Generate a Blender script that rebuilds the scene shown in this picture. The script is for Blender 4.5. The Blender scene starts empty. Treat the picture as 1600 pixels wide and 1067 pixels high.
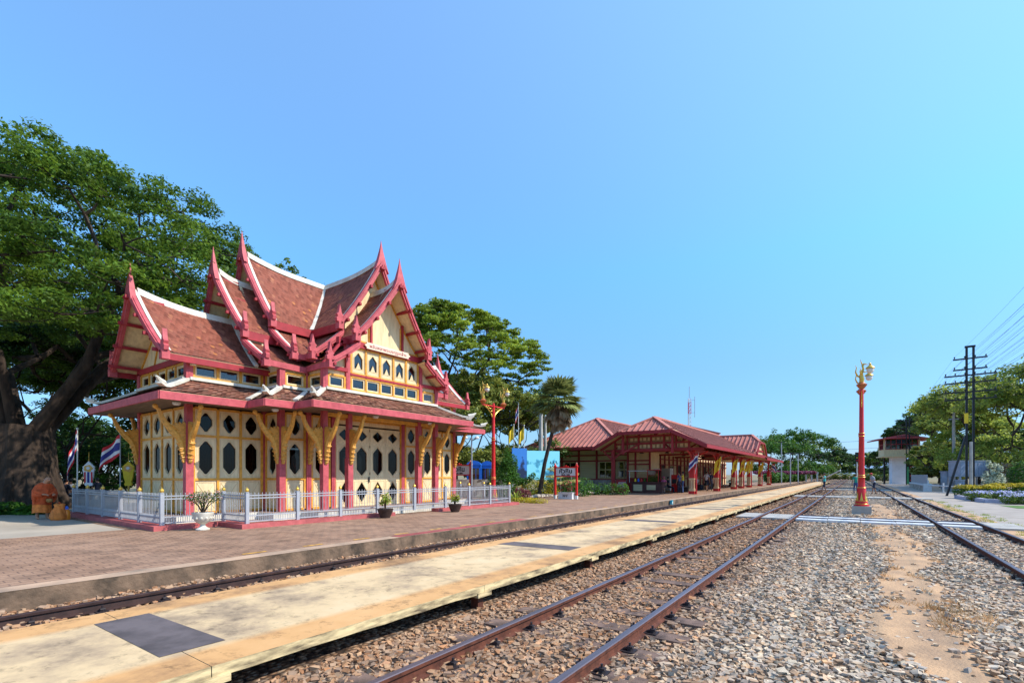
import bpy, math, random
import numpy as np
from mathutils import Vector
R = math.radians
PI = math.pi
random.seed(7)
rng = np.random.default_rng(11)
SC = bpy.context.scene
COL = SC.collection

# ---------------------------------------------------------------- camera
cam_d = bpy.data.cameras.new('camera'); cam = bpy.data.objects.new('camera', cam_d); COL.objects.link(cam)
TH = R(35.3)
cam.location = (0, 0, 1.5); cam.rotation_euler = (R(90), 0, TH)
cam_d.sensor_width = 36; cam_d.lens = 16.99; cam_d.shift_y = 0.130; cam_d.clip_start = .05; cam_d.clip_end = 9000
SC.camera = cam
# ---------------------------------------------------------------- sky and sun
SUN_EL, SUN_AZ = R(44), R(66)        # azimuth measured from +Y (along the line) towards +X
world = bpy.data.worlds.new('World'); SC.world = world; world.use_nodes = True
nt = world.node_tree; bg = nt.nodes['Background']
sky = nt.nodes.new('ShaderNodeTexSky'); sky.sky_type = 'NISHITA'; sky.sun_disc = False
sky.sun_elevation = SUN_EL; sky.sun_rotation = SUN_AZ
sky.air_density = 1.0; sky.dust_density = 0.3; sky.ozone_density = 2.0; sky.altitude = 0
hsv = nt.nodes.new('ShaderNodeHueSaturation'); hsv.inputs['Saturation'].default_value = 1.0; hsv.inputs['Value'].default_value = 1.0
nt.links.new(sky.outputs[0], hsv.inputs['Color'])
# colour grade of the sky by elevation: deep clear azure, pale blue (not white) at the horizon; unseen zenith brightened and whitened as added fill light
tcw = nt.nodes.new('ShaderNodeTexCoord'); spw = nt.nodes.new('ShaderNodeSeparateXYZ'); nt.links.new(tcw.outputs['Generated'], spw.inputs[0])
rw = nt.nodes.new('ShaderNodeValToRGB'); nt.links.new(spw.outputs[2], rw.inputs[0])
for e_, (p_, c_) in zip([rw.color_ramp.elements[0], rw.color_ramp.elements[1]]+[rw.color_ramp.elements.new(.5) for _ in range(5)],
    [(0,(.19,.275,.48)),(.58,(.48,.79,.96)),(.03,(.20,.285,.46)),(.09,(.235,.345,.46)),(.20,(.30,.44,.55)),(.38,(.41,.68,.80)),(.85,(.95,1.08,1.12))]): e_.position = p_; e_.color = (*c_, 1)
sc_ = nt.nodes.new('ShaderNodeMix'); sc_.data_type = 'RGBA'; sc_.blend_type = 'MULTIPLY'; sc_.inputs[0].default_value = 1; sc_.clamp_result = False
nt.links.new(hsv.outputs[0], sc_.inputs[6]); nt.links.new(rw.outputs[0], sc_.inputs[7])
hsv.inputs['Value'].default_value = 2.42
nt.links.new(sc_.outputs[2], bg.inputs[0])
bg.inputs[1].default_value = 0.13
sl = bpy.data.lights.new('sun', 'SUN'); sl.energy = 4.5; sl.angle = R(.5); sl.color = (1, .93, .82)
sun = bpy.data.objects.new('sun', sl); COL.objects.link(sun)
sd = Vector((math.cos(SUN_EL)*math.sin(SUN_AZ), math.cos(SUN_EL)*math.cos(SUN_AZ), math.sin(SUN_EL)))
sun.rotation_euler = sd.to_track_quat('Z', 'Y').to_euler(); sun.location = (0, 0, 60)
SC.view_settings.view_transform = 'Standard'; SC.view_settings.look = 'None'; SC.view_settings.gamma = 1
SC.view_settings.exposure = 0.30
SC.cycles.max_bounces = 6; SC.cycles.transparent_max_bounces = 24; SC.cycles.diffuse_bounces = 4; SC.cycles.glossy_bounces = 3

# ---------------------------------------------------------------- helpers
CT, ST = math.cos(TH), math.sin(TH)
def lay(px, fwd, z=0.):            # ground-plan point seen along photo column px at depth fwd
    r = (px-800)/755*fwd
    return Vector((r*CT-fwd*ST, r*ST+fwd*CT, z))
def onX(px, X):                    # Y of the point of the line X = const seen in column px
    a = (px-800)/755
    return -X*(a*ST+CT)/(ST-a*CT)

MATS = {}
def mat(name, col, rough=.6, var=.12, scale=6., bump=.0, metal=0., spec=.4, col2=None, detail=5, coord='Object', isl=0., bscale=None, sx=(1,1,1)):
    m = bpy.data.materials.new(name); m.use_nodes = True; n = m.node_tree; b = n.nodes['Principled BSDF']
    b.inputs['Roughness'].default_value = rough; b.inputs['Metallic'].default_value = metal
    b.inputs['Specular IOR Level'].default_value = spec
    if coord == 'World':
        g = n.nodes.new('ShaderNodeNewGeometry'); src = g.outputs['Position']
    else:
        g = n.nodes.new('ShaderNodeTexCoord'); src = g.outputs['Object']
    mp = n.nodes.new('ShaderNodeMapping'); mp.inputs['Scale'].default_value = sx; n.links.new(src, mp.inputs[0]); src = mp.outputs[0]
    no = n.nodes.new('ShaderNodeTexNoise'); no.inputs['Scale'].default_value = scale; no.inputs['Detail'].default_value = detail; no.inputs['Roughness'].default_value = .6
    n.links.new(src, no.inputs['Vector'])
    rp = n.nodes.new('ShaderNodeValToRGB'); n.links.new(no.outputs[0], rp.inputs[0])
    c2 = col2 or tuple(c*(1-2*var) for c in col); c1 = tuple(min(1, c*(1+var)) for c in col)
    rp.color_ramp.elements[0].position = .32; rp.color_ramp.elements[1].position = .62
    rp.color_ramp.elements[0].color = (*c2, 1); rp.color_ramp.elements[1].color = (*c1, 1)
    out = rp.outputs[0]
    if isl:
        ge = n.nodes.new('ShaderNodeNewGeometry')
        mr = n.nodes.new('ShaderNodeMapRange'); mr.inputs[3].default_value = 1-isl; mr.inputs[4].default_value = 1+isl
        n.links.new(ge.outputs['Random Per Island'], mr.inputs[0])
        hs = n.nodes.new('ShaderNodeHueSaturation'); n.links.new(out, hs.inputs['Color']); n.links.new(mr.outputs[0], hs.inputs['Value'])
        out = hs.outputs[0]
    n.links.new(out, b.inputs['Base Color'])
    if bump:
        bp = n.nodes.new('ShaderNodeBump'); bp.inputs['Strength'].default_value = bump; bp.inputs['Distance'].default_value = .02
        n2 = n.nodes.new('ShaderNodeTexNoise'); n2.inputs['Scale'].default_value = bscale or scale*4; n2.inputs['Detail'].default_value = 4
        n.links.new(src, n2.inputs['Vector']); n.links.new(n2.outputs[0], bp.inputs['Height']); n.links.new(bp.outputs[0], b.inputs['Normal'])
    MATS[name] = m
    return m
def isl_ramp(m, stops):            # colour each loose piece by its own random value
    n = m.node_tree; b = n.nodes['Principled BSDF']
    ge = n.nodes.new('ShaderNodeNewGeometry'); rp = n.nodes.new('ShaderNodeValToRGB')
    el = rp.color_ramp.elements
    while len(el) < len(stops): el.new(.5)
    for e, (p, c) in zip(el, stops): e.position = p; e.color = (*c, 1)
    n.links.new(ge.outputs['Random Per Island'], rp.inputs[0])
    old = b.inputs['Base Color'].links[0].from_socket
    mx = n.nodes.new('ShaderNodeMix'); mx.data_type = 'RGBA'; mx.blend_type = 'MULTIPLY'; mx.inputs[0].default_value = 1
    n.links.new(rp.outputs[0], mx.inputs[6]); n.links.new(old, mx.inputs[7]); n.links.new(mx.outputs[2], b.inputs['Base Color'])
    return rp
def leafmat(name, dark, light, trans=.45, scale=.5, isl=.35, hue=.02):
    m = mat(name, light, .55, 0, scale, col2=dark, coord='World', isl=isl, spec=.25, detail=3)
    n = m.node_tree; b = n.nodes['Principled BSDF']; out = [x for x in n.nodes if x.type == 'OUTPUT_MATERIAL'][0]
    t = n.nodes.new('ShaderNodeBsdfTranslucent'); src = b.inputs['Base Color'].links[0].from_socket
    hs = n.nodes.new('ShaderNodeHueSaturation'); hs.inputs['Hue'].default_value = .5-hue; hs.inputs['Value'].default_value = 1.5
    n.links.new(src, hs.inputs['Color']); n.links.new(hs.outputs[0], t.inputs[0])
    mx = n.nodes.new('ShaderNodeMixShader'); mx.inputs[0].default_value = trans
    n.links.new(b.outputs[0], mx.inputs[1]); n.links.new(t.outputs[0], mx.inputs[2]); n.links.new(mx.outputs[0], out.inputs[0])
    return m
def glassmat(name, tint=(.11,.105,.10), refl=.012, rough=.02):
    m = bpy.data.materials.new(name); m.use_nodes = True; n = m.node_tree; n.nodes.remove(n.nodes['Principled BSDF'])
    out = [x for x in n.nodes if x.type == 'OUTPUT_MATERIAL'][0]
    t = n.nodes.new('ShaderNodeBsdfTransparent'); t.inputs[0].default_value = (*tint, 1)
    g = n.nodes.new('ShaderNodeBsdfGlossy'); g.inputs['Roughness'].default_value = rough
    lw = n.nodes.new('ShaderNodeLayerWeight'); lw.inputs[0].default_value = .25
    mr = n.nodes.new('ShaderNodeMapRange'); mr.inputs[3].default_value = refl; mr.inputs[4].default_value = .35
    n.links.new(lw.outputs['Fresnel'], mr.inputs[0])
    mx = n.nodes.new('ShaderNodeMixShader'); n.links.new(mr.outputs[0], mx.inputs[0]); n.links.new(t.outputs[0], mx.inputs[1]); n.links.new(g.outputs[0], mx.inputs[2])
    n.links.new(mx.outputs[0], out.inputs[0]); MATS[name] = m
    return m

CH = {}
class MB:
    def __init__(s): s.v = []; s.f = []; s.mi = []; s.m = 0; s.x = None
    def add(s, vs, fs):
        b = len(s.v); s.v += [tuple(s.x(*v)) if s.x else tuple(v) for v in vs]
        for f in fs: s.f.append(tuple(i+b for i in f)); s.mi.append(s.m)
        return s
    def box(s, x0, x1, y0, y1, z0, z1):
        return s.add([(x0,y0,z0),(x1,y0,z0),(x1,y1,z0),(x0,y1,z0),(x0,y0,z1),(x1,y0,z1),(x1,y1,z1),(x0,y1,z1)],
                     [(0,3,2,1),(4,5,6,7),(0,1,5,4),(1,2,6,5),(2,3,7,6),(3,0,4,7)])
    def cbox(s, x, y, z, w, d, h): return s.box(x-w/2, x+w/2, y-d/2, y+d/2, z, z+h)
    def bar(s, p, q, w, h, up=(0,0,1)):      # rectangular beam, w across, h along up
        p, q, up = Vector(p), Vector(q), Vector(up); d = (q-p).normalized()
        a = d.cross(up)
        if a.length < 1e-4: a = d.cross(Vector((0,1,0)))
        a.normalize(); b = a.cross(d).normalized(); a = a*w/2; b = b*h/2
        vs = [p-a-b, p+a-b, p+a+b, p-a+b, q-a-b, q+a-b, q+a+b, q-a+b]
        return s.add(vs, [(0,1,2,3),(7,6,5,4),(0,4,5,1),(1,5,6,2),(2,6,7,3),(3,7,4,0)])
    def tube(s, path, rad, n=8, cap=True):
        path = [Vector(p) for p in path]
        if not isinstance(rad, (list, tuple)): rad = [rad]*len(path)
        vs = []; fs = []; a = None
        for i, p in enumerate(path):
            d = (path[min(i+1, len(path)-1)]-path[max(i-1, 0)])
            if d.length < 1e-9: d = Vector((0,0,1))
            d.normalize()
            if a is None:
                a = d.cross(Vector((0,0,1)))
                if a.length < 1e-3: a = Vector((1,0,0))
            a = (a-d*a.dot(d)); a.normalize(); b = d.cross(a)
            for k in range(n):
                t = 2*PI*k/n; vs.append(p+(a*math.cos(t)+b*math.sin(t))*rad[i])
        for i in range(len(path)-1):
            for k in range(n):
                k2 = (k+1) % n; fs.append((i*n+k, i*n+k2, (i+1)*n+k2, (i+1)*n+k))
        if cap: fs.append(tuple(range(n))[::-1]); fs.append(tuple((len(path)-1)*n+k for k in range(n)))
        return s.add(vs, fs)
    def lathe(s, prof, n=12, c=(0,0,0), sq=False, ang=0):
        vs = []; fs = []
        for r, z in prof:
            for k in range(n):
                t = 2*PI*k/n+ang; vs.append((c[0]+r*math.cos(t), c[1]+r*math.sin(t), c[2]+z))
        for i in range(len(prof)-1):
            for k in range(n):
                k2 = (k+1) % n; fs.append((i*n+k, i*n+k2, (i+1)*n+k2, (i+1)*n+k))
        fs.append(tuple(range(n))[::-1]); fs.append(tuple((len(prof)-1)*n+k for k in range(n)))
        return s.add(vs, fs)
    def prism(s, pts, fn, t0, t1):           # polygon (a,b) extruded from t0 to t1 through fn(a,b,t)
        n = len(pts); vs = [fn(a, b, t0) for a, b in pts]+[fn(a, b, t1) for a, b in pts]
        fs = [tuple(range(n))[::-1], tuple(range(n, 2*n))]+[(i, (i+1) % n, n+(i+1) % n, n+i) for i in range(n)]
        return s.add(vs, fs)
    def sphere(s, c, r, n=10, m=7, sc=(1,1,1)):
        vs = []; fs = []
        for j in range(m+1):
            ph = PI*j/m
            for k in range(n):
                t = 2*PI*k/n; vs.append((c[0]+r*sc[0]*math.sin(ph)*math.cos(t), c[1]+r*sc[1]*math.sin(ph)*math.sin(t), c[2]+r*sc[2]*math.cos(ph)))
        for j in range(m):
            for k in range(n):
                k2 = (k+1) % n; fs.append((j*n+k, (j+1)*n+k, (j+1)*n+k2, j*n+k2))
        return s.add(vs, fs)
    def mesh(s, name, mats, smooth=False):
        me = bpy.data.meshes.new(name); me.from_pydata([tuple(v) for v in s.v], [], s.f)
        for m in (mats if isinstance(mats, (list, tuple)) else [mats]): me.materials.append(m)
        me.polygons.foreach_set('material_index', s.mi)
        if smooth:
            me.polygons.foreach_set('use_smooth', [True]*len(s.f))
            if smooth != 'all': me.set_sharp_from_angle(angle=R(40))
        me.validate(); me.update(); return me
    def each(s, name, mats, parent=None, smooth=False):
        par = list(range(len(s.v)))
        def fd(a):
            while par[a] != a: par[a] = par[par[a]]; a = par[a]
            return a
        for f in s.f:
            r = fd(f[0])
            for i in f[1:]: par[fd(i)] = r
        gr = {}
        for f, mi in zip(s.f, s.mi): gr.setdefault(fd(f[0]), []).append((f, mi))
        out = []
        for fs in gr.values():
            mb = MB(); mp = {}
            for f, mi in fs:
                for i in f:
                    if i not in mp: mp[i] = len(mb.v); mb.v.append(s.v[i])
                mb.f.append(tuple(mp[i] for i in f)); mb.mi.append(mi)
            out.append(mb.build(name, mats, parent, smooth=smooth))
        return out
    def build(s, name, mats, parent=None, loc=(0,0,0), smooth=False):
        return link(name, s.mesh(name, mats, smooth), parent, loc)
def link(name, me, parent=None, loc=(0,0,0), rot=(0,0,0)):
    o = bpy.data.objects.new(name, me); COL.objects.link(o); o.parent = parent; o.location = loc; o.rotation_euler = rot
    if parent: CH.setdefault(parent.name, []).append(o)
    return o
def npmesh(name, V, F, mats, mi=None, smooth=False):
    V = np.asarray(V, np.float32); F = np.asarray(F, np.int32); k = F.shape[1]
    me = bpy.data.meshes.new(name); me.vertices.add(len(V)); me.vertices.foreach_set('co', V.ravel())
    me.loops.add(F.size); me.loops.foreach_set('vertex_index', F.ravel())
    me.polygons.add(len(F)); me.polygons.foreach_set('loop_start', np.arange(0, F.size, k, dtype=np.int32))
    try: me.polygons.foreach_set('loop_total', np.full(len(F), k, np.int32))
    except Exception: pass
    for m in (mats if isinstance(mats, (list, tuple)) else [mats]): me.materials.append(m)
    if mi is not None: me.polygons.foreach_set('material_index', np.asarray(mi, np.int32))
    me.polygons.foreach_set('use_smooth', np.full(len(F), bool(smooth)))
    me.update(calc_edges=True); return me
def tag(o, label=None, cat=None, group=None, kind=None):
    if label: o['label'] = label
    if cat: o['category'] = cat
    if group: o['group'] = group
    if kind: o['kind'] = kind
    return o
def thing(name, label, cat, loc=(0,0,0), rz=0, group=None):
    o = bpy.data.objects.new(name, None); COL.objects.link(o); o.location = loc; o.rotation_euler = (0, 0, rz); o.empty_display_size = .2
    return tag(o, label, cat, group)
def copy_tree(o, loc=None, rz=None, label=None, scale=None, parent=None):
    c = o.copy(); COL.objects.link(c)
    if parent is not None: c.parent = parent; CH.setdefault(parent.name, []).append(c)
    if loc is not None: c.location = loc
    if rz is not None: c.rotation_euler = (0, 0, rz)
    if scale is not None: c.scale = (scale,)*3 if not isinstance(scale, tuple) else scale
    if label: c['label'] = label
    for k in list(CH.get(o.name, [])): copy_tree(k, parent=c)
    return c
def text_mesh(name, body, size, m, parent, fn, ext=.004, off=0.0):
    cu = bpy.data.curves.new(name, 'FONT'); cu.body = body; cu.size = size; cu.align_x = 'CENTER'; cu.align_y = 'CENTER'; cu.extrude = ext; cu.offset = off; cu.resolution_u = 3
    t = bpy.data.objects.new('tmp', cu); COL.objects.link(t)
    dg = bpy.context.evaluated_depsgraph_get(); me = bpy.data.meshes.new_from_object(t.evaluated_get(dg)); me.name = name
    bpy.data.objects.remove(t)
    for v in me.vertices: v.co = Vector(fn(v.co.x, v.co.y, v.co.z))
    me.materials.clear(); me.materials.append(m)
    return link(name, me, parent)

# ---------------------------------------------------------------- materials
M = MATS
mat('pink', (.50,.085,.095), .6, .10, 5., col2=(.38,.055,.065), bump=.2, bscale=18)                # faded crimson timber paint
mat('red_paint', (.36,.022,.030), .5, .12, 3.)
mat('lamp_red', (.60,.020,.018), .35, .06, 5.)
mat('cream', (.76,.60,.34), .6, .08, 9., col2=(.62,.48,.27), sx=(1,1,.18), bump=.25, bscale=16)
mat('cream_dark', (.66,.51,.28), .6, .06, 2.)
mat('orange', (.72,.34,.04), .55, .10, 7., col2=(.52,.23,.03))
mat('ochre', (.70,.34,.06), .5, .12, 14., bump=.1, bscale=30)
mat('gold', (.75,.47,.08), .35, .15, 12., metal=.5)
mat('white_plaster', (.66,.62,.52), .7, .08, 3., col2=(.50,.46,.37))
mat('white_paint', (.66,.65,.62), .5, .05, 6.)
mat('fence_paint', (.36,.37,.39), .4, .06, 6.)
mat('black', (.012,.012,.014), .5, .1)
mat('dark_metal', (.03,.028,.03), .5, .2)
mat('rust', (.115,.035,.018), .85, .25, 9., bump=.3, coord='World')
mat('rail_top', (.19,.145,.15), .38, .18, 4., metal=.55, coord='World', sx=(1,.05,1))
mat('old_rail', (.045,.022,.018), .6, .25, 6., coord='World')
mat('sleeper', (.17,.105,.075), .9, .25, 5., bump=.5)
mat('clip', (.03,.02,.02), .6, .2)
mat('bark', (.050,.033,.023), .95, .35, 3.4, bump=1.6, col2=(.014,.010,.008), bscale=6, sx=(1,1,.3))
mat('bark_dark', (.035,.026,.02), .95, .3, 4., bump=.6)
mat('concrete', (.42,.39,.34), .85, .12, 1.5, coord='World', bump=.2)
mat('grey_metal', (.33,.36,.40), .4, .08, 3.)
mat('skin', (.42,.21,.12), .55, .05)
mat('robe', (.52,.085,.020), .8, .18, 7., bump=.4)
mat('robe_light', (.72,.20,.035), .8, .15, 7., bump=.4)
glassmat('glass'); glassmat('glass_sky', tint=(.10,.11,.13), refl=.12, rough=.05)
leafmat('leaf_rain', (.024,.066,.010), (.115,.205,.020), trans=.4, scale=.35)
leafmat('leaf_rain_far', (.070,.130,.014), (.250,.340,.035), trans=.4, scale=.25)
leafmat('leaf_dark', (.016,.048,.012), (.045,.105,.018), trans=.3, scale=.4)
leafmat('leaf_mid', (.045,.095,.014), (.130,.200,.028), trans=.3, scale=.4)
leafmat('leaf_olive', (.080,.110,.022), (.240,.270,.050), trans=.3, scale=.4)
leafmat('leaf_yellow', (.22,.21,.015), (.55,.45,.02), trans=.3, scale=2)
leafmat('leaf_bush', (.025,.085,.012), (.070,.180,.018), trans=.3, scale=2)
leafmat('flower_red', (.35,.02,.03), (.65,.05,.10), trans=.2, scale=4)
leafmat('flower_magenta', (.10,.05,.05), (.30,.05,.14), trans=.2, scale=2)
leafmat('flower_white', (.60,.60,.50), (.8,.8,.75), trans=.2, scale=4)
leafmat('flower_lilac', (.30,.30,.55), (.6,.6,.8), trans=.2, scale=4)
leafmat('leaf_pale', (.25,.30,.22), (.5,.55,.42), trans=.3, scale=4)
leafmat('leaf_palm', (.09,.12,.03), (.27,.31,.10), trans=.25, scale=1)
leafmat('leaf_dry', (.20,.14,.08), (.40,.30,.18), trans=.2, scale=2)
# ================================================================ SETTING
GZ = -.13
def sheet(name, pts, z, m, kind='structure'):
    mb = MB(); mb.add([(x, y, 0) for x, y in pts], [tuple(range(len(pts)))])
    o = mb.build(name, m, loc=(0,0,z)); return tag(o, kind=kind)
# --- ballast colour shared by the sheet and the loose stones
def gravel_mat():
    m = mat('gravel_ground', (.30,.24,.18), .95, .1, 2., coord='World'); n = m.node_tree; b = n.nodes['Principled BSDF']
    g = n.nodes.new('ShaderNodeNewGeometry')
    vo = n.nodes.new('ShaderNodeTexVoronoi'); vo.inputs['Scale'].default_value = 19; n.links.new(g.outputs['Position'], vo.inputs['Vector'])
    rp = n.nodes.new('ShaderNodeValToRGB'); el = rp.color_ramp.elements
    for p, c in ((.2,(.10,.07,.05)),(.45,(.36,.27,.19)),(.62,(.47,.42,.35)),(.8,(.33,.34,.35))): e = el.new(p); e.color = (*c, 1)
    el[0].color = (.06,.045,.035,1); el[-1].color = (.62,.55,.45,1)
    sep = n.nodes.new('ShaderNodeSeparateColor'); n.links.new(vo.outputs['Color'], sep.inputs[0]); n.links.new(sep.outputs[0], rp.inputs[0])
    dk = n.nodes.new('ShaderNodeValToRGB'); dk.color_ramp.elements[0].position=.25; dk.color_ramp.elements[0].color=(1,1,1,1); dk.color_ramp.elements[1].position=.75; dk.color_ramp.elements[1].color=(.30,.28,.26,1)
    n.links.new(vo.outputs['Distance'], dk.inputs[0])
    mx = n.nodes.new('ShaderNodeMix'); mx.data_type='RGBA'; mx.blend_type='MULTIPLY'; mx.inputs[0].default_value=1
    n.links.new(rp.outputs[0], mx.inputs[6]); n.links.new(dk.outputs[0], mx.inputs[7])
    # the bed of the running track is browner than the strip between the tracks
    sx = n.nodes.new('ShaderNodeSeparateXYZ'); n.links.new(g.outputs['Position'], sx.inputs[0])
    no = n.nodes.new('ShaderNodeTexNoise'); no.inputs['Scale'].default_value=.8; n.links.new(g.outputs['Position'], no.inputs['Vector'])
    ad = n.nodes.new('ShaderNodeMath'); ad.operation='MULTIPLY_ADD'; ad.inputs[1].default_value=1.2; n.links.new(no.outputs[0], ad.inputs[0]); n.links.new(sx.outputs[0], ad.inputs[2])
    mr = n.nodes.new('ShaderNodeMapRange'); mr.inputs[1].default_value=-1.1; mr.inputs[2].default_value=-.1; n.links.new(ad.outputs[0], mr.inputs[0])
    tint = n.nodes.new('ShaderNodeMix'); tint.data_type='RGBA'; tint.inputs[6].default_value=(.88,.66,.50,1); tint.inputs[7].default_value=(1.1,.97,.82,1); n.links.new(mr.outputs[0], tint.inputs[0])
    m2 = n.nodes.new('ShaderNodeMix'); m2.data_type='RGBA'; m2.blend_type='MULTIPLY'; m2.inputs[0].default_value=1
    n.links.new(mx.outputs[2], m2.inputs[6]); n.links.new(tint.outputs[2], m2.inputs[7]); n.links.new(m2.outputs[2], b.inputs['Base Color'])
    bp = n.nodes.new('ShaderNodeBump'); bp.inputs['Strength'].default_value=1; bp.inputs['Distance'].default_value=.04; bp.invert=True
    n.links.new(vo.outputs['Distance'], bp.inputs['Height']); n.links.new(bp.outputs[0], b.inputs['Normal'])
    return m, (g, sx)
GM, _ = gravel_mat()
mat('earth', (.24,.17,.095), .95, .2, .05, coord='World', col2=(.13,.14,.05))
mat('dirt', (.50,.305,.16), .95, .12, 2.2, coord='World', bump=.6, bscale=40, col2=(.31,.195,.115))
mat('asphalt', (.36,.305,.25), .9, .10, 1.2, coord='World', bump=.15, bscale=60)
mat('grass', (.10,.19,.03), .9, .3, 3., coord='World', bump=.8, bscale=50)
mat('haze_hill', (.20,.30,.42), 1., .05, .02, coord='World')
sheet('ground', [(-3000,-400),(3000,-400),(3000,5000),(-3000,5000)], GZ-.06, M['earth'])
# railway bed: a gently uneven gravel sheet
def bed():
    xs = np.arange(-8.6, 3.85, .12); ys = np.concatenate([np.arange(-3, 14, .12), np.arange(14, 60, .6), np.arange(60, 900, 12)])
    X, Y = np.meshgrid(xs, ys, indexing='ij')
    Z = GZ+.012*np.sin(X*3.1+Y*.7)+.010*np.sin(X*1.3-Y*2.3)
    Z[:, ] = Z
    nx, ny = X.shape; V = np.stack([X, Y, Z], -1).reshape(-1, 3); i = np.arange(nx*ny).reshape(nx, ny)
    F = np.stack([i[:-1,:-1], i[1:,:-1], i[1:,1:], i[:-1,1:]], -1).reshape(-1, 4)
    o = link('gravel_bed', npmesh('gravel_bed', V, F, GM, smooth=True)); tag(o, kind='structure')
bed()
def dirtc(y):                                        # centre line and half width of the trodden path
    return .62+.012*y+.14*math.sin(y*.55+.4)+.07*math.sin(y*1.7), .26+.08*math.sin(y*.9+1)+.05*math.sin(y*2.3)
def dirt_path():
    mb = MB(); prev = None
    ys = [3.2+.25*i for i in range(120)]
    pts = []
    for y in ys:
        c, w = dirtc(y); w = max(.15, w)*(1+.03*y)*1.35
        pts.append([(c-w+.05*math.sin(y*9), y, .0), (c-w*.3, y, .016), (c+w*.4, y, .016), (c+w+.05*math.sin(y*7+2), y, .0)])
    vs = [p for r in pts for p in r]; fs = []
    for i in range(len(pts)-1):
        for k in range(3): a = i*4+k; fs.append((a, a+1, a+5, a+4))
    mb.add(vs, fs); tag(mb.build('path', M['dirt'], loc=(0,0,GZ+.008), smooth='all'), kind='structure')
dirt_path()
# --- loose crushed stone: one uncountable body of stones
def stones():
    protos = []
    base = np.array([[-1,-1,-1],[1,-1,-1],[1,1,-1],[-1,1,-1],[-1,-1,1],[1,-1,1],[1,1,1],[-1,1,1]], float)
    for _ in range(24):
        p = base*rng.uniform(.45, 1., (8, 3)); p[:4] *= rng.uniform(.7, 1.1); p += rng.uniform(-.18, .18, (8, 3)); protos.append(p)
    protos = np.array(protos)
    F0 = np.array([[0,2,1],[0,3,2],[4,5,6],[4,6,7],[0,1,5],[0,5,4],[1,2,6],[1,6,5],[2,3,7],[2,7,6],[3,0,4],[3,4,7]])
    P = []
    def scatter(x0, x1, y0, y1, dens, s0, s1, z=GZ, keep=None):
        n = int((x1-x0)*(y1-y0)*dens)
        x = rng.uniform(x0, x1, n); y = rng.uniform(y0, y1, n)
        r = x*CT+y*ST; f = y*CT-x*ST
        k = (f > .8) & (np.abs(r/f) < 1.16) & (1.75*755/np.maximum(f, .1) < 400+0*f)
        k = (f > .8) & (np.abs(r) < 1.16*f+.6) & (f > 3.0)
        if keep is not None: k &= keep(x, y)
        x, y = x[k], y[k]; s = rng.uniform(s0, s1, len(x))*rng.choice([1, 1, 1, 1.35], len(x))
        zz = z+.012*np.sin(x*3.1+y*.7)+.010*np.sin(x*1.3-y*2.3)+rng.uniform(-.3, .45, len(x))*s
        c = .62+.012*y+.14*np.sin(y*.55+.4)+.07*np.sin(y*1.7); w = np.maximum(.15, .26+.08*np.sin(y*.9+1)+.05*np.sin(y*2.3))*(1+.03*y)
        zz = zz+np.where(np.abs(x-c)/w < 1.7, .022, 0)
        P.append(np.stack([x, y, zz, s], 1))
    def notdirt(x, y):
        c = .62+.012*y+.14*np.sin(y*.55+.4)+.07*np.sin(y*1.7); w = np.maximum(.15, .26+.08*np.sin(y*.9+1)+.05*np.sin(y*2.3))*(1+.03*y)
        d = np.abs(x-c)/w; return (rng.uniform(0, 1, len(x)) < np.clip((d-.6)*1.1, .07, 1))
    scatter(-3.75, 3.62, 1.5, 9, 700, .017, .030, keep=notdirt)
    scatter(-3.75, 3.62, 9, 16, 380, .020, .033, keep=notdirt)
    scatter(-3.75, 3.62, 16, 30, 140, .025, .043, keep=notdirt)
    scatter(-3.75, 3.62, 30, 60, 25, .035, .06, keep=notdirt)
    scatter(-8.15, -6.0, -2, 22, 210, .018, .034, z=GZ+.01)
    A = np.concatenate(P); n = len(A)
    pr = protos[rng.integers(0, 24, n)]
    flat = rng.uniform(.45, .85, n)
    sc = np.stack([rng.uniform(.8, 1.35, n), rng.uniform(.7, 1.05, n), flat], 1)*A[:, 3:4]
    V = pr*sc[:, None, :]
    a = rng.uniform(0, 2*PI, n); t = rng.normal(0, .38, n)
    ca, sa, ct, st = np.cos(a), np.sin(a), np.cos(t), np.sin(t)
    x, y, z = V[..., 0], V[..., 1], V[..., 2]
    y, z = y*ct[:, None]-z*st[:, None], y*st[:, None]+z*ct[:, None]
    x, y = x*ca[:, None]-y*sa[:, None], x*sa[:, None]+y*ca[:, None]
    V = np.stack([x, y, z], -1)+A[:, None, :3]
    F = (F0[None]+8*np.arange(n)[:, None, None]).reshape(-1, 3)
    m = mat('stone', (.95,.95,.95), .9, .12, 14., coord='World', spec=.2)
    isl_ramp(m, [(0,(.29,.21,.15)),(.12,(.46,.32,.22)),(.26,(.42,.39,.37)),(.42,(.60,.46,.33)),(.58,(.50,.46,.42)),(.74,(.68,.58,.45)),(.9,(.43,.41,.40)),(.97,(.72,.44,.25)),(1,(.76,.72,.64))])
    nn = m.node_tree; b = nn.nodes['Principled BSDF']; g = nn.nodes.new('ShaderNodeNewGeometry'); sx = nn.nodes.new('ShaderNodeSeparateXYZ')
    nn.links.new(g.outputs['Position'], sx.inputs[0])
    no = nn.nodes.new('ShaderNodeTexNoise'); no.inputs['Scale'].default_value=.8; nn.links.new(g.outputs['Position'], no.inputs['Vector'])
    ad = nn.nodes.new('ShaderNodeMath'); ad.operation='MULTIPLY_ADD'; ad.inputs[1].default_value=1.2; nn.links.new(no.outputs[0], ad.inputs[0]); nn.links.new(sx.outputs[0], ad.inputs[2])
    mr = nn.nodes.new('ShaderNodeMapRange'); mr.inputs[1].default_value=-1.3; mr.inputs[2].default_value=-.1; nn.links.new(ad.outputs[0], mr.inputs[0])
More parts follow.
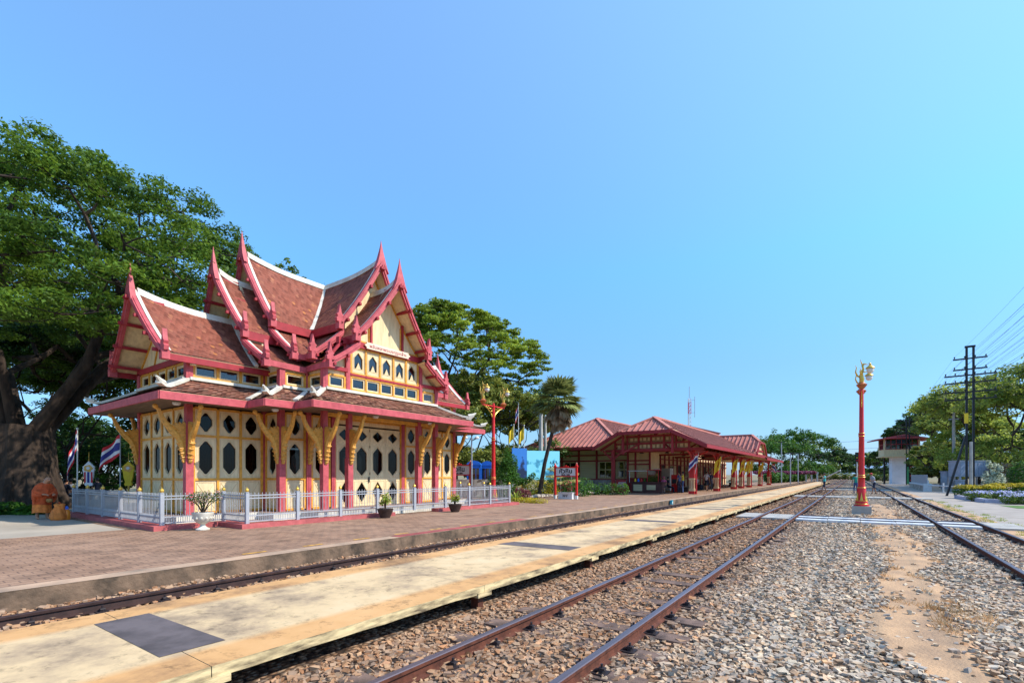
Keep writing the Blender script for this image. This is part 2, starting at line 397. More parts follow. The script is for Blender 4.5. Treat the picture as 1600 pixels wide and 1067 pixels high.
    ti = nn.nodes.new('ShaderNodeMix'); ti.data_type='RGBA'; ti.inputs[6].default_value=(.80,.57,.40,1); ti.inputs[7].default_value=(1.08,.97,.82,1); nn.links.new(mr.outputs[0], ti.inputs[0])
    m2 = nn.nodes.new('ShaderNodeMix'); m2.data_type='RGBA'; m2.blend_type='MULTIPLY'; m2.inputs[0].default_value=1
    old = b.inputs['Base Color'].links[0].from_socket; nn.links.new(old, m2.inputs[6]); nn.links.new(ti.outputs[2], m2.inputs[7]); nn.links.new(m2.outputs[2], b.inputs['Base Color'])
    print('stones', n)
    tag(link('ballast_stones', npmesh('ballast_stones', V.reshape(-1, 3), F, m)), 'loose crushed grey and brown ballast stones between the rails', 'ballast', kind='stuff')
stones()
# --- straw-coloured dry grass tufts
def tufts(name, spots, blades, h, m, label, kind='stuff', spread=.12):
    V = []; F = []
    for (x, y, z) in spots:
        for _ in range(blades):
            a = random.uniform(0, 2*PI); r = random.uniform(0, spread); l = random.uniform(.5, 1)*h; t = random.uniform(.2, 1.3)
            bx, by = x+r*math.cos(a), y+r*math.sin(a); b = len(V); w = .004+.004*h*4
            V += [(bx-w, by, z), (bx+w, by, z), (bx+math.cos(a)*l*math.sin(t), by+math.sin(a)*l*math.sin(t), z+l*math.cos(t))]; F.append((b, b+1, b+2))
    tag(link(name, npmesh(name, V, F, m)), label, 'grass', kind=kind)
sp = []
for _ in range(34):
    y = random.uniform(5.5, 24); c, w = dirtc(y); sp.append((c+random.choice([-1, 1])*random.uniform(.5, 1.3)*w*(1+.03*y)+random.uniform(-.1,.1), y, GZ+.02))
for _ in range(40): sp.append((1.0+random.gauss(0, .16), 7.6+random.gauss(0, .5), GZ+.02))
tufts('dry_grass', sp, 30, .085, leafmat('grass_dry', (.42,.27,.11), (.68,.46,.22), trans=.3, scale=2), 'straw coloured dry grass beside the bare dirt path')
# --- pavements: brick platform, its concrete edge, the concrete apron on the left
def brick_mat():
    m = mat('brick_paving', (.36,.17,.12), .85, .10, .9, coord='World'); n = m.node_tree; b = n.nodes['Principled BSDF']
    g = n.nodes.new('ShaderNodeNewGeometry'); mp = n.nodes.new('ShaderNodeMapping'); mp.inputs['Rotation'].default_value = (0,0,R(90)); n.links.new(g.outputs['Position'], mp.inputs[0])
    br = n.nodes.new('ShaderNodeTexBrick'); n.links.new(mp.outputs[0], br.inputs['Vector'])
    br.inputs['Scale'].default_value = 1; br.inputs['Brick Width'].default_value=.24; br.inputs['Row Height'].default_value=.17; br.inputs['Mortar Size'].default_value=.010; br.inputs['Mortar Smooth'].default_value=.2
    br.inputs['Color1'].default_value=(.35,.20,.118,1); br.inputs['Color2'].default_value=(.27,.152,.09,1); br.inputs['Mortar'].default_value=(.15,.085,.055,1); br.inputs['Bias'].default_value=-.1
    old = b.inputs['Base Color'].links[0].from_socket
    no = n.nodes.new('ShaderNodeTexNoise'); no.inputs['Scale'].default_value=.55; no.inputs['Detail'].default_value=6; n.links.new(g.outputs['Position'], no.inputs['Vector'])
    mx = n.nodes.new('ShaderNodeMix'); mx.data_type='RGBA'; mx.inputs[7].default_value=(.37,.235,.155,1)
    mr = n.nodes.new('ShaderNodeMapRange'); mr.inputs[1].default_value=.4; mr.inputs[2].default_value=.75; mr.inputs[4].default_value=.55; n.links.new(no.outputs[0], mr.inputs[0])
    n.links.new(mr.outputs[0], mx.inputs[0]); n.links.new(br.outputs['Color'], mx.inputs[6])
    n5 = n.nodes.new('ShaderNodeTexNoise'); n5.inputs['Scale'].default_value=1.9; n5.inputs['Detail'].default_value=9; n5.inputs['Roughness'].default_value=.7; n.links.new(g.outputs['Position'], n5.inputs['Vector'])
    r5 = n.nodes.new('ShaderNodeMapRange'); r5.inputs[1].default_value=.36; r5.inputs[2].default_value=.56; r5.inputs[3].default_value=.66; r5.inputs[4].default_value=1.06; n.links.new(n5.outputs[0], r5.inputs[0])
    m5 = n.nodes.new('ShaderNodeMix'); m5.data_type='RGBA'; m5.blend_type='MULTIPLY'; m5.inputs[0].default_value=1; n.links.new(mx.outputs[2], m5.inputs[6]); n.links.new(r5.outputs[0], m5.inputs[7]); n.links.new(m5.outputs[2], b.inputs['Base Color'])
    bp = n.nodes.new('ShaderNodeBump'); bp.inputs['Strength'].default_value=.5; bp.inputs['Distance'].default_value=.01; bp.invert=True; n.links.new(br.outputs['Fac'], bp.inputs['Height']); n.links.new(bp.outputs[0], b.inputs['Normal'])
    return m
BM = brick_mat()
PZ = .10
EX = -8.2
def plat():
    mb = MB(); mb.box(-15.2, EX-.34, -14, 400, -.3, PZ); mb.m = 1
    mb.add([(-15.2,4.4,PZ+.004),(-15.2,32,PZ+.004),(-23.5,32,PZ+.004),(-23.5,4.4,PZ+.004)], [(0,1,2,3)])
    o = mb.build('platform', [BM, BM]); tag(o, kind='structure')
    e = MB(); y = -14
    e.box(EX-.34, EX, -14, 400, -.3, PZ+.012)
    tag(e.build('platform_edge', mat('edge_concrete', (.18,.115,.072), .9, .2, 2.4, coord='World', col2=(.045,.033,.022), bump=.8, bscale=14)), kind='structure')
plat()
sheet('platform_coping', [(EX-.335,-14),(EX+.002,-14),(EX+.002,400),(EX-.335,400)], PZ+.0165, mat('coping', (.46,.30,.19), .9, .15, 1.6, coord='World', col2=(.27,.19,.13), bump=.3))
sheet('platform_edge_paint', [(EX-.33,7.3),(EX-.03,7.3),(EX-.03,12.5),(EX-.33,12.5)], PZ+.021, mat('faded_red', (.36,.085,.070), .85, .2, 3., coord='World'))
mb = MB()
for i in range(28):
    y = 4.2+i*1.15
    mb.add([(EX-.62,y,0),(EX-.54,y,0),(EX-.54,y+.42,0),(EX-.62,y+.42,0)], [(0,1,2,3)])
tag(mb.build('platform_markings', mat('yellow_line', (.62,.32,.05), .8, .3, 6., coord='World'), loc=(0,0,PZ+.005)), kind='structure')
mat('apron_concrete', (.40,.34,.265), .9, .10, .5, coord='World', bump=.2)
sheet('concrete_apron', [(-15.2,-20),(-15.2,4.4),(-23.5,4.4),(-23.5,14),(-60,14),(-60,-20)], PZ-.004, M['apron_concrete'])
sheet('lawn', [(-15.6,22.6),(-15.6,32.8),(-26,34),(-40,36),(-40,22.6)], PZ+.02, M['grass'])
# middle platform: stained concrete slab on short legs
def slab():
    m = mat('slab_concrete', (.66,.53,.34), .9, .1, 1.1, coord='World'); n = m.node_tree; b = n.nodes['Principled BSDF']
    g = n.nodes.new('ShaderNodeNewGeometry'); sx = n.nodes.new('ShaderNodeSeparateXYZ'); n.links.new(g.outputs['Position'], sx.inputs[0])
    no = n.nodes.new('ShaderNodeTexNoise'); no.inputs['Scale'].default_value=1.1; no.inputs['Detail'].default_value=8; no.inputs['Roughness'].default_value=.68; n.links.new(g.outputs['Position'], no.inputs['Vector'])
    rp = n.nodes.new('ShaderNodeValToRGB'); el = rp.color_ramp.elements; n.links.new(no.outputs[0], rp.inputs[0])
    el[0].position=.33; el[0].color=(.22,.16,.10,1); el[1].position=.68; el[1].color=(.68,.50,.29,1)
    e=el.new(.42); e.color=(.44,.31,.18,1); e=el.new(.52); e.color=(.62,.44,.235,1)
    # ochre margins worn into both long edges
    a = n.nodes.new('ShaderNodeMath'); a.operation='ADD'; a.inputs[1].default_value=4.85; n.links.new(sx.outputs[0], a.inputs[0])
    ab = n.nodes.new('ShaderNodeMath'); ab.operation='ABSOLUTE'; n.links.new(a.outputs[0], ab.inputs[0])
    mr = n.nodes.new('ShaderNodeMapRange'); mr.inputs[1].default_value=.68; mr.inputs[2].default_value=.80; mr.inputs[4].default_value=.75; n.links.new(ab.outputs[0], mr.inputs[0])
    mx = n.nodes.new('ShaderNodeMix'); mx.data_type='RGBA'; mx.blend_type='MULTIPLY'; mx.inputs[7].default_value=(.95,.64,.36,1); n.links.new(mr.outputs[0], mx.inputs[0]); n.links.new(rp.outputs[0], mx.inputs[6])
    n3 = n.nodes.new('ShaderNodeTexNoise'); n3.inputs['Scale'].default_value=5; n3.inputs['Detail'].default_value=9; n3.inputs['Roughness'].default_value=.75; n.links.new(g.outputs['Position'], n3.inputs['Vector'])
    r3 = n.nodes.new('ShaderNodeMapRange'); r3.inputs[1].default_value=.34; r3.inputs[2].default_value=.46; r3.inputs[3].default_value=.5; r3.inputs[4].default_value=1; n.links.new(n3.outputs[0], r3.inputs[0])
    m4 = n.nodes.new('ShaderNodeMix'); m4.data_type='RGBA'; m4.blend_type='MULTIPLY'; m4.inputs[0].default_value=1
    n.links.new(mx.outputs[2], m4.inputs[6]); n.links.new(r3.outputs[0], m4.inputs[7])
    n.links.new(m4.outputs[2], b.inputs['Base Color'])
    f = mat('slab_face', (.60,.46,.24), .95, .1, 1.3, coord='World', col2=(.13,.095,.055), bump=.5)
    f.node_tree.nodes['Color Ramp'].color_ramp.elements[0].position=.36; f.node_tree.nodes['Color Ramp'].color_ramp.elements[1].position=.60; f.node_tree.nodes['Mapping'].inputs['Scale'].default_value=(1,1.3,6); f.node_tree.nodes['Noise Texture'].inputs['Scale'].default_value=2.2
    x0, x1 = -6.0, -3.7; y = 1.56-3.08*2
    ms = MB()
    rr = random.Random(3)
    xs = [x1]*0
    while y < 108:
        L = 3.08; g_ = .006
        ms.m = 0; ms.add([(x0,y,.15),(x1,y,.15),(x1,y+L-g_,.15),(x0,y+L-g_,.15)], [(0,1,2,3)])
        ms.m = 1
        # chipped lower rim of the face
        k = 12 if y < 20 else 3; prev = None
        for i in range(k+1):
            yy = y+(L-g_)*i/k; cur = (yy, .15, .06+rr.uniform(-.006,.008))
            if prev: ms.add([(x1,prev[0],.15),(x1+.004,prev[0],prev[2]),(x1+.004,cur[0],cur[2]),(x1,cur[0],.15),(x1-.3,prev[0],.06),(x1-.3,cur[0],.06)], [(0,1,2,3),(1,4,5,2)])
            prev = cur
        ms.add([(x0,y,.15),(x0,y,.02),(x0,y+L-g_,.02),(x0,y+L-g_,.15)], [(0,3,2,1)])
        ms.add([(x0,y,.02),(x1-.3,y,.06),(x1-.3,y+L-g_,.06),(x0,y+L-g_,.02)], [(0,3,2,1)])
        ms.add([(x0,y,.02),(x1,y,.06),(x1,y,.15),(x0,y,.15)], [(0,1,2,3)])
        ms.box(x1-.22, x1+.02, y+L-.14, y+L+.12, .015, .072)
        ms.m = 2; ms.box(x1-.17, x1-.06, y+L-.05, y+L+.05, -.3, .02)
        y += L
    tag(ms.build('middle_platform', [m, f, M['rust']]), kind='structure')
    sheet('platform_patch', [(-5.60,1.38),(-4.19,1.41),(-4.19,1.87),(-5.61,1.80)], .154, mat('dark_patch', (.115,.092,.088), .85, .2, 3., coord='World', bump=.3))
    sheet('platform_repair', [(-5.68,7.52),(-4.15,7.62),(-4.15,8.1),(-5.60,7.98)], .154, M['dark_patch'])
    for i, yy in enumerate((13.6, 19.9, 28.9, 38)): sheet('platform_repair', [(-5.60,yy),(-4.15,yy+.1),(-4.15,yy+.55),(-5.60,yy+.45)], .154, M['dark_patch'])
slab()
# the dark void under the slab
# --- rails
RP = [(-.055,-.125),(-.055,-.115),(-.012,-.10),(-.009,-.045),(-.032,-.035),(-.034,-.006),(-.026,0),(.026,0),(.034,-.006),(.032,-.035),(.009,-.045),(.012,-.10),(.055,-.115),(.055,-.125)]
RP = [(a*1.0, b) for a, b in RP]
def rail(x, label, top='rail_top', side='rust', z=0., x2=None):
    x2 = x if x2 is None else x2
    mb = MB(); n = len(RP); y0, y1 = -8, 600
    vs = [(a, 0, b) for a, b in RP]+[(a+x2-x, y1-y0, b) for a, b in RP]
    mb.m = 1; fs = [(i, n+i, n+(i+1) % n, (i+1) % n) for i in range(n)]
    for i, f in enumerate(fs): mb.m = 0 if i in (5,6,7) else 1; mb.add([vs[k] for k in f], [(0,1,2,3)])
    o = mb.build('rail', [M[top], M[side]], loc=(x, y0, z)); return tag(o, label, 'rail', 'steel running rails')
rail(-7.36, 'dark rail beside the brick platform edge, far side of the slab', top='old_rail', side='old_rail')
rail(-6.29, 'near rail of the first track, tucked against the cream slab', top='old_rail', side='old_rail')
rail(-2.85, 'rusty rail nearest the cream concrete slab, polished top')
rail(-1.775, 'rusty rail beside the wide grey gravel strip, polished top')
rail(2.13, 'dark rail right of the red lamp post and bare dirt path', z=.0)
rail(3.20, 'rightmost dark rail along the edge of the road', z=.0)
# sleepers: prototype copied along each track
def sleepers(x0, x1, y0, y1, step, label, grp, z=-.125):
    mb = MB(); mb.box(x0-.45, x1+.45, -.11, .11, -.12, 0); me = mb.mesh('sleeper', M['sleeper'])
    KM = []
    for xr in (x0, x1):
        k = MB(); KM.append(k)
        for s in (-1, 1):
            (k.box(xr-.15, xr+.15, -.06, .06, 0, .012) if s < 0 else None); k.lathe([(.032,.0),(.028,.05),(.012,.052),(.012,.08)], 6, (xr+s*.10,0,0)); k.bar((xr+s*.045,0,.02),(xr+s*.13,0,.045),.05,.014)
    KM = [k.mesh('rail_clip', M['clip']) for k in KM]; first = None; y = y0; i = 0
    while y < y1:
        if first is None:
            o = link('sleeper', me, None, (0, y, z)); tag(o, label, 'sleeper', grp); [link('rail_clip', km, o, (0,0,.0)) for km in KM]; first = o
        else: copy_tree(first, (0, y, z))
        y += step*random.uniform(.97, 1.03)
sleepers(-2.85, -1.775, 1.2, 62, .62, 'weathered sleeper half buried in ballast under the rusty track', 'sleepers under the rusty track', z=-.115)
sleepers(2.13, 3.20, 5.0, 60, .62, 'weathered sleeper half buried in ballast under the dark right-hand track', 'sleepers under the right-hand track')
sleepers(-7.36, -6.29, -.6, 40, .62, 'weathered sleeper under the track between the two platforms', 'sleepers between the platforms')
# striped board crossings across the tracks
def crossing(Y, spans, label, stripes=True, w=2.0, z=.0):
    t = thing('track_crossing', label, 'track crossing', (0, Y, z), 0, 'board crossings over the tracks')
    for (xa, xb, st) in spans:
        mb = MB(); n = max(1, round((xb-xa)/1.0))
        for i in range(n):
            a = xa+(xb-xa)*i/n; b = xa+(xb-xa)*(i+1)/n-.015; sk = .09*(i % 2)
            for k in range(4):
                mb.m = k % 2 if st else 2
                y0 = -w/2+w*k/4+sk; mb.box(a, b, y0, y0+w/4-.006, -.12, -.045+.002*k)
        mb.build('board_panel', [M['white_paint'], mat_board, M['concrete']], t)
mat_board = mat('board_dark', (.045,.045,.06), .9, .2, 6., spec=.1)
crossing(20.6, [(-3.62,-2.94,False),(-2.76,-1.87,False),(-1.68,2.04,True),(2.22,3.10,True),(3.28,4.1,False)], 'nearest crossing, black and white striped boards beside the lamp post base')
crossing(41.5, [(-3.62,-2.94,False),(-2.76,-1.87,False),(-1.68,2.04,False),(2.22,3.10,False),(3.28,4.1,False)], 'second crossing, plain pale boards where the three walkers are')
crossing(62, [(-2.76,-1.87,False),(-1.68,2.04,False),(2.22,3.10,False)], 'third crossing, plain pale boards beyond the walkers')
# ================================================================ ROYAL PAVILION
C0 = (-17.7, 11.75, 0)
pav = thing('timber_pavilion', 'cream and crimson timber pavilion with steep spired tile roofs behind the white railing', 'pavilion', C0)
mt = mat('roof_tile', (1,1,1), .75, .12, 1.5, spec=.25)
isl_ramp(mt, [(0,(.20,.055,.032)),(.3,(.27,.078,.045)),(.6,(.34,.105,.062)),(.93,(.29,.095,.06)),(.985,(.40,.15,.08)),(1,(.52,.19,.06))])
mt2 = mat('roof_tile_worn', (1,1,1), .85, .25, 1.2, spec=.2)
isl_ramp(mt2, [(0,(.17,.060,.038)),(.3,(.27,.10,.06)),(.6,(.35,.16,.10)),(.85,(.24,.11,.08)),(.95,(.44,.22,.13)),(1,(.52,.27,.14))])
mat('void_dark', (.03,.025,.022), .9, .1)
FZ = .335

def tiles(S, L, W, m, name, parent, tw=.11, th=.125, lift=.018, tilt=.004, slab=.05, under='cream', mir=False):
    """pointed clay tiles laid in courses over patch S(u,v); one mesh with its boarding below"""
    nu = max(1, int(L/tw)); nv = max(2, int(W/th)); V = []; F = []
    us = lambda u: min(1., max(0., u))
    nrm = lambda u, v: _n(S, u, v)
    for j in range(nv):
        v0, v1, v2 = j/nv-.3/nv, (j+.72)/nv, (j+1.05)/nv
        v0 = max(0, v0)
        for i in range(nu+1):
            a = (i-.5*(j % 2))/nu; b = a+1/nu; a2, b2 = us(a), us(b)
            if b2-a2 < 1e-4: continue
            mid = (a2+b2)/2; r = random.uniform(-tilt, tilt)
            N = nrm(mid, min(v1, 1)); h = lift+r
            p = [S(a2, v0)+N*.004, S(b2, v0)+N*.004, S(b2, min(v1,1))+N*(h-.003), S(mid, min(v2,1.004))+N*h, S(a2, min(v1,1))+N*(h-.003)]
            base = len(V); V += p; F.append([base, base+1, base+2, base+3, base+4])
    mb = MB(); mb.add(V, F if not mir else [f[::-1] for f in F])
    # boarding
    mb.m = 1; ku, kv = 6, 8; g = [[S(i/ku, j/kv) for j in range(kv+1)] for i in range(ku+1)]
    gd = [[g[i][j]-_n(S, i/ku, j/kv)*slab for j in range(kv+1)] for i in range(ku+1)]
    gu = [[g[i][j]-_n(S, i/ku, j/kv)*.004 for j in range(kv+1)] for i in range(ku+1)]
    idx = lambda i, j: i*(kv+1)+j
    fs = [(idx(i,j), idx(i+1,j), idx(i+1,j+1), idx(i,j+1)) for i in range(ku) for j in range(kv)]
    mb.m = 2; mb.add([p for r_ in gu for p in r_], fs)
    mb.m = 1; mb.add([p for r_ in gd for p in r_], fs)
    for j in range(kv):
        for i in (0, ku): mb.add([gu[i][j], gu[i][j+1], gd[i][j+1], gd[i][j]], [(0,1,2,3)])
    for i in range(ku): mb.add([gu[i][kv], gu[i+1][kv], gd[i+1][kv], gd[i][kv]], [(0,1,2,3)])
    return mb.build(name, [m, M[under], M['void_dark']], parent)
def _n(S, u, v):
    e = .01; u = min(max(u, e), 1-e); v = min(max(v, e), 1-e)
    n = (S(u+e, v)-S(u-e, v)).cross(S(u, v+e)-S(u, v-e)); n.normalize()
    return n if n.z > 0 else -n

def arm(ax, d_in, d_ap, d_ft, zr, hw, zf, hwl, zl, tymp, d_lo=None, rise=.2, front=False, zmin=None):
    """one gabled roof tier of the cross; ax = outward direction of the arm"""
    ex, ey = ax; lx, ly = -ey, ex
    W = lambda d, s, z: Vector((ex*d+lx*s, ey*d+ly*s, z))
    tier = link('roof_tier', None, pav); 
    zru = lambda u: zr+rise*max(0, (u-.35)/.65)**2.2
    def Sm(sg):
        def f(u, v):
            de = d_ap+(d_ft-d_ap)*min(1, v*1.1); d = d_in+(de-d_in)*u
            z0 = zru(u); return W(d, sg*hw*v, z0+(zf-z0)*(v+.42*v*(1-v)*.5))
        return f
    L = d_ap-d_in; Wd = math.hypot(hw, zr-zf)
    def barge(pts, dd, wtop, wbot, name='barge_board', th=.10, sgs=(1, -1)):
        for sg in sgs:
            mb = MB(); n = len(pts)
            for off, ww, tt in ((0, 1., th), (.035, .45, th+.04)):
                q = []
                for i, (d, s, z) in enumerate(pts):
                    w = wtop+(wbot-wtop)*i/(n-1); q.append((d, s, z+.07-off, z+.07-w*ww-off))
                for i in range(n-1):
                    a, b = q[i], q[i+1]; vs = []
                    for (d, s, z1, z2) in (a, b):
                        for dz in (d-.01, d-.01+tt): vs += [W(dz, sg*s, z1), W(dz, sg*s, z2)]
                    # a: 0 top in,1 bot in,2 top out,3 bot out ; b: 4..7
                    fs = [(2,3,7,6),(0,4,5,1),(0,2,6,4),(1,5,7,3)]
                    if i == 0: fs.append((0,1,3,2))
                    if i == n-2: fs.append((4,6,7,5))
                    mb.add(vs, fs)
            mb.build(name, M['pink'], tier)
    main = Sm(1)
    for sg in (1, -1):
        tiles(Sm(sg), L, Wd, mt, 'tiles', tier)
        mb = MB()           # edge board under the lowest course
        p, q = Sm(sg)(.0 if d_in > .5 else .28, 1), Sm(sg)(1, 1)
        mb.bar(p+Vector((0,0,-.13)), q+Vector((0,0,-.13)), .07, .27 if hwl else .17); mb.build('fascia', M['red_paint'], tier)
    pts = []
    for i in range(13):
        v = i/12; p = main(1, v); pts.append((p.x*ex+p.y*ey, p.x*lx+p.y*ly, p.z))
    barge(pts, 0, .34, .24)
    # apex spike
    za = pts[0][2]; da = pts[0][0]; mb = MB()
    pr = [(-.31,-.42),(-.19,-.12),(-.12,.12),(-.065,.34),(-.026,.54),(0,.74),(.026,.54),(.065,.34),(.12,.12),(.19,-.12),(.31,-.42),(0,-.05)]
    mb.prism([(a, za+.05+b) for a, b in pr], lambda a, b, t: W(da+.045+(t-.5)*.15*max(.06, min(1, 1-(b-za-.05)/.76)), a, b), 0, 1); mb.build('apex_finial', M['pink'], tier)
    def foot(s, d, z, sc=1.):
        f = [(-.14,0),(-.15,.10),(-.08,.17),(-.13,.23),(-.05,.30),(-.03,.42),(.02,.60),(.045,.42),(.07,.30),(.13,.25),(.09,.17),(.15,.12),(.13,0)]
        for sg in (1, -1):
            mb = MB(); mb.prism([(sg*a*sc, b*sc) for a, b in f] if sg > 0 else [(sg*a*sc, b*sc) for a, b in f][::-1], lambda a, b, t: W(d+t, sg*s+a, z+b), 0, .12)
            c = W(d+.05, sg*(s-.02), 0); mb.cbox(c.x, c.y, z-.24, .20, .20, .24)
            mb.build('foot_finial', M['pink'], tier)
    foot(pts[-1][1]+.02, pts[-1][0]-.02, pts[-1][2]+.02)
    # ridge cap
    mb = MB(); n = 14; P = [W(d_in+(d_ap-.12-d_in)*i/n, 0, zru(i/n)) for i in range(n+1)]
    for i in range(n):
        mb.x = None
        for (w1, h0, h1) in ((.10, -.10, .05), (.05, .05, .11)):
            vs = []
            for p in (P[i], P[i+1]):
                for a, b in ((-w1, h0), (w1, h0), (w1*.8, h1), (-w1*.8, h1)): vs.append(p+Vector((lx*a, ly*a, b)))
            mb.add(vs, [(0,1,5,4),(1,2,6,5),(2,3,7,6),(3,0,4,7),(4,5,6,7)])
    # swept white verge along the gable edge, beside the barge
    for sg in (1, -1):
        for i in range(12):
            a, b = main(.985, i/12), main(.985, (i+1)/12)
            fx = lambda p: W(p.x*ex+p.y*ey, sg*(p.x*lx+p.y*ly), p.z)
            a, b = fx(a), fx(b); e_ = Vector((ex, ey, 0))*.09; up = Vector((0,0,.05))
            mb.add([a-e_, b-e_, b-e_+up, a-e_+up, a+e_*.2, b+e_*.2, b+e_*.2+up*1.6, a+e_*.2+up*1.6], [(3,2,6,7),(0,1,2,3)])
    mb.build('ridge_cap', M['white_plaster'], tier)
    # purlins running out through the barge, cream gable wall
    mb = MB()
    for v in (.03, .30, .58, .86):
        for sg in (1, -1):
            p = Sm(sg)(1, v); dd = d_ap+(d_ft-d_ap)*v; s = sg*hw*v
            z = p.z-.17; mb.bar(W(tymp, s, z), W(dd+.20, s, z), .09, .09)
    mb.each('purlin', M['red_paint'], tier)
    ztop = zr-.1; w = MB(); prof = []
    for i in range(9):
        v = i/8*.97; p = main(.8, v); prof.append((hw*v, p.z-.06))
    poly = prof[::-1]+[(-a, b) for a, b in prof[1:]]
    zb = (zf-.25 if hwl is None else zl-.1)
    if zmin: poly = [(1.62, zmin)]+poly+[(-1.62, zmin)]
    elif hwl is not None and tymp in (2.75, 2.95): q5 = [p for p in prof if p[0] < hw*.83]; poly = q5[::-1]+[(-a, b) for a, b in q5[1:]]; poly = [(poly[0][0], zf-.3)]+poly+[(poly[-1][0], zf-.3)]
    elif hwl is not None: poly = [(hwl-.1, zl-.1), (hwl-.1, zl-.06), (hw, zf-.42)]+poly[0:]+[(-hw, zf-.42), (-hwl+.1, zl-.06), (-hwl+.1, zl-.1)]
    else: poly = [(hw, zb)]+poly+[(-hw, zb)]
    w.prism(poly, lambda a, b, t: W(t, a, b), tymp-.1, tymp); w.build('gable_wall', M['cream'], tier)
    tr = MB(); d0 = tymp+.001
    # orange lining that follows the slopes
    for sg in (1, -1):
        for i in range(8):
            a, b = prof[i], prof[i+1]; tr.bar(W(d0+.015, sg*a[0], a[1]-.12), W(d0+.015, sg*b[0], b[1]-.12), .035, .06)
    if not front:
        for s in (-.42, .42) if hwl is None else (-.5, .5):
            k = min(8, int(abs(s)/hw*8)+1); tr.bar(W(d0+.012, s*1.9, zb), W(d0+.012, s*.55, zr-1.0), .03, .06, up=(ex, ey, 0))
    tr.build('gable_trim', M['orange'], tier)
    if hwl is not None:
        z0l = zf-.30
        def Sl(sg):
            def f(u, v):
                di = (d_lo if d_lo is not None else 1.3); d = di+(d_ft-.02-di)*u
                s = hw-.12+(hwl-hw+.12)*v; zz = z0l+(zl-z0l)*(v+.14*v*(1-v))
                return W(d, sg*s, zz+.04*max(0, (u-.6)/.4)**2)
            return f
        for sg in (1, -1):
            tiles(Sl(sg), d_ft-1.3, math.hypot(hwl-hw, z0l-zl)+.1, mt, 'tiles', tier)
            mb = MB(); p, q = Sl(sg)(0, 1), Sl(sg)(1, 1); mb.bar(p+Vector((0,0,-.09)), q+Vector((0,0,-.09)), .07, .18); mb.build('fascia', M['pink'], tier)
        lp = []
        for i in range(7):
            p = Sl(1)(1, i/6); lp.append((p.x*ex+p.y*ey, p.x*lx+p.y*ly, p.z))
        barge(lp, 0, .24, .20)
        foot(lp[-1][1]+.02, lp[-1][0]-.02, lp[-1][2]+.02, .95)
        mb = MB()
        for v in (.45, .92):
            for sg in (1, -1):
                p = Sl(sg)(1, v); s = p.x*lx+p.y*ly; mb.bar(W(tymp, s, p.z-.15), W(d_ft+.16, s, p.z-.15), .08, .08)
        for sg in (1, -1):
            p = Sl(sg)(.97, 0); mb.x = None
        mb.each('purlin', M['red_paint'], tier)
        mb = MB()
        for sg in (1, -1):
            for i in range(6):
                a, b = Sl(sg)(.965, i/6), Sl(sg)(.965, (i+1)/6); e_ = Vector((ex, ey, 0))*.07; up = Vector((0,0,.05))
                mb.add([a-e_, b-e_, b-e_+up, a-e_+up, a+e_, b+e_, b+e_+up*1.5, a+e_+up*1.5], [(3,2,6,7),(0,1,2,3),(4,7,6,5)])
        mb.each('verge_cap', M['white_plaster'], tier)
    return tier, W, main
for ey in (-1, 1):
    arm((0, ey), 0, 3.26, 3.05, 9.12, 1.62, 6.72, 2.88, 5.42, 2.75, rise=.22)
    arm((0, ey), 2.7, 4.20, 3.98, 8.20, 1.65, 6.15, 2.92, 5.02, 3.45, d_lo=2.6, rise=.22)
    arm((0, ey), 3.3, 6.50, 6.36, 6.78, 2.12, 4.92, None, None, 5.70, rise=.26)
for ex in (1, -1):
    arm((ex, 0), 0, 3.42, 3.25, 9.12, 1.62, 6.72, 2.62, 5.46, 2.95, rise=.22, front=True)
    arm((ex, 0), 2.85, 4.42, 4.20, 8.20, 1.65, 6.15, 2.62, 5.06, 3.75, d_lo=2.7, rise=.22, front=True, zmin=5.9)
# white valley bands where the high roofs cross
mb = MB()
for sx in (1, -1):
    for sy in (1, -1):
        P = []
        for i in range(10):
            v = i/9; P.append(Vector((sx*1.62*v, sy*1.62*v, 9.12+(6.72-9.12)*(v+.21*v*(1-v))+.035)))
        for i in range(9): mb.bar(P[i], P[i+1]+(P[i+1]-P[i])*.05, .26, .06)
        P = [Vector((sx*(1.5+1.12*v), sy*(1.5+1.12*v), 6.42+(5.45-6.42)*(v+.14*v*(1-v))+.03)) for v in (0,.25,.5,.75,1)]
        for i in range(4): mb.bar(P[i], P[i+1]+(P[i+1]-P[i])*.05, .20, .05)
mb.build('valley_flashing', M['white_plaster'], pav)
# curved flashing where the long wing roof meets the taller gable
mb = MB()
for sy in (1, -1):
    for sx in (1, -1):
        P = []
        for i in range(11):
            v = i/10; P.append(Vector((sx*2.12*v, sy*(3.62+.25*v), 6.78+(4.92-6.78)*(v+.21*v*(1-v))+.05)))
        for i in range(10): mb.bar(P[i], P[i+1]+(P[i+1]-P[i])*.05, .11, .09)
mb.build('valley_flashing', M['white_plaster'], pav)

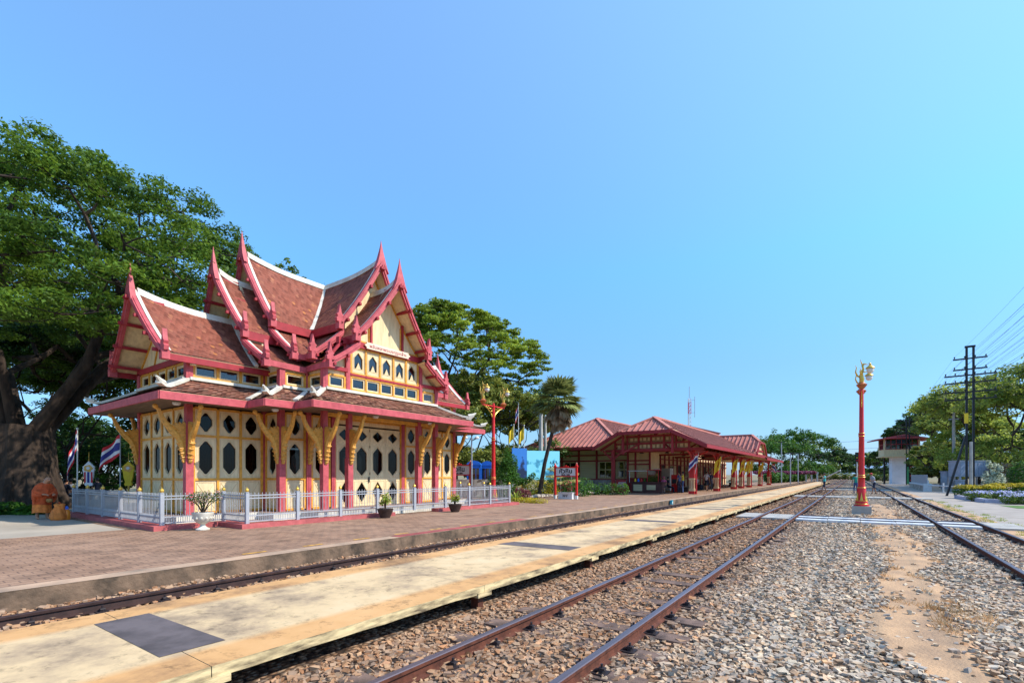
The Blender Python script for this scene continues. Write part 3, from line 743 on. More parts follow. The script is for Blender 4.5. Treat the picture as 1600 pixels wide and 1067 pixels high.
# ---- plan polygon of the walls
PL = [(1.85,-5.7),(1.85,-3.45),(2.82,-3.45),(2.82,-2.53),(3.75,-2.53),(3.75,2.53),(2.82,2.53),(2.82,3.45),(1.85,3.45),(1.85,5.7),
      (-1.85,5.7),(-1.85,3.45),(-2.82,3.45),(-2.82,2.53),(-3.75,2.53),(-3.75,-2.53),(-2.82,-2.53),(-2.82,-3.45),(-1.85,-3.45),(-1.85,-5.7)]
NP = len(PL)
def offs(o):
    out = []
    for i in range(NP):
        a, b, c = PL[i-1], PL[i], PL[(i+1) % NP]
        n = []
        for p, q in ((a, b), (b, c)):
            dx, dy = q[0]-p[0], q[1]-p[1]; l = math.hypot(dx, dy); n.append((dy/l, -dx/l))
        out.append((b[0]+o*(n[0][0]+n[1][0]), b[1]+o*(n[0][1]+n[1][1])))
    return out
convex = [((PL[i][0]-PL[i-1][0])*(PL[(i+1) % NP][1]-PL[i][1])-(PL[i][1]-PL[i-1][1])*(PL[(i+1) % NP][0]-PL[i][0])) > 0 for i in range(NP)]
E1 = offs(1.06)
skirt = link('skirt_roof', None, pav)
ZT, ZE = 4.27, 3.72
for i in range(NP):
    j = (i+1) % NP; A, B, C_, D = PL[i], PL[j], E1[i], E1[j]
    def S(u, v, A=A, B=B, C_=C_, D=D):
        p = Vector((A[0]+(B[0]-A[0])*u, A[1]+(B[1]-A[1])*u, 0)); q = Vector((C_[0]+(D[0]-C_[0])*u, C_[1]+(D[1]-C_[1])*u, 0))
        r = p+(q-p)*v; r.z = ZT+(ZE-ZT)*(v+.18*v*(1-v)); return r
    Lm = math.hypot(C_[0]-D[0], C_[1]-D[1])
    tiles(S, max(Lm, .6), 1.2, mt2, 'tiles', skirt, tw=.12, th=.14, lift=.024, tilt=.010, under='cream_dark')
mb = MB(); E2 = offs(1.09)
for i in range(NP):
    a, b = E2[i], E2[(i+1) % NP]; d = Vector((b[0]-a[0], b[1]-a[1], 0)).normalized()*.0
    mb.bar(Vector((a[0],a[1],3.59))-d, Vector((b[0],b[1],3.59))+d, .06, .21)
mb.build('fascia', M['pink'], skirt)
hp = MB()
for i in range(NP):
    a, b = Vector((*PL[i], 0)), Vector((*E1[i], 0)); n = 7; P = []
    for k in range(n+1):
        v = k/n; p = a+(b-a)*v*(1.05 if convex[i] else 1); p.z = ZT+(ZE-ZT)*(v+.18*v*(1-v))+.035+(.16*max(0, (v-.7)/.3)**2 if convex[i] else 0); P.append(p)
    for k in range(n): hp.bar(P[k], P[k+1]+(P[k+1]-P[k])*.03, .15, .075)
    if convex[i]:
        d = (b-a).normalized(); hp.tube([P[n]-d*.22+Vector((0,0,.0)), P[n]-d*.05+Vector((0,0,.04)), P[n]+d*.10+Vector((0,0,.13))], [.09,.075,.025], 6)
for i in range(NP):
    a, b = PL[i], PL[(i+1) % NP]; d = Vector((b[0]-a[0], b[1]-a[1], 0)).normalized(); nn = Vector((d.y, -d.x, 0))*.07
    hp.bar(Vector((*a, ZT+.03))+nn, Vector((*b, ZT+.03))+nn, .16, .09)
hp.build('hip_cap', M['white_plaster'], skirt)
# flat ceiling boards under the skirt
mb = MB(); 
for i in range(NP):
    j = (i+1) % NP; A, B, C_, D = PL[i], PL[j], E1[i], E1[j]
    mb.add([(A[0],A[1],3.56),(B[0],B[1],3.56),(D[0],D[1],3.50),(C_[0],C_[1],3.50)], [(0,1,2,3)])
mb.build('soffit', mat('soffit_wood', (.20,.14,.10), .7, .2, 3., sx=(1,8,1)), skirt)

cl = MB()
for k, (a, b, c, d) in enumerate([(-1.85,1.85,-5.7,5.7),(-2.82,2.82,-3.45,3.45),(-3.75,3.75,-2.53,2.53)]): cl.box(a, b, c, d, 3.575+.003*k, 3.62+.003*k)
cl.build('ceiling', M['soffit_wood'], pav)
# ---- floor
fl = MB()
for k, (a, b, c, d) in enumerate([(-2.35,2.35,-6.2,6.2),(-3.3,3.3,-3.95,3.95),(-4.25,4.25,-3.05,3.05)]):
    fl.m = 0; fl.box(a, b, c, d, .05, FZ-.01+.003*k); fl.m = 1; fl.add([(a+.03,c+.03,FZ-.005+.003*k),(b-.03,c+.03,FZ-.005+.003*k),(b-.03,d-.03,FZ-.005+.003*k),(a+.03,d-.03,FZ-.005+.003*k)], [(0,1,2,3)])
fl.build('floor', [M['white_plaster'], mat('floor_tile', (.33,.20,.15), .6, .1, 2., coord='World')], pav)
# ---- wall joinery
WIN = {}
def ray_poly(pts, a):
    dx, dy = math.cos(a), math.sin(a); best = None
    for i in range(len(pts)):
        (x1, y1), (x2, y2) = pts[i], pts[(i+1) % len(pts)]; ex, ey = x2-x1, y2-y1; den = dx*ey-dy*ex
        if abs(den) < 1e-9: continue
        t = (x1*ey-y1*ex)/den; s = (x1*dy-y1*dx)/den
        if t > 1e-6 and -1e-6 <= s <= 1+1e-6 and (best is None or t < best): best = t
    return (dx*best, dy*best)
def hole_panel(w, h, hole, th=.045, mould=True, outer=None):
    """panel w x h centred on (0,0) in (x,z), facing -y, with a star-shaped hole"""
    rect = outer or [(-w/2,-h/2),(w/2,-h/2),(w/2,h/2),(-w/2,h/2)]
    ang = sorted(set([round(math.atan2(p[1], p[0]), 5) for p in hole+rect]))
    H = [ray_poly(hole, a) for a in ang]; O = [ray_poly(rect, a) for a in ang]; n = len(ang)
    mb = MB(); vs = [(x,0,z) for x, z in O]+[(x,0,z) for x, z in H]+[(x,th,z) for x, z in H]
    fs = []
    for i in range(n):
        j = (i+1) % n; fs += [(i, j, n+j, n+i), (n+i, n+j, 2*n+j, 2*n+i)]
    vs += [(x,th,z) for x, z in O]; fs += [(2*n+i, 2*n+(i+1) % n, 3*n+(i+1) % n, 3*n+i) for i in range(n)]
    mb.add(vs, fs)
    if mould:
        mb.m = 1; K = []
        for f1, f2, y in ((1.0, 1.0, -.012), (1.13, 1.10, -.012), (1.16, 1.13, .0)):
            K.append([(x*f1, y, z*f2) for x, z in [ray_poly(hole, a) for a in ang]])
        vs = [p for k in K for p in k]+[(x,0,z) for x, z in H]
        fs = []
        for i in range(n):
            j = (i+1) % n; fs += [(i, n+i, n+j, j), (n+i, 2*n+i, 2*n+j, n+j), (3*n+i, i, j, 3*n+j)]
        mb.add(vs, fs)
        # narrow bead set in from the panel edge
        x, z = w/2-.045, h/2-.045
        for (a, b) in (((-x,-z),(x,-z)),((x,-z),(x,z)),((x,z),(-x,z)),((-x,z),(-x,-z))):
            mb.bar((a[0],-.004,a[1]), (b[0],-.004,b[1]), .010, .008, up=(0,1,0))
    return mb
def win_mesh(kind, w, h):
    key = (kind, round(w, 2), round(h, 2))
    if key in WIN: return WIN[key]
    a, b = w/2, h/2; mould = True
    if kind == 'tall': hx, hz = min(a*.62, .27), b*.80; hole = [(-.18*hx,-hz),(.18*hx,-hz),(hx,-hz*.60),(hx,hz*.60),(.18*hx,hz),(-.18*hx,hz),(-hx,hz*.60),(-hx,-hz*.60)]
    elif kind == 'short': hx, hz = min(a*.60, .27), b*.74; hole = [(-.2*hx,-hz),(.2*hx,-hz),(hx,-hz*.28),(hx,hz*.28),(.2*hx,hz),(-.2*hx,hz),(-hx,hz*.28),(-hx,-hz*.28)]
    elif kind == 'door': hx, hz = a*.62, b*.86; hole = [(0,-hz),(hx,-hz*.58),(hx,hz*.58),(0,hz),(-hx,hz*.58),(-hx,-hz*.58)]
    elif kind == 'doors': hx, hz = a*.62, b*.86; hole = [(0,-hz),(hx,-hz*.12),(hx,hz*.12),(0,hz),(-hx,hz*.12),(-hx,-hz*.12)]
    elif kind == 'rect': hole = [(-a+.055,-b+.05),(a-.055,-b+.05),(a-.055,b-.05),(-a+.055,b-.05)]; mould = False
    elif kind == 'lancet': hole = [(a*.62,-b*.62),(a*.62,b*.25),(0,b*.72),(-a*.62,b*.25),(-a*.62,-b*.62)][::-1]; hole = hole[::-1]
    mb = hole_panel(w, h, hole, mould=mould)
    if kind == 'lancet': mb.m = 1; mb.prism([(-a*.36,-b*.63),(a*.36,-b*.63),(0,-b*.10)], lambda p, q, t: (p, t, q), -.012, .02)
    g = MB(); k = max(abs(p[0]) for p in hole)+.012; g.add([(p[0]*1.03, .032, p[1]*1.02) for p in hole], [tuple(range(len(hole)))])
    WIN[key] = (mb.mesh('window', [M['cream'], M['cream_dark']]), g.mesh('pane', M['glass_sky' if kind in ('rect', 'lancet') else 'glass']), hole)
    return WIN[key]
def lower_mesh(w, h):
    key = ('low', round(w, 2), round(h, 2))
    if key in WIN: return WIN[key]
    mb = MB(); mb.box(-w/2, w/2, 0, .045, -h/2, h/2); mb.m = 1; x, z = w/2-.05, h/2-.06
    for (a, b) in (((-x,-z),(x,-z)),((x,-z),(x,z)),((x,z),(-x,z)),((-x,z),(-x,-z)),((-x,z),(0,0)),((x,z),(0,0)),((-x,-z),(0,0)),((x,-z),(0,0))):
        mb.bar((a[0],-.005,a[1]), (b[0],-.005,b[1]), .013, .012, up=(0,1,0))
    WIN[key] = (mb.mesh('lower_panel', [M['cream'], M['cream_dark']]), None, None); return WIN[key]
trim = MB(); trimc = MB()
def rotfor(n): return math.atan2(n[1], n[0])+PI/2
rear = []
def wall_run(a, b, cells, rows, front=True, tr=None, gap=.07, post=.09, back=.0):
    """fill a wall between two posts with cells; rows = (z0, z1, kind)"""
    a, b = Vector((*a, 0)), Vector((*b, 0)); d = (b-a); L = d.length; d.normalize(); n = Vector((d.y, -d.x, 0)); rz = rotfor(n)
    tr = tr or trim; x0 = post; cw = (L-2*post-gap)/cells
    zb, zt = rows[0][0], rows[-1][1]
    for i in range(cells+1):
        p = a+d*(x0+gap/2+i*cw); tr.bar((p.x,p.y,zb-gap/2), (p.x,p.y,zt+gap/2), gap, .10, up=n)
    for k, (z0, z1, kind) in enumerate(rows):
        for zz in ([z0-gap/2, z1+gap/2] if k == len(rows)-1 else [z0-gap/2]):
            for i in range(cells):
                p = a+d*(x0+gap+i*cw); q = a+d*(x0+(i+1)*cw); tr.bar((p.x,p.y,zz), (q.x,q.y,zz), .094, gap)
        for i in range(cells):
            p = a+d*(x0+gap/2+(i+.5)*cw); w, h = cw-gap, z1-z0; loc = Vector((p.x, p.y, (z0+z1)/2))+n*.012
            if kind == 'low': me = lower_mesh(w, h); nm = 'lower_panel'
            else: me = win_mesh(kind, w, h); nm = 'clerestory_window' if kind == 'rect' else ('arched_window' if kind == 'lancet' else 'window')
            if front:
                o = link(nm, me[0], pav, loc, (0, 0, rz))
                if me[1]: link('pane', me[1], o)
            else: rear.append((me, loc, rz))
MAIN = [(.42, 1.33, 'low'), (1.40, 2.62, 'tall'), (2.69, 3.44, 'short')]
runs = [((-1.85,-5.7),(1.85,-5.7),4,1), ((1.85,-5.7),(1.85,-3.45),3,1), ((1.85,-3.45),(2.82,-3.45),1,1), ((2.82,-3.45),(2.82,-2.53),1,1), ((2.82,-2.53),(2.82,-1.61),1,1),
        ((2.82,1.61),(2.82,2.53),1,1), ((2.82,2.53),(2.82,3.45),1,1), ((2.82,3.45),(1.85,3.45),1,0), ((1.85,3.45),(1.85,5.7),3,1), ((1.85,5.7),(-1.85,5.7),4,0)]
for a, b, c, fr in runs: wall_run(a, b, c, MAIN, front=bool(fr))
for a, b, c, fr in runs[1:9]: wall_run((-b[0], b[1]), (-a[0], a[1]), c, MAIN, front=False)
# doors on both long sides: four narrow leaves each
def doors(sx, front):
    for i in range(4):
        w = (3.22-.28)/4; y = -1.61+.14+w*(i+.5); root = None
        if front:
            root = link('door_leaf', None, pav, (sx*2.82, y, 0), (0, 0, rotfor((sx, 0))))
            mb = MB(); x = w/2-.006
            for z in (.35, 1.30, 2.62, 3.17): mb.box(-x, x, 0, .05, z, z+.07)
            mb.box(-x, x, 0, .05, 3.30, 3.44); mb.each('cross_rail', M['cream'], root)
            for z0, z1, kd in ((.42, 1.30, 'doors'), (1.37, 2.62, 'door'), (2.69, 3.17, 'doors')):
                me = win_mesh(kd, w-.012, z1-z0); o = link('window', me[0], root, (0, .0, (z0+z1)/2)); link('pane', me[1], root, (0, .0, (z0+z1)/2))
            if i == 1:
                mb = MB(); mb.box(w/2-.07, w/2-.03, -.05, 0, 1.22, 1.42); mb.tube([(w/2-.05,-.05,1.36),(w/2-.05,-.10,1.36),(w/2-.13,-.10,1.36)], .010, 6); mb.build('handle', M['dark_metal'], root)
            mb = MB()
            for z in (.6, 1.5, 2.5, 3.1): mb.box(-x-.015 if i % 2 == 0 else x-.005, -x+.005 if i % 2 == 0 else x+.015, -.012, 0, z, z+.09)
            mb.each('hinge', M['dark_metal'], root)
        else:
            for z0, z1, kd in ((.42, 1.30, 'doors'), (1.37, 2.62, 'door'), (2.69, 3.17, 'doors')): rear.append((win_mesh(kd, w-.012, z1-z0), Vector((sx*2.82, y, (z0+z1)/2)), rotfor((sx, 0))))
doors(1, True); doors(-1, False)
for sx in (1, -1):
    for s in (-1, 1): trim.cbox(sx*2.82, s*1.51, .34, .10, .06, 3.2)
    trim.box(sx*2.82-.05, sx*2.82+.05, -1.5, 1.5, 3.44, 3.56)
# transom shade over the porch: orange beam between the front columns
for sx in (1, -1):
    trim.box(sx*3.75-.05, sx*3.75+.05, -2.5, 2.5, 3.40, 3.52)
# clerestory
CL = [(4.40, 4.74, 'rect')]
cruns = [((-1.85,-5.7),(1.85,-5.7),5), ((1.85,-5.7),(1.85,-3.45),3), ((1.85,-3.45),(2.82,-3.45),1), ((2.82,-3.45),(2.82,-2.53),1), ((2.82,-2.53),(3.75,-2.53),1), ((3.75,-2.53),(3.75,-1.66),1),
         ((3.75,-1.66),(3.75,1.66),5), ((3.75,1.66),(3.75,2.53),1), ((1.85,3.45),(1.85,5.7),3), ((2.82,2.53),(2.82,3.45),1)]
for a, b, c in cruns:
    if abs(a[0]-3.75) < .01 and c == 5: wall_run(a, b, c, [(4.42, 4.80, 'rect')]); wall_run(a, b, c, [(4.98, 5.80, 'lancet')])
    else: wall_run(a, b, c, CL)
# plain cream boarding round the clerestory where no window shows, and behind the posts
for i in range(NP):
    a, b = PL[i], PL[(i+1) % NP]; d = Vector((b[0]-a[0], b[1]-a[1], 0)).normalized(); n = Vector((d.y, -d.x, 0))
    for z0, z1 in ((4.16, 4.37), (4.80, 5.0)):
        c = Vector((*a, (z0+z1)/2)); e = Vector((*b, (z0+z1)/2)); trimc.bar(c-n*.03, e-n*.03, .05, z1-z0)
    if a[0]+b[0] < -1: 
        c = Vector((*a, 4.6)); e = Vector((*b, 4.6)); trimc.bar(c-n*.03, e-n*.03, .04, .42)
for s in (-1, 1):
    c = Vector((3.72, s*1.70, 4.9)); 
trim.build('wall_trim', M['orange'], pav); trimc.build('wall_board', M['cream'], pav)
# rear walls as one mesh
mb = MB(); gb = MB()
for me, loc, rz in rear:
    c, s = math.cos(rz), math.sin(rz); fn = lambda v: (loc.x+v.x*c-v.y*s, loc.y+v.x*s+v.y*c, loc.z+v.z)
    for src, dst in ((me[0], mb), (me[1], gb)):
        if src is None: continue
        dst.add([fn(v.co) for v in src.vertices], [tuple(p.vertices) for p in src.polygons])
rw = mb.build('rear_wall', M['cream'], pav); gb.build('pane', M['glass'], rw)
# posts
def post(x, y, z0, z1, w=.17, foot=False):
    mb = MB(); mb.cbox(x, y, z0, w, w, z1-z0)
    for s in (-1, 1): mb.box(x+s*w/2-.004, x+s*w/2+.008, y-.02, y+.02, z0+.1, z1-.1); mb.box(x-.02, x+.02, y+s*w/2-.004, y+s*w/2+.008, z0+.1, z1-.1)
    if foot: mb.cbox(x, y, z0, w+.035, w+.035, 1.72)
    mb.build('post', M['pink'], pav)
for x, y in PL:
    if abs(x) > 3.7: post(x, y, FZ, 3.56, .16, True); post(x, y, 4.25, 5.0, .17)
    else: post(x, y, FZ, 3.56, .17, abs(x) < 1.9 and abs(y) > 5 or (abs(x) > 2.8 and abs(y) > 3.4)); post(x, y, 4.25, 4.85, .18)
for sx in (1, -1):
    for s in (-1, 1): post(sx*3.75, s*1.59, FZ, 3.56, .16, True); post(sx*2.82, s*1.59, FZ, 3.5, .15); post(sx*3.75, s*1.67, 4.25, 6.05, .15)
# beams of the front gable
rb = MB()
for sx in (1, -1):
    X = sx*3.75
    rb.box(min(X-.05*sx, X+.07*sx), max(X-.05*sx, X+.07*sx), -1.58, 1.58, 4.86, 4.93)
    rb.box(min(X-.06*sx, X+.10*sx), max(X-.06*sx, X+.10*sx), -2.05, 2.05, 5.86, 6.06)
    for s in (-1, 1):
        rb.box(min(X, X+.09*sx), max(X, X+.09*sx), s*.72-.04, s*.72+.04, 6.06, 7.10)
        rb.bar((X+.05*sx, s*1.70, 5.0), (X+.05*sx, s*2.55, 5.0), .10, .12)
        rb.bar((X+.05*sx, s*1.9, 5.95), (X+.05*sx, s*2.6, 5.08), .10, .08)
for sy in (1, -1):
    Y = sy*5.7; rb.box(-1.95, 1.95, min(Y-.05*sy, Y+.09*sy), max(Y-.05*sy, Y+.09*sy), 4.80, 4.98)
    Y = sy*5.72; rb.box(-.9, .9, min(Y, Y+.07*sy), max(Y, Y+.07*sy), 5.86, 5.94)
rb.each('tie_beam', M['red_paint'], pav)
ob = MB()
for s in (-1, 1):
    for t in (-1, 1): ob.box(3.752, 3.79, s*.72+t*.065-.02, s*.72+t*.065+.02, 6.1, 6.98)
ob.box(3.752, 3.79, -.64, .64, 6.08, 6.13)
for s in (-1, 1): ob.box(3.752, 3.79, min(s*.80, s*1.5), max(s*.80, s*1.5), 6.08, 6.13)
ob.each('gable_trim', M['orange'], pav)
# recessed cream wall panel between lancets and eaves
gw = MB()
for s in (-1, 1): gw.prism([(s*1.66,4.98),(s*2.5,4.98),(s*1.66,5.66)], lambda a, b, t: (t, a, b), 3.66, 3.72)
gw.each('gable_wall', M['cream'], pav)
# name board with Thai lettering
nb = link('name_board', None, pav, (3.87, -.02, 5.99), (0, 0, 0))
mb = MB(); mb.prism([(-1.05,0),(-.96,.06),(-.96,.11),(.96,.11),(.96,.06),(1.05,0),(.96,-.06),(.96,-.11),(-.96,-.11),(-.96,-.06)], lambda a, b, t: (t, a, b), 0, .04)
mb.build('board', mat('board_pinkcream', (.80,.62,.46), .5, .04), nb)
text_mesh('lettering', 'พลับพลาพระมงกุฎเกล้าฯ', .17, M['red_paint'], nb, lambda x, y, z: (.045+z*.5, x*1.02, y*.95-.01), .003)
# carved arm brackets holding the eaves
def bracket_mesh():
    mb = MB()
    pts = [(.0,1.86),(.05,1.84),(.09,1.90),(.08,1.98),(.12,2.06),(.10,2.14),(.16,2.22),(.14,2.32),(.22,2.40),(.21,2.50),(.30,2.60),(.36,2.66),(.42,2.74),(.50,2.86),(.58,2.98),(.63,3.10),(.67,3.22),(.70,3.33),
           (.64,3.36),(.58,3.22),(.52,3.10),(.45,3.00),(.36,2.93),(.29,2.92),(.26,3.00),(.20,2.95),(.15,3.02),(.10,2.96),(.05,3.04),(.0,2.98)]
    mb.prism([(a, b) for a, b in pts], lambda a, b, t: (a, t, b), -.045, .045)
    mb.tube([(.03,0,1.95),(.07,0,2.2),(.12,0,2.45),(.22,0,2.66),(.36,0,2.82),(.50,0,3.0),(.60,0,3.18),(.68,0,3.34),(.74,0,3.40)], [.05,.075,.085,.085,.075,.058,.047,.042,.05], 8)
    mb.sphere((.74,0,3.41), .072, 8, 6)
    for z, x in ((2.02,.05),(2.14,.08),(2.28,.11),(2.44,.15)): mb.tube([(x-.05,-.06,z),(x+.05,-.065,z-.03),(x+.07,0,z-.05),(x+.05,.065,z-.03),(x-.05,.06,z)], .018, 5)
    mb.tube([(.10,.0,2.75),(.22,-.05,2.78),(.34,-.07,2.90)], .022, 5); mb.tube([(.10,0,2.75),(.22,.05,2.78),(.34,.07,2.90)], .022, 5)
    return mb.mesh('eave_bracket', M['ochre'], smooth=True)
BR = bracket_mesh()
def bracket(x, y, dx, dy): link('eave_bracket', BR, pav, (x+dx*.08, y+dy*.08, 0), (0, 0, math.atan2(dy, dx)))
for i, (x, y) in enumerate(PL):
    if convex[i]: bracket(x, y, math.copysign(1, x), 0); bracket(x, y, 0, math.copysign(1, y))
for sx in (1, -1):
    for s in (-1, 1): bracket(sx*3.75, s*1.59, sx, 0)
bracket(2.82, -2.53, 1, 0)
# little round lamps on the soffit
mb = MB()
for x, y in ((4.4,-1.0),(3.3,-3.9),(2.4,-6.2),(4.4,1.6)): mb.lathe([(.10,3.50),(.10,3.45),(.06,3.42)], 10, (x,y,0))
mb.each('ceiling_lamp', M['white_paint'], pav)
# ================================================================ RAILING, KERB, POTS, MONK, FLAGS
FX = -13.0
def railing():
    t = thing('railing', 'white painted metal railing with small golden ball caps round the timber pavilion', 'railing', (FX, 6.33, PZ+.12))
    O = Vector(t.location); pm = MB(); pm.cbox(0, 0, 0, .085, .085, .80); pm.lathe([(.05,.80),(.055,.82),(.03,.83)], 8)
    pmesh = pm.mesh('post', M['fence_paint']); b = MB(); b.lathe([(.028,.83),(.045,.85),(.05,.88),(.035,.915),(.012,.93),(.004,.965)], 10); bm = b.mesh('ball_cap', M['gold'])
    def post(x, y): p = link('post', pmesh, t, Vector((x, y, PZ+.12))-O); link('ball_cap', bm, p)
    def panel(a, c):
        a, c = Vector((*a, 0)), Vector((*c, 0)); d = (c-a); L = d.length; d.normalize(); mb = MB(); p0, p1 = a+d*.05, c-d*.05
        zz = lambda p, z: (p.x-O.x, p.y-O.y, z)
        for z in (.66, .735, .05, .20): mb.bar(zz(p0, z), zz(p1, z), .028, .028)
        n = int(L/.105)
        for i in range(n):
            p = p0+(p1-p0)*((i+.5)/n); mb.tube([zz(p, .03), zz(p, .785)], .0085, 5); mb.tube([zz(p, .785), zz(p, .81)], [.014, .004], 5)
            q = p0+(p1-p0)*((i+1)/n); mb.tube([zz(q, .03), zz(q, .26)], .008, 4)
        mb.build('panel', M['fence_paint'], t)
    Y = [6.33, 7.74, 9.15, 10.57, 12.24, 13.86, 15.28, 16.69, 18.14]
    for i, y in enumerate(Y):
        post(FX, y)
        if i: panel((FX, Y[i-1]), (FX, y))
    post(-14.3, 6.33); panel((FX, 6.33), (-14.3, 6.33))
    post(-14.3, 4.86); panel((-14.3, 6.33), (-14.3, 4.86))
    xs = [-14.3, -15.82, -17.3, -18.85, -20.4, -21.9]
    for i in range(1, 6): post(xs[i], 4.86); panel((xs[i-1], 4.86), (xs[i], 4.86))
    xs = [FX, -14.5, -16.0, -17.5, -19.0]
    for i in range(1, 5): post(xs[i], 18.14); panel((xs[i-1], 18.14), (xs[i], 18.14))
railing()
mb = MB()
def kb(x0, x1, y0, y1): mb.box(x0, x1, y0, y1, .05, PZ+.12)
kb(-22.4,-14.10,4.62,5.02); kb(-14.46,-14.10,5.02,6.12); kb(-14.46,-12.82,6.12,6.48); kb(-13.18,-12.82,6.48,11.2); kb(-13.18,-12.82,13.3,18.4)
kb(-20,-12.3,18.0,18.4) if False else kb(-20,-12.82,18.4,18.7)
o = mb.build('kerb', mat('kerb_paint', (.44,.10,.095), .7, .15, 3., coord='World', bump=.2), loc=(0,0,0)); tag(o, 'low faded crimson kerb carrying the white railing around the pavilion', 'kerb')

def leafcloud(name, spheres, n, size, m, parent=None, loc=(0,0,0), shell=.5, flat=.5, asp=.55, top=0., seed=1):
    """leaf-sized faces spread through a set of ellipsoids (x,y,z,rx,ry,rz)"""
    g = np.random.default_rng(seed); Sx = np.array(spheres, float)
    if Sx.shape[1] == 4: Sx = np.concatenate([Sx, Sx[:, 3:4], Sx[:, 3:4]], 1)
    vol = Sx[:, 3]*Sx[:, 4]+Sx[:, 3]*Sx[:, 5]+.02; k = g.choice(len(Sx), n, p=vol/vol.sum()); c = Sx[k]
    d = g.normal(size=(n, 3)); d /= np.linalg.norm(d, axis=1)[:, None]
    if top: d[:, 2] = np.where((d[:, 2] < 0) & (g.random(n) < top), -d[:, 2], d[:, 2])
    r = (shell+(1-shell)*g.random(n)**.5)*g.uniform(.85, 1.12, n)
    p = c[:, :3]+d*c[:, 3:]*r[:, None]
    nz = np.stack([g.normal(size=n)*flat, g.normal(size=n)*flat, np.abs(g.normal(size=n))*.5+.4], 1)+d*.35; nz /= np.linalg.norm(nz, axis=1)[:, None]
    t = g.normal(size=(n, 3)); t -= nz*(t*nz).sum(1)[:, None]; t /= np.linalg.norm(t, axis=1)[:, None]; b = np.cross(nz, t)
    s = size*g.uniform(.6, 1.35, n)[:, None]
    V = np.stack([p-t*s, p+b*s*asp-t*s*.1, p+t*s, p-b*s*asp+t*s*.1], 1).reshape(-1, 3); F = np.arange(4*n).reshape(n, 4)
    return link(name, npmesh(name, V, F, m), parent, loc)
def bush(name, label, cat, loc, spheres, n, size, m, group=None, stem=True, seed=1, flower=None, fn=0):
    t = thing(name, label, cat, loc, 0, group)
    leafcloud('foliage', spheres, n, size, m, t, shell=.55, seed=seed)
    if stem:
        mb = MB()
        for s in spheres[:6]: mb.tube([(0,0,0), (s[0]*.5+.01, s[1]*.5, s[2]*.5), (s[0], s[1], s[2])], [.03,.02,.01], 5)
        mb.build('stem', M['bark'], t)
    if flower: leafcloud('flowers', spheres, fn, size*.8, flower, t, shell=.9, seed=seed+3)
    return t
# urn planter
v = thing('urn_planter', 'ornate white stone urn with a sparse pink flowering shrub, in front of the railing corner', 'planter', lay(317, 12.3, PZ))
mb = MB(); mb.lathe([(.155,0),(.16,.03),(.10,.06),(.06,.10),(.055,.14),(.10,.17),(.17,.22),(.215,.30),(.225,.37),(.25,.42),(.25,.45),(.21,.45),(.19,.40)], 18)
for k in range(12): a = 2*PI*k/12; mb.sphere((.205*math.cos(a), .205*math.sin(a), .31), .035, 6, 4)
mb.build('urn', M['white_plaster'], v, smooth=True)
def twigs(parent, n, h, spread, r0=.014, z0=.4, seed=2, mname='bark'):
    rr = random.Random(seed); mb = MB(); tips = []
    for _ in range(n):
        a = rr.uniform(0, 2*PI); s = rr.uniform(.2, 1)*spread; hh = h*rr.uniform(.6, 1); m_ = (math.cos(a)*s*.35, math.sin(a)*s*.35, z0+hh*.5); e = (math.cos(a)*s, math.sin(a)*s, z0+hh)
        mb.tube([(0,0,z0), m_, e], [r0, r0*.7, r0*.35], 5); tips.append(e); tips.append(((m_[0]+e[0])/2+rr.uniform(-.05,.05), (m_[1]+e[1])/2+rr.uniform(-.05,.05), (m_[2]+e[2])/2))
    mb.build('stem', M[mname], parent); return tips
tp = twigs(v, 15, .62, .42); leafcloud('foliage', [(*p, .11) for p in tp], 650, .028, M['leaf_mid'], v); leafcloud('flowers', [(*p, .08) for p in tp], 330, .024, leafmat('flower_pink', (.55,.30,.28), (.8,.62,.55), trans=.2, scale=6), v)
def pot(loc, label, seed, h):
    t = thing('potted_plant', label, 'potted plant', loc, 0, 'dark bowl pots in front of the railing'); mb = MB()
    mb.lathe([(.15,0),(.155,.02),(.21,.14),(.245,.25),(.26,.27),(.26,.30),(.23,.30),(.22,.25)], 16); mb.build('pot', mat_pot, t, smooth=True)
    tp = twigs(t, 5, h, .18, .022, .24, seed); leafcloud('foliage', [(*p, .11) for p in tp], 130, .075, M['leaf_yg'], t, asp=.35, seed=seed)
mat_pot = mat('pot_clay', (.045,.025,.02), .6, .2, 9., bump=.3)
leafmat('leaf_yg', (.10,.20,.02), (.38,.42,.06), trans=.3, scale=3)
pot(lay(602, 15.7, PZ), 'dark bowl pot with a yellow green shrub, in front of the pavilion doors', 4, .50)
pot(lay(711, 18.2, PZ), 'dark bowl pot with a thin red-stemmed plant, near the right end of the railing', 9, .46)

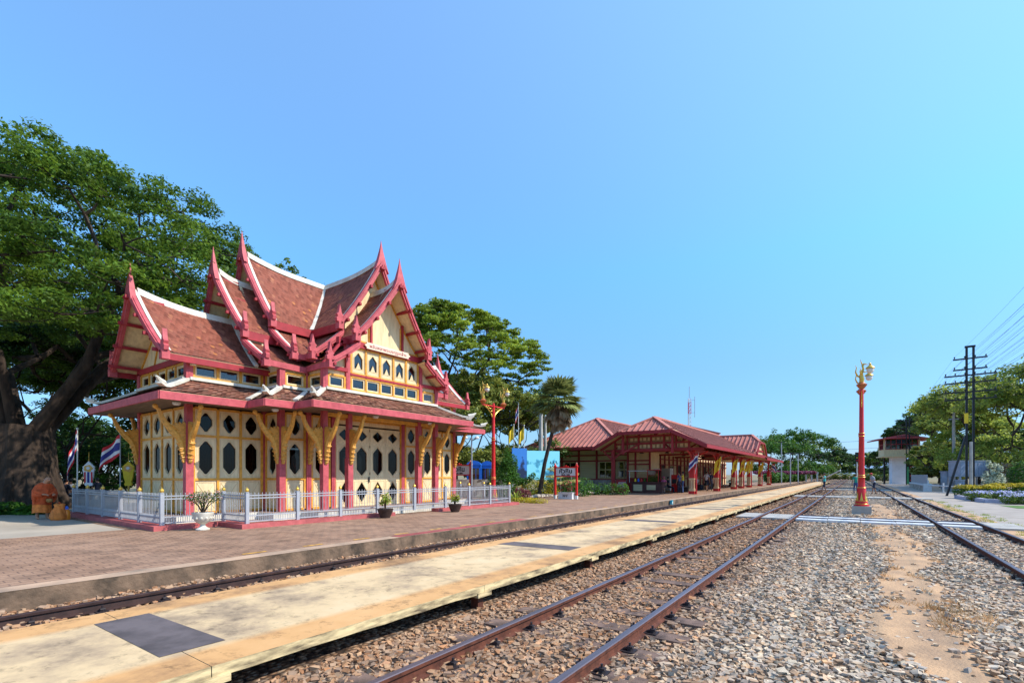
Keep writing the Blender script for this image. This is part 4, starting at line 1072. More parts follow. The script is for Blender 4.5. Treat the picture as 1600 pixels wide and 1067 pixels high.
# ---------------------------------------------------------------- people
def skin_body(J, E, rootj, name, mats, region, parent, loc=(0,0,0)):
    """J: name->(x,y,z,r); E: edges; one continuous skinned surface; region(face centre)->material index"""
    nm = list(J); me = bpy.data.meshes.new('tmpb'); me.from_pydata([J[k][:3] for k in nm], [(nm.index(a), nm.index(b)) for a, b in E], [])
    o = bpy.data.objects.new('tmpb', me); COL.objects.link(o)
    md = o.modifiers.new('s', 'SKIN'); md.use_smooth_shade = True
    sv = me.skin_vertices[0].data if len(me.skin_vertices) else me.skin_vertices.new(name='').data
    for i, k in enumerate(nm):
        r = J[k][3]; sv[i].radius = (r, J[k][4] if len(J[k]) > 4 else r); sv[i].use_root = (k == rootj)
    ss = o.modifiers.new('u', 'SUBSURF'); ss.levels = 1; ss.render_levels = 1
    dg = bpy.context.evaluated_depsgraph_get(); dg.update(); m2 = bpy.data.meshes.new_from_object(o.evaluated_get(dg)); bpy.data.objects.remove(o)
    m2.name = name; m2.materials.clear()
    for m in mats: m2.materials.append(m)
    pts = [(Vector(J[a][:3]), Vector(J[b][:3]), a, b) for a, b in E]
    for p in m2.polygons:
        c = p.center; best = None
        for a, b, na, nb_ in pts:
            d = b-a; t = max(0, min(1, (c-a).dot(d)/max(d.length_squared, 1e-9))); q = (a+d*t-c).length
            if best is None or q < best[0]: best = (q, na, nb_, t)
        p.material_index = region(best[1], best[2], best[3]); p.use_smooth = True
    return link(name, m2, parent, loc)
def hand(J, E, key, w, d, s=1, curl=(0,0,-1)):
    """five fingers from wrist key along direction d"""
    x, y, z = J[key][:3]; d = Vector(d).normalized(); side = d.cross(Vector((0,0,1))); side = side.normalized() if side.length > .1 else Vector((0,1,0)); c = Vector(curl)
    palm = Vector((x, y, z))+d*.07; J[key+'_palm'] = (*palm, .026, .018); E.append((key, key+'_palm'))
    for i, (o, l) in enumerate(((-.03,.055),(-.01,.07),(.01,.075),(.03,.066))):
        a = palm+d*.035+side*o; b = a+d*l*.55+c*.01; e = b+d*l*.3+c*l*.35
        for n_, p in ((f'{key}f{i}a', a), (f'{key}f{i}b', b), (f'{key}f{i}c', e)): J[n_] = (*p, .0085)
        E += [(key+'_palm', f'{key}f{i}a'), (f'{key}f{i}a', f'{key}f{i}b'), (f'{key}f{i}b', f'{key}f{i}c')]
    a = palm-side*.035*s-d*.01; b = a+d*.03-side*.012*s; J[key+'t1'] = (*a, .010); J[key+'t2'] = (*b, .008); E += [(key+'_palm', key+'t1'), (key+'t1', key+'t2')]
def person(label, loc, rz, H, shirt, bottom, legs='stride', arms='down', lean=0., hair='black', group=None, bare_legs=True, extra=None, skirt=None, seated=False, cap=None):
    t = thing('person', label, 'person', loc, rz, group); k = H/1.7
    f = lambda x, y, z: ((x+lean*max(0, z-.9))*k, y*k, z*k)
    J = {}; E = []
    def add(n, x, y, z, r, r2=None): J[n] = (*f(x, y, z), r*k)+((r2*k,) if r2 else ())
    add('pelvis', 0, 0, .92, .115, .14); add('waist', 0, 0, 1.06, .10, .13); add('chest', .0, 0, 1.25, .105, .155); add('neckb', 0, 0, 1.42, .07, .10); add('neck', .01, 0, 1.49, .05); add('head', .025, 0, 1.60, .082, .075); add('crown', .015, 0, 1.67, .065, .06); add('nose', .115, 0, 1.585, .012)
    E += [('pelvis','waist'),('waist','chest'),('chest','neckb'),('neckb','neck'),('neck','head'),('head','crown'),('head','nose')]
    a = {'stride': (.22, -.20), 'stand': (.02, -.02), 'step': (.16, -.05)}.get(legs, (0, 0))
    for s, n in ((1,'l'),(-1,'r')):
        q = a[0] if s > 0 else a[1]
        if seated: add('hip'+n, .02, s*.09, .88, .09); add('knee'+n, .42, s*.11, .86, .062); add('ank'+n, .44, s*.11, .46, .038); add('toe'+n, .58, s*.11, .42, .030)
        else: add('hip'+n, .0, s*.09, .86, .088); add('knee'+n, q*.62+.03, s*.095, .48, .058); add('ank'+n, q*1.1, s*.09, .09, .038); add('toe'+n, q*1.1+.15, s*.10, .03, .030)
        add('heel'+n, J['ank'+n][0]/k-.03-lean*0, s*.09, .03 if not seated else .42, .03)
        E += [('pelvis','hip'+n),('hip'+n,'knee'+n),('knee'+n,'ank'+n),('ank'+n,'toe'+n),('ank'+n,'heel'+n)]
        add('sh'+n, 0, s*.17, 1.40, .055); E.append(('neckb','sh'+n))
        if arms == 'up' or (arms == 'carry' and s > 0): add('el'+n, .18, s*.22, 1.27, .042); add('wr'+n, .30, s*.10, 1.50, .028); dd = (.2, 0, .8)
        elif arms == 'front': add('el'+n, .05, s*.24, 1.12, .042); add('wr'+n, .27, s*.10, 1.10, .028); dd = (.9, -.3*s, 0)
        else: add('el'+n, -.02, s*.235, 1.12, .042); add('wr'+n, .06, s*.25, .88, .028); dd = (.15, 0, -1)
        E += [('sh'+n,'el'+n),('el'+n,'wr'+n)]; hand(J, E, 'wr'+n, 0, dd, s)
    def region(a_, b_, tt):
        s = {a_, b_}
        if a_ in ('head','crown','nose','neck') or b_ in ('head','crown','nose','neck'): return 2 if 'neckb' not in s else (0 if tt < .5 else 2)
        if a_.startswith('sh') and b_.startswith('el'): return 0 if tt < .62 else 2
        if a_.startswith('el') or a_.startswith('wr') or b_.startswith('wr'): return 2
        if a_.startswith('hip') or (a_ == 'pelvis' and b_.startswith('hip')): return 1
        if a_.startswith('knee'): return (2 if tt > .05 else 1) if bare_legs else 1
        if a_.startswith('ank'): return 3
        if a_ == 'pelvis': return 1 if tt < .45 else 0
        return 0
    skin_body(J, E, 'pelvis', 'body', [shirt, bottom, M['skin'], M['black']], region, t)
    h = Vector(J['head'][:3]); mb = MB(); mb.sphere((h.x-.022*k, 0, h.z+.045*k), .098*k, 12, 8, (1.0,.88,.95)); mb.v = [(x, y, max(z, h.z-.03*k) if x > h.x-.04*k else z) for x, y, z in mb.v]
    mb.v = [(min(x, h.x+.055*k) if z < h.z+.06*k else x, y, z) for x, y, z in mb.v]
    mb.build('hair', M[hair], t, smooth=True)
    e = MB()
    for s in (1, -1): e.sphere((h.x+.078*k, s*.030*k, h.z+.012*k), .010*k, 6, 5)
    e.each('eye', M['black'], t)
    if cap: c = MB(); c.sphere((h.x-.01*k, 0, h.z+.07*k), .10*k, 12, 6, (1,.95,.65)); c.box(h.x+.03*k, h.x+.16*k, -.07*k, .07*k, h.z+.055*k, h.z+.07*k); c.build('cap', cap, t, smooth=True)
    if extra: extra(t, J, k)
    return t
# monk: stooping, wrapped in a rust-red robe
def monk():
    t = thing('monk', 'stooping shaven-headed monk wrapped in a rust red robe by the giant trunk', 'person', lay(66, 15.2, PZ), R(12)); t.scale = (.9,.9,.9)
    J = {}; E = []
    def add(n, *a): J[n] = a
    add('pelvis',-.03,0,.74,.13,.15); add('waist',.02,0,.92,.12,.14); add('chest',.12,0,1.10,.12,.16); add('neckb',.20,0,1.24,.07,.09); add('neck',.29,0,1.33,.055); add('head',.385,0,1.40,.108,.095); add('crown',.395,0,1.495,.08,.076); add('nose',.505,0,1.345,.017); add('chin',.435,0,1.30,.042)
    E += [('pelvis','waist'),('waist','chest'),('chest','neckb'),('neckb','neck'),('neck','head'),('head','crown'),('head','nose'),('head','chin')]
    for s, n, q in ((1,'l',.06),(-1,'r',-.08)):
        add('hip'+n,-.02,s*.10,.68,.09); add('knee'+n,q+.04,s*.11,.40,.06); add('ank'+n,q,s*.11,.08,.042); add('toe'+n,q+.16,s*.13,.028,.032); add('heel'+n,q-.04,s*.11,.028,.03)
        E += [('pelvis','hip'+n),('hip'+n,'knee'+n),('knee'+n,'ank'+n),('ank'+n,'toe'+n),('ank'+n,'heel'+n)]
        add('sh'+n,.17,s*.17,1.16,.06); add('el'+n,.16,s*.27,.92,.045); add('wr'+n,.42,s*.13,.88,.032); E += [('neckb','sh'+n),('sh'+n,'el'+n),('el'+n,'wr'+n)]; hand(J, E, 'wr'+n, 0, (.9,-.35*s,-.1), s)
    skin_body(J, E, 'pelvis', 'body', [M['skin']], lambda a, b, t_: 0, t)
    def cloth(name, rings, m, amp, nf, n=56, openr=None, ph=0):
        mb = MB(); vs = []
        for j, (x, z, rx, ry) in enumerate(rings):
            for k in range(n):
                a = 2*PI*k/n; w = 1+amp*(j/len(rings)+.25)*math.sin(a*nf+ph+j*.35)+amp*.5*math.sin(a*(nf*2+1)+j)
                vs.append((x+rx*math.cos(a)*w, ry*math.sin(a)*w, z+.015*math.sin(a*3+j)))
        fs = [(j*n+k, j*n+(k+1) % n, (j+1)*n+(k+1) % n, (j+1)*n+k) for j in range(len(rings)-1) for k in range(n)]
        mb.add(vs, fs); return mb.build(name, m, t, smooth='all')
    cloth('under_robe', [(0,.80,.17,.20),(-.01,.65,.19,.23),(0,.50,.20,.24),(.01,.36,.21,.25),(.01,.24,.22,.26)], M['robe_light'], .055, 9)
    cloth('robe', [(.24,1.29,.06,.075),(.21,1.265,.10,.13),(.185,1.235,.135,.19),(.16,1.19,.165,.235),(.13,1.13,.19,.26),(.11,1.07,.21,.27),(.09,.96,.24,.29),(.08,.85,.26,.29),(.05,.74,.25,.27),(.02,.62,.23,.25),(.0,.52,.22,.25)], M['robe'], .045, 7)
    mb = MB(); mb.tube([(.22,-.27,1.0),(.34,-.20,.92),(.40,-.02,.86),(.34,.17,.90),(.20,.27,1.0)], [.05,.06,.05,.06,.05], 8); mb.build('robe_fold', M['robe'], t, smooth=True)
    mb = MB()
    for s in (1, -1): mb.sphere((.365, s*.105, 1.395), .024, 6, 5, (.7,.4,1.2))
    mb.each('ear', M['skin'], t)
    mb = MB()
    for s in (1, -1): mb.sphere((.485, s*.036, 1.395), .012, 6, 5)
    mb.each('eye', M['black'], t)
    for s in (1, -1):
        mb = MB(); mb.tube([(.13,s*.18,1.14),(.15,s*.25,1.0),(.19,s*.27,.87),(.27,s*.22,.84),(.35,s*.15,.86)], [.08,.09,.085,.075,.06], 10); mb.tube([(.17,s*.27,.88),(.15,s*.28,.72),(.12,s*.26,.58)], [.08,.06,.02], 8); mb.build('sleeve', M['robe'], t, smooth=True)
    mb = MB(); mb.lathe([(.05,0),(.085,.04),(.09,.10),(.07,.13)], 10, (.42,.02,.60)); mb.build('alms_pouch', mat('pouch', (.28,.16,.05), .8, .3, 15.), t)
monk()
s = thing('cloth_bag', 'lumpy saffron cloth shoulder bag resting on the ground beside the monk', 'bag', lay(92, 15.0, PZ)); mb = MB(); vs = []
for j_, (x_, z_, r_) in enumerate([(0,0,.20),(0,.06,.25),(-.02,.18,.24),(.03,.30,.20),(.06,.40,.14),(.04,.47,.16),(.06,.50,.09)]):
    for k_ in range(36): a_ = 2*PI*k_/36; w_ = 1+.09*math.sin(a_*7+j_*.9)+.06*math.sin(a_*3+j_); vs.append((x_+r_*1.05*w_*math.cos(a_), r_*.8*w_*math.sin(a_), z_+.02*math.sin(a_*2+j_)*(j_ > 1)))
mb.add(vs, [(j_*36+k_, j_*36+(k_+1) % 36, (j_+1)*36+(k_+1) % 36, (j_+1)*36+k_) for j_ in range(6) for k_ in range(36)]+[tuple(6*36+k_ for k_ in range(36))]); mb.build('sack', M['robe_light'], s, smooth='all')
mb = MB(); mb.tube([(-.15,0,.3),(-.05,.02,.55),(.1,.02,.52),(.16,0,.36)], .015, 6); mb.build('strap', M['robe'], s)
s = thing('water_jug', 'orange plastic water jug with a blue cap beside the saffron bag', 'jug', lay(104, 15.1, PZ)); mb = MB(); mb.lathe([(.085,0),(.095,.03),(.095,.26),(.06,.31),(.03,.33)], 12); mb.build('jug_body', mat('jug_orange', (.75,.22,.02), .4, .1), s, smooth=True); mb = MB(); mb.lathe([(.05,.32),(.05,.40),(.035,.42)], 10); mb.tube([(-.05,0,.33),(-.09,0,.36),(-.05,0,.39)], .01, 5); mb.build('cap', mat('cap_blue', (.05,.15,.6), .4, .05), s)

# ---------------------------------------------------------------- flags
mat('flag_red', (.55,.02,.03), .7, .05, 3.); mat('flag_white', (.72,.72,.74), .7, .04, 3.); mat('flag_blue', (.035,.04,.22), .7, .08, 3.); mat('flag_yellow', (.80,.55,.03), .7, .08, 3.); mat('emblem', (.55,.16,.02), .7, .2, 30.)
def flag_cloth(parent, w, h, fn, bands, emblem=False, n=16):
    mb = MB(); rows = []
    for (a, b, m) in bands: rows += [(a+(b-a)*i/2, a+(b-a)*(i+1)/2, m) for i in range(2)]
    for (a, b, m) in rows:
        mb.m = m
        for i in range(n):
            u0, u1 = i/n, (i+1)/n; mb.add([fn(u0, a), fn(u1, a), fn(u1, b), fn(u0, b)], [(0,1,2,3)])
    mats = [M['flag_red'], M['flag_white'], M['flag_blue'], M['flag_yellow'], M['emblem']]
    if emblem:
        mb.m = 4
        for sgn in (1, -1):
            c = [(.5+.16*math.cos(a)*(1+.2*math.sin(3*a)), .5+.24*math.sin(a)) for a in [2*PI*k/10 for k in range(10)]]
            mb.add([Vector(fn(u, v))+Vector((.004*sgn, .004*sgn, 0)) for u, v in c], [tuple(range(10))])
    o = mb.build('flag', mats, parent, smooth='all'); return o
THAI = [(0,1/6,0),(1/6,2/6,1),(2/6,4/6,2),(4/6,5/6,1),(5/6,1,0)]
def flagpole(label, loc, H, w, h, bands, sag, dirx, diry, group=None, emblem=False, r=.018, lean=(0,0), white=True):
    t = thing('flagpole', label, 'flag', loc, 0, group); mb = MB(); tx, ty = lean; mb.tube([(0,0,0),(tx,ty,H)], [r*1.2, r], 8); mb.sphere((tx,ty,H+.02), r*2, 8, 5); mb.build('pole', M['white_paint'] if white else M['grey_metal'], t)
    def fn(u, v):
        k = u*w; x = k*dirx*(1-sag*.45); y = k*diry*(1-sag*.45); fold = .10*w*math.sin(u*9+v*1.5)*(.25+u)
        return (tx*(1-(1-v)*h/H)+x-diry*fold, ty+y+dirx*fold, H-.05-h*(1-v)-sag*k*(.65+.35*u)-(.05*math.sin(u*7+v*4))*w)
    flag_cloth(t, w, h, fn, bands, emblem); return t
q = lay(1, 1)-lay(0, 1); q.normalize()   # a unit step to the right along the view's width
qx, qy = CT, ST
flagpole('limp red white and blue striped flag on a pole nearest the giant trunk', lay(121, 17, PZ), 3.0, .95, .62, THAI, 1.25, -qx*.8, -qy*.8)
flagpole('red white and blue striped flag blowing left on a grey pole left of the pavilion', lay(188, 17, PZ), 2.82, 1.0, .66, THAI, .62, -qx, -qy, white=False)
def plaque(label, loc, scheme, rz):
    t = thing('ornamental_plaque', label, 'ornament', loc, rz); mb = MB(); mb.tube([(0,0,0),(0,0,.75)], .03, 8); mb.tube([(0,0,1.60),(0,0,2.05)], [.012,.004], 6); mb.build('stand', M['gold'], t)
    out = [(-.13,.72),(-.16,.78),(-.12,.86),(-.18,1.05),(-.20,1.22),(-.24,1.34),(-.21,1.42),(-.24,1.46),(-.12,1.56),(0,1.68),(.12,1.56),(.24,1.46),(.21,1.42),(.24,1.34),(.20,1.22),(.18,1.05),(.12,.86),(.16,.78),(.13,.72)]
    mb = MB(); mb.prism(out, lambda a, b, q_: (a, q_, b), -.025, .025); mb.build('board', M['flag_yellow'] if scheme else M['flag_white'], t)
    mb = MB()
    if not scheme:
        for a, b, m in ((-.17,-.10,0),(-.045,.045,1),(.10,.17,0)): mb.m = m; mb.box(a, b, -.03, -.026, .84, 1.26)
        mb.build('stripes', [M['flag_red'], M['flag_blue']], t)
    mb = MB(); mb.m = 0
    c = [(.17*math.cos(a)*(1+.12*math.cos(5*a)), 1.40+.13*math.sin(a)*(1+.12*math.cos(5*a))) for a in [2*PI*k/30 for k in range(30)]]
    mb.prism(c, lambda a, b, q_: (a, q_, b), -.036, -.026); mb.m = 1; mb.prism([(.07*math.cos(a), 1.41+.06*math.sin(a)) for a in [2*PI*k/12 for k in range(12)]], lambda a, b, q_: (a, q_, b), -.044, -.036)
    mb.build('emblem', [mat('emblem_gold', (.75,.40,.08), .5, .3, 60.), M['flag_white']], t)
plaque('white plaque with red and blue stripes and gold crest, between the two flags', lay(139, 19, PZ+.25), 0, R(35))
plaque('plain yellow vase-shaped plaque with a gold crest, behind the railing beside the pavilion wall', lay(201, 19, PZ+.25), 1, R(35))

# ---------------------------------------------------------------- red lamp posts
def lamp_post(label, loc, base=True):
    t = thing('lamp_post', label, 'lamp post', loc, 0, 'red and gold twin lamp posts')
    if base: mb = MB(); mb.box(-.33,.33,-.33,.33,-.2,.34); mb.build('plinth', M['concrete'], t)
    z0 = .34 if base else 0
    mb = MB(); mb.lathe([(.27,z0),(.27,z0+.05),(.22,z0+.08),(.21,z0+.22),(.15,z0+.34),(.155,z0+.75),(.12,z0+.85),(.115,z0+1.15),(.135,z0+1.2),(.115,z0+1.25),(.105,z0+1.5),(.095,3.2),(.105,3.25),(.105,3.33),(.085,3.38),(.072,5.0),(.08,5.05),(.05,5.18)], 16)
    mb.bar((0,-.95,5.02),(0,.95,5.02),.05,.05); mb.build('shaft', M['lamp_red'], t, smooth=True)
    mb = MB()
    for z, r in ((z0+.09,.225),(z0+.22,.212),(z0+.76,.152),(z0+1.19,.136),(z0+1.27,.118),(3.22,.108),(3.34,.108)): mb.lathe([(r+.003,z-.012),(r+.012,z),(r+.003,z+.012)], 16)
    for k in range(8):
        a = 2*PI*k/8; c, s = math.cos(a), math.sin(a)
        mb.prism([(-.05,.26),(.05,.26),(.02,.44),(0,.60),(-.02,.44)], lambda p, q_, d: (c*(.215-.15*(q_-.26))*1.0+c*d-s*p, s*(.215-.15*(q_-.26))+s*d+c*p, z0+q_-.02), 0, .012)
    mb.each('gold_band', M['gold'], t, smooth=True)
    for s in (1, -1):
        mb = MB()
        mb.tube([(0,s*.10,4.42),(0,s*.16,4.60),(0,s*.30,4.72),(0,s*.50,4.86),(0,s*.80,4.98)], [.018,.022,.022,.018,.012], 6)
        for (y, z, r) in ((.20,4.82,.09),(.40,4.93,.06),(.15,4.55,.06),(.58,4.93,.05)):
            mb.tube([(0, s*(y+r*math.cos(a)), z+r*math.sin(a)) for a in [k*.6 for k in range(10)]], .012, 5)
        mb.build('scroll_bracket', M['gold'], t, smooth=True)
        y = s*.88; c = MB(); c.lathe([(.05,5.03),(.10,5.08),(.17,5.18),(.19,5.22),(.13,5.26),(.11,5.30)], 14, (0,y,0)); c.build('lotus_cup', mat_cop, t, smooth=True)
        g = MB()      # gilded bird holding the lamp from its beak
        g.tube([(0,y,5.28),(.01,y,5.42),(-.02,y,5.58),(.0,y,5.72),(.05,y,5.84),(.02,y,5.98)], [.06,.085,.07,.055,.04,.035], 9)
        g.tube([(.02,y,5.96),(.06,y,6.03),(.14,y,6.02),(.19,y,5.98)], [.045,.04,.02,.01], 7); g.tube([(.02,y,6.0),(-.02,y,6.12),(-.05,y,6.24)], [.03,.02,.003], 6)
        g.tube([(-.03,y,5.50),(-.14,y,5.58),(-.20,y,5.74),(-.17,y,5.92),(-.22,y,6.02)], [.04,.035,.03,.02,.004], 6)
        for w in (1, -1): g.tube([(0,y+w*.05,5.60),(-.03,y+w*.14,5.66),(-.08,y+w*.17,5.78)], [.03,.025,.005], 6)
        g.build('gilded_bird', M['gold'], t, smooth=True)
        l = MB(); l.sphere((.27,y,5.76), .125, 14, 9, (1,1,1.05)); gl = l.build('globe', mat_glo, t, smooth=True)
        l = MB(); l.lathe([(.16,5.83),(.15,5.87),(.08,5.93),(.04,5.97),(.045,6.0),(.012,6.06)], 12, (.27,y,0)); l.tube([(.27,y,6.03),(.24,y,6.07),(.19,y,5.99)], .008, 5); l.build('lamp_cap', M['gold'], gl, smooth=True)
mat_cop = mat('copper_cup', (.45,.12,.03), .4, .15, 10.); mat_glo = mat('globe_glass', (.72,.70,.62), .15, .03, 4., spec=.6)
lamp_post('red and gold lamp post on a grey plinth on the gravel between tracks', lay(1346, 20.0, GZ), True)
lamp_post('red and gold twin lamp post behind the railing, beside the palm garden', lay(771, 25.6, PZ), False)

# ---------------------------------------------------------------- station name signs
def name_sign(label, loc, w, txt=True, s=1., flowers=True, group='station name signs'):
    t = thing('station_sign', label, 'station sign', loc, 0, group); fr = MB()
    for x in (-w/2, w/2): fr.cbox(x, 0, .18, .10*s, .10*s, 1.85*s-.18); fr.cbox(x, 0, 1.85*s, .16*s, .16*s, .05); fr.lathe([(.07*s,0),(.09*s,.05),(.04*s,.10),(.05*s,.14),(.008,.22)], 8, (x,0,1.88*s))
    for z in (1.28*s, 1.80*s): fr.box(-w/2, w/2, -.045, .045, z, z+.06*s)
    for x in (-.12, 0, .12): fr.box(x*s-.05, x*s+.05, -.03, .03, 1.86*s, 1.86*s+(.10 if x == 0 else .05)*s)
    fr.build('frame', M['lamp_red'], t)
    ft = MB()
    for x in (-w/2, w/2): ft.cbox(x, 0, 0, .13*s, .13*s, .2)
    ft.each('foot', M['white_paint'], t)
    b = MB(); b.box(-w/2+.07, w/2-.07, -.02, .02, 1.34*s, 1.80*s); b.build('board', M['white_paint'], t)
    text_mesh('lettering', 'หัวหิน', .34*s, M['black'], t, lambda x, y, z: (x*1.15, -.026, 1.60*s+y), 0, off=.012)
    text_mesh('lettering', 'HUA HIN', .115*s, M['black'], t, lambda x, y, z: (x*1.2, -.026, 1.395*s+y), 0, off=.008)
    return t
ns = name_sign('red framed white name sign by the lawn, flower box between its posts', lay(884, 28.2, PZ), 1.42)
name_sign('red framed white name sign seen past the right end of the pavilion', lay(717, 27.6, PZ), 1.75, s=1.06)
fb = thing('flower_box', 'white flower box of red blooms between the posts of the name sign', 'flower box', lay(885, 28.0, PZ)); mb = MB(); mb.box(-.45,.45,-.16,.16,0,.34); mb.box(-.48,.48,-.19,.19,.34,.38); mb.box(-.47,.47,-.18,.18,0,.05); mb.build('box', M['white_paint'], fb)
text_mesh('lettering', 'วลส', .22, M['dark_metal'], fb, lambda x, y, z: (x, -.165, .20+y), 0, off=.008)
leafcloud('foliage', [(-.25,0,.65,.25),(0,0,.75,.3),(.25,0,.65,.25)], 260, .06, M['leaf_bush'], fb); leafcloud('flowers', [(-.25,0,.7,.28),(0,0,.85,.3),(.25,0,.7,.28)], 170, .05, M['flower_red'], fb)

# ---------------------------------------------------------------- garden behind
w0, w1 = lay(640, 29.5), lay(790, 29.5); mb = MB(); mb.bar((w0.x,w0.y,.62),(w1.x,w1.y,.62),.4,1.2)
ms_ = mat('rubble', (.36,.31,.24), .9, .1, 2., coord='World'); n_ = ms_.node_tree; vv = n_.nodes.new('ShaderNodeTexVoronoi'); vv.inputs['Scale'].default_value = 5; gg = n_.nodes.new('ShaderNodeNewGeometry'); n_.links.new(gg.outputs['Position'], vv.inputs['Vector']); rr_ = n_.nodes.new('ShaderNodeValToRGB'); se = n_.nodes.new('ShaderNodeSeparateColor'); n_.links.new(vv.outputs['Color'], se.inputs[0]); n_.links.new(se.outputs[0], rr_.inputs[0]); rr_.color_ramp.elements[0].color = (.16,.12,.09,1); rr_.color_ramp.elements[1].color = (.55,.48,.38,1); n_.links.new(rr_.outputs[0], n_.nodes['Principled BSDF'].inputs['Base Color'])
tag(mb.build('garden_wall', ms_), 'low rubble stone wall behind the right end of the railing', 'wall')
def booth(loc, label):
    t = thing('phone_booth', label, 'phone booth', loc, R(35), 'blue phone booths'); mb = MB()
    for x in (-.42,.42):
        for y in (-.42,.42): mb.cbox(x, y, 0, .10, .10, 2.05)
    mb.box(-.47,.47,-.47,.47,1.85,2.05); mb.box(-.47,.47,.42,.47,0,1.9); mb.box(-.47,.47,-.46,.46,0,.7)
    mb.prism([(-.5,2.05),(.5,2.05),(.42,2.20),(.22,2.32),(0,2.37),(-.22,2.32),(-.42,2.20)], lambda a, b, q_: (a, q_, b), -.5, .5)
    for x in (-.15,.15): mb.cbox(x, -.45, .7, .03, .03, 1.2)
    mb.build('shell', mat_bl, t); g = MB(); g.box(-.40,.40,-.41,-.40,.72,1.84); g.box(-.41,-.40,-.38,.38,.72,1.84); g.build('glass', M['glass_sky'], t); p = MB(); p.box(-.14,.14,.28,.42,1.05,1.6); p.build('telephone', M['dark_metal'], t)
mat_bl = mat('booth_blue', (.02,.15,.62), .4, .06, 3.)
booth(lay(741, 33, .1), 'domed blue phone booth behind the stone wall, nearest the name sign'); booth(lay(762, 34.5, .1), 'domed blue phone booth behind the red twin lamp post')
t = thing('garden_lamp', 'slim grey twin-headed garden lamp beside the name sign past the pavilion', 'lamp post', lay(737, 27, PZ)); mb = MB(); mb.tube([(0,0,0),(0,0,3.5)], [.05,.035], 8); mb.bar((-.35*qx,-.35*qy,3.42),(.3*qx,.3*qy,3.42),.03,.03); mb.build('pole', M['grey_metal'], t)
for s_ in (-.35,.3): mb = MB(); mb.lathe([(.06,3.40),(.14,3.44),(.12,3.5),(.03,3.56)], 10, (s_*qx, s_*qy, 0)); mb.build('lamp_head', M['white_paint'], t)
# elephant topiary
c = lay(795, 27.0, PZ); t = thing('topiary', 'clipped green topiary in the shape of an elephant with a raised trunk', 'topiary', c)
def along(s, up, dep=0): return (s*qx-dep*qy*1, s*qy+dep*qx, up)
sp_ = [(*along(-.35,.9),.8,.8,.95),(*along(-.1,1.5),.55,.55,.6),(*along(.05,2.1),.45,.45,.48),(*along(.02,1.85),.5,.5,.4),(*along(.25,1.25),.38,.38,.34),(*along(.55,1.02),.26,.26,.24),(*along(.80,1.02),.22,.22,.2),(*along(1.05,1.10),.2,.2,.18),(*along(1.25,1.25),.17,.17,.17),(*along(1.38,1.40),.13,.13,.14),(*along(-.1,2.55),.16,.16,.35),(*along(-.85,.5),.5,.5,.6)]
leafcloud('foliage', sp_, 9000, .05, M['leaf_bush'], t, shell=.85, seed=5); mb = MB(); mb.tube([(0,0,0),along(0,1.4)], .08, 6); mb.build('stem', M['bark_dark'], t)
# mural boards
bl = lay(800, 33.5); br_ = lay(874, 35.0); t = thing('mural_board', 'long blue and turquoise printed hoarding behind the garden hedges', 'billboard', (bl.x, bl.y, 0), math.atan2(br_.y-bl.y, br_.x-bl.x)); LL = (br_-bl).length
def mural_mat(name, sky, mid, dark, thr, sc):
    m = mat(name, sky, .6, .02, 1.); n = m.node_tree; b = n.nodes['Principled BSDF']; tc = n.nodes.new('ShaderNodeTexCoord'); no = n.nodes.new('ShaderNodeTexNoise'); no.inputs['Scale'].default_value = sc; no.inputs['Detail'].default_value = 7
    sp = n.nodes.new('ShaderNodeSeparateXYZ'); n.links.new(tc.outputs['Object'], sp.inputs[0]); n.links.new(tc.outputs['Object'], no.inputs['Vector'])
    ma = n.nodes.new('ShaderNodeMath'); ma.operation = 'MULTIPLY_ADD'; ma.inputs[1].default_value = -.30; n.links.new(sp.outputs[2], ma.inputs[0]); a2 = n.nodes.new('ShaderNodeMath'); a2.operation = 'MULTIPLY_ADD'; a2.inputs[1].default_value = 2.4; a2.inputs[2].default_value = -.1; n.links.new(no.outputs[0], a2.inputs[0]); n.links.new(a2.outputs[0], ma.inputs[2])
    rp = n.nodes.new('ShaderNodeValToRGB'); el = rp.color_ramp.elements; el[0].position = thr; el[0].color = (*sky, 1); el[1].position = thr+.25; el[1].color = (*dark, 1); e = el.new(thr+.06); e.color = (*mid, 1); n.links.new(ma.outputs[0], rp.inputs[0]); n.links.new(rp.outputs[0], b.inputs['Base Color']); return m
mb = MB(); mb.box(0, LL*.30, -.03, .03, 1.15, 3.35); mb.build('panel', mural_mat('mural_left', (.03,.20,.62), (.02,.12,.40), (.005,.02,.07), .38, 1.6), t)
mb = MB(); mb.box(LL*.30+.01, LL, -.03, .03, 1.15, 3.2); mb.build('panel', mural_mat('mural_right', (.22,.66,.80), (.10,.45,.65), (.02,.16,.28), .58, 1.1), t)
mb = MB(); rr2 = random.Random(5)
for row in range(3):
    x = LL*.79; 
    while x < LL*.95: y_ = 2.3-.28*row; w_ = rr2.uniform(.10,.22); mb.tube([(x,-.035,y_),(x+w_*.3,-.035,y_+rr2.uniform(.08,.2)),(x+w_*.6,-.035,y_-.05),(x+w_,-.035,y_+.05)], .018, 4); x += w_+.05
mb.build('brush_marks', M['black'], t)
mb = MB()
for x in (.1, LL*.3, LL*.65, LL-.1): mb.cbox(x, .12, 0, .08, .08, 3.1)
mb.each('support_post', M['grey_metal'], t)
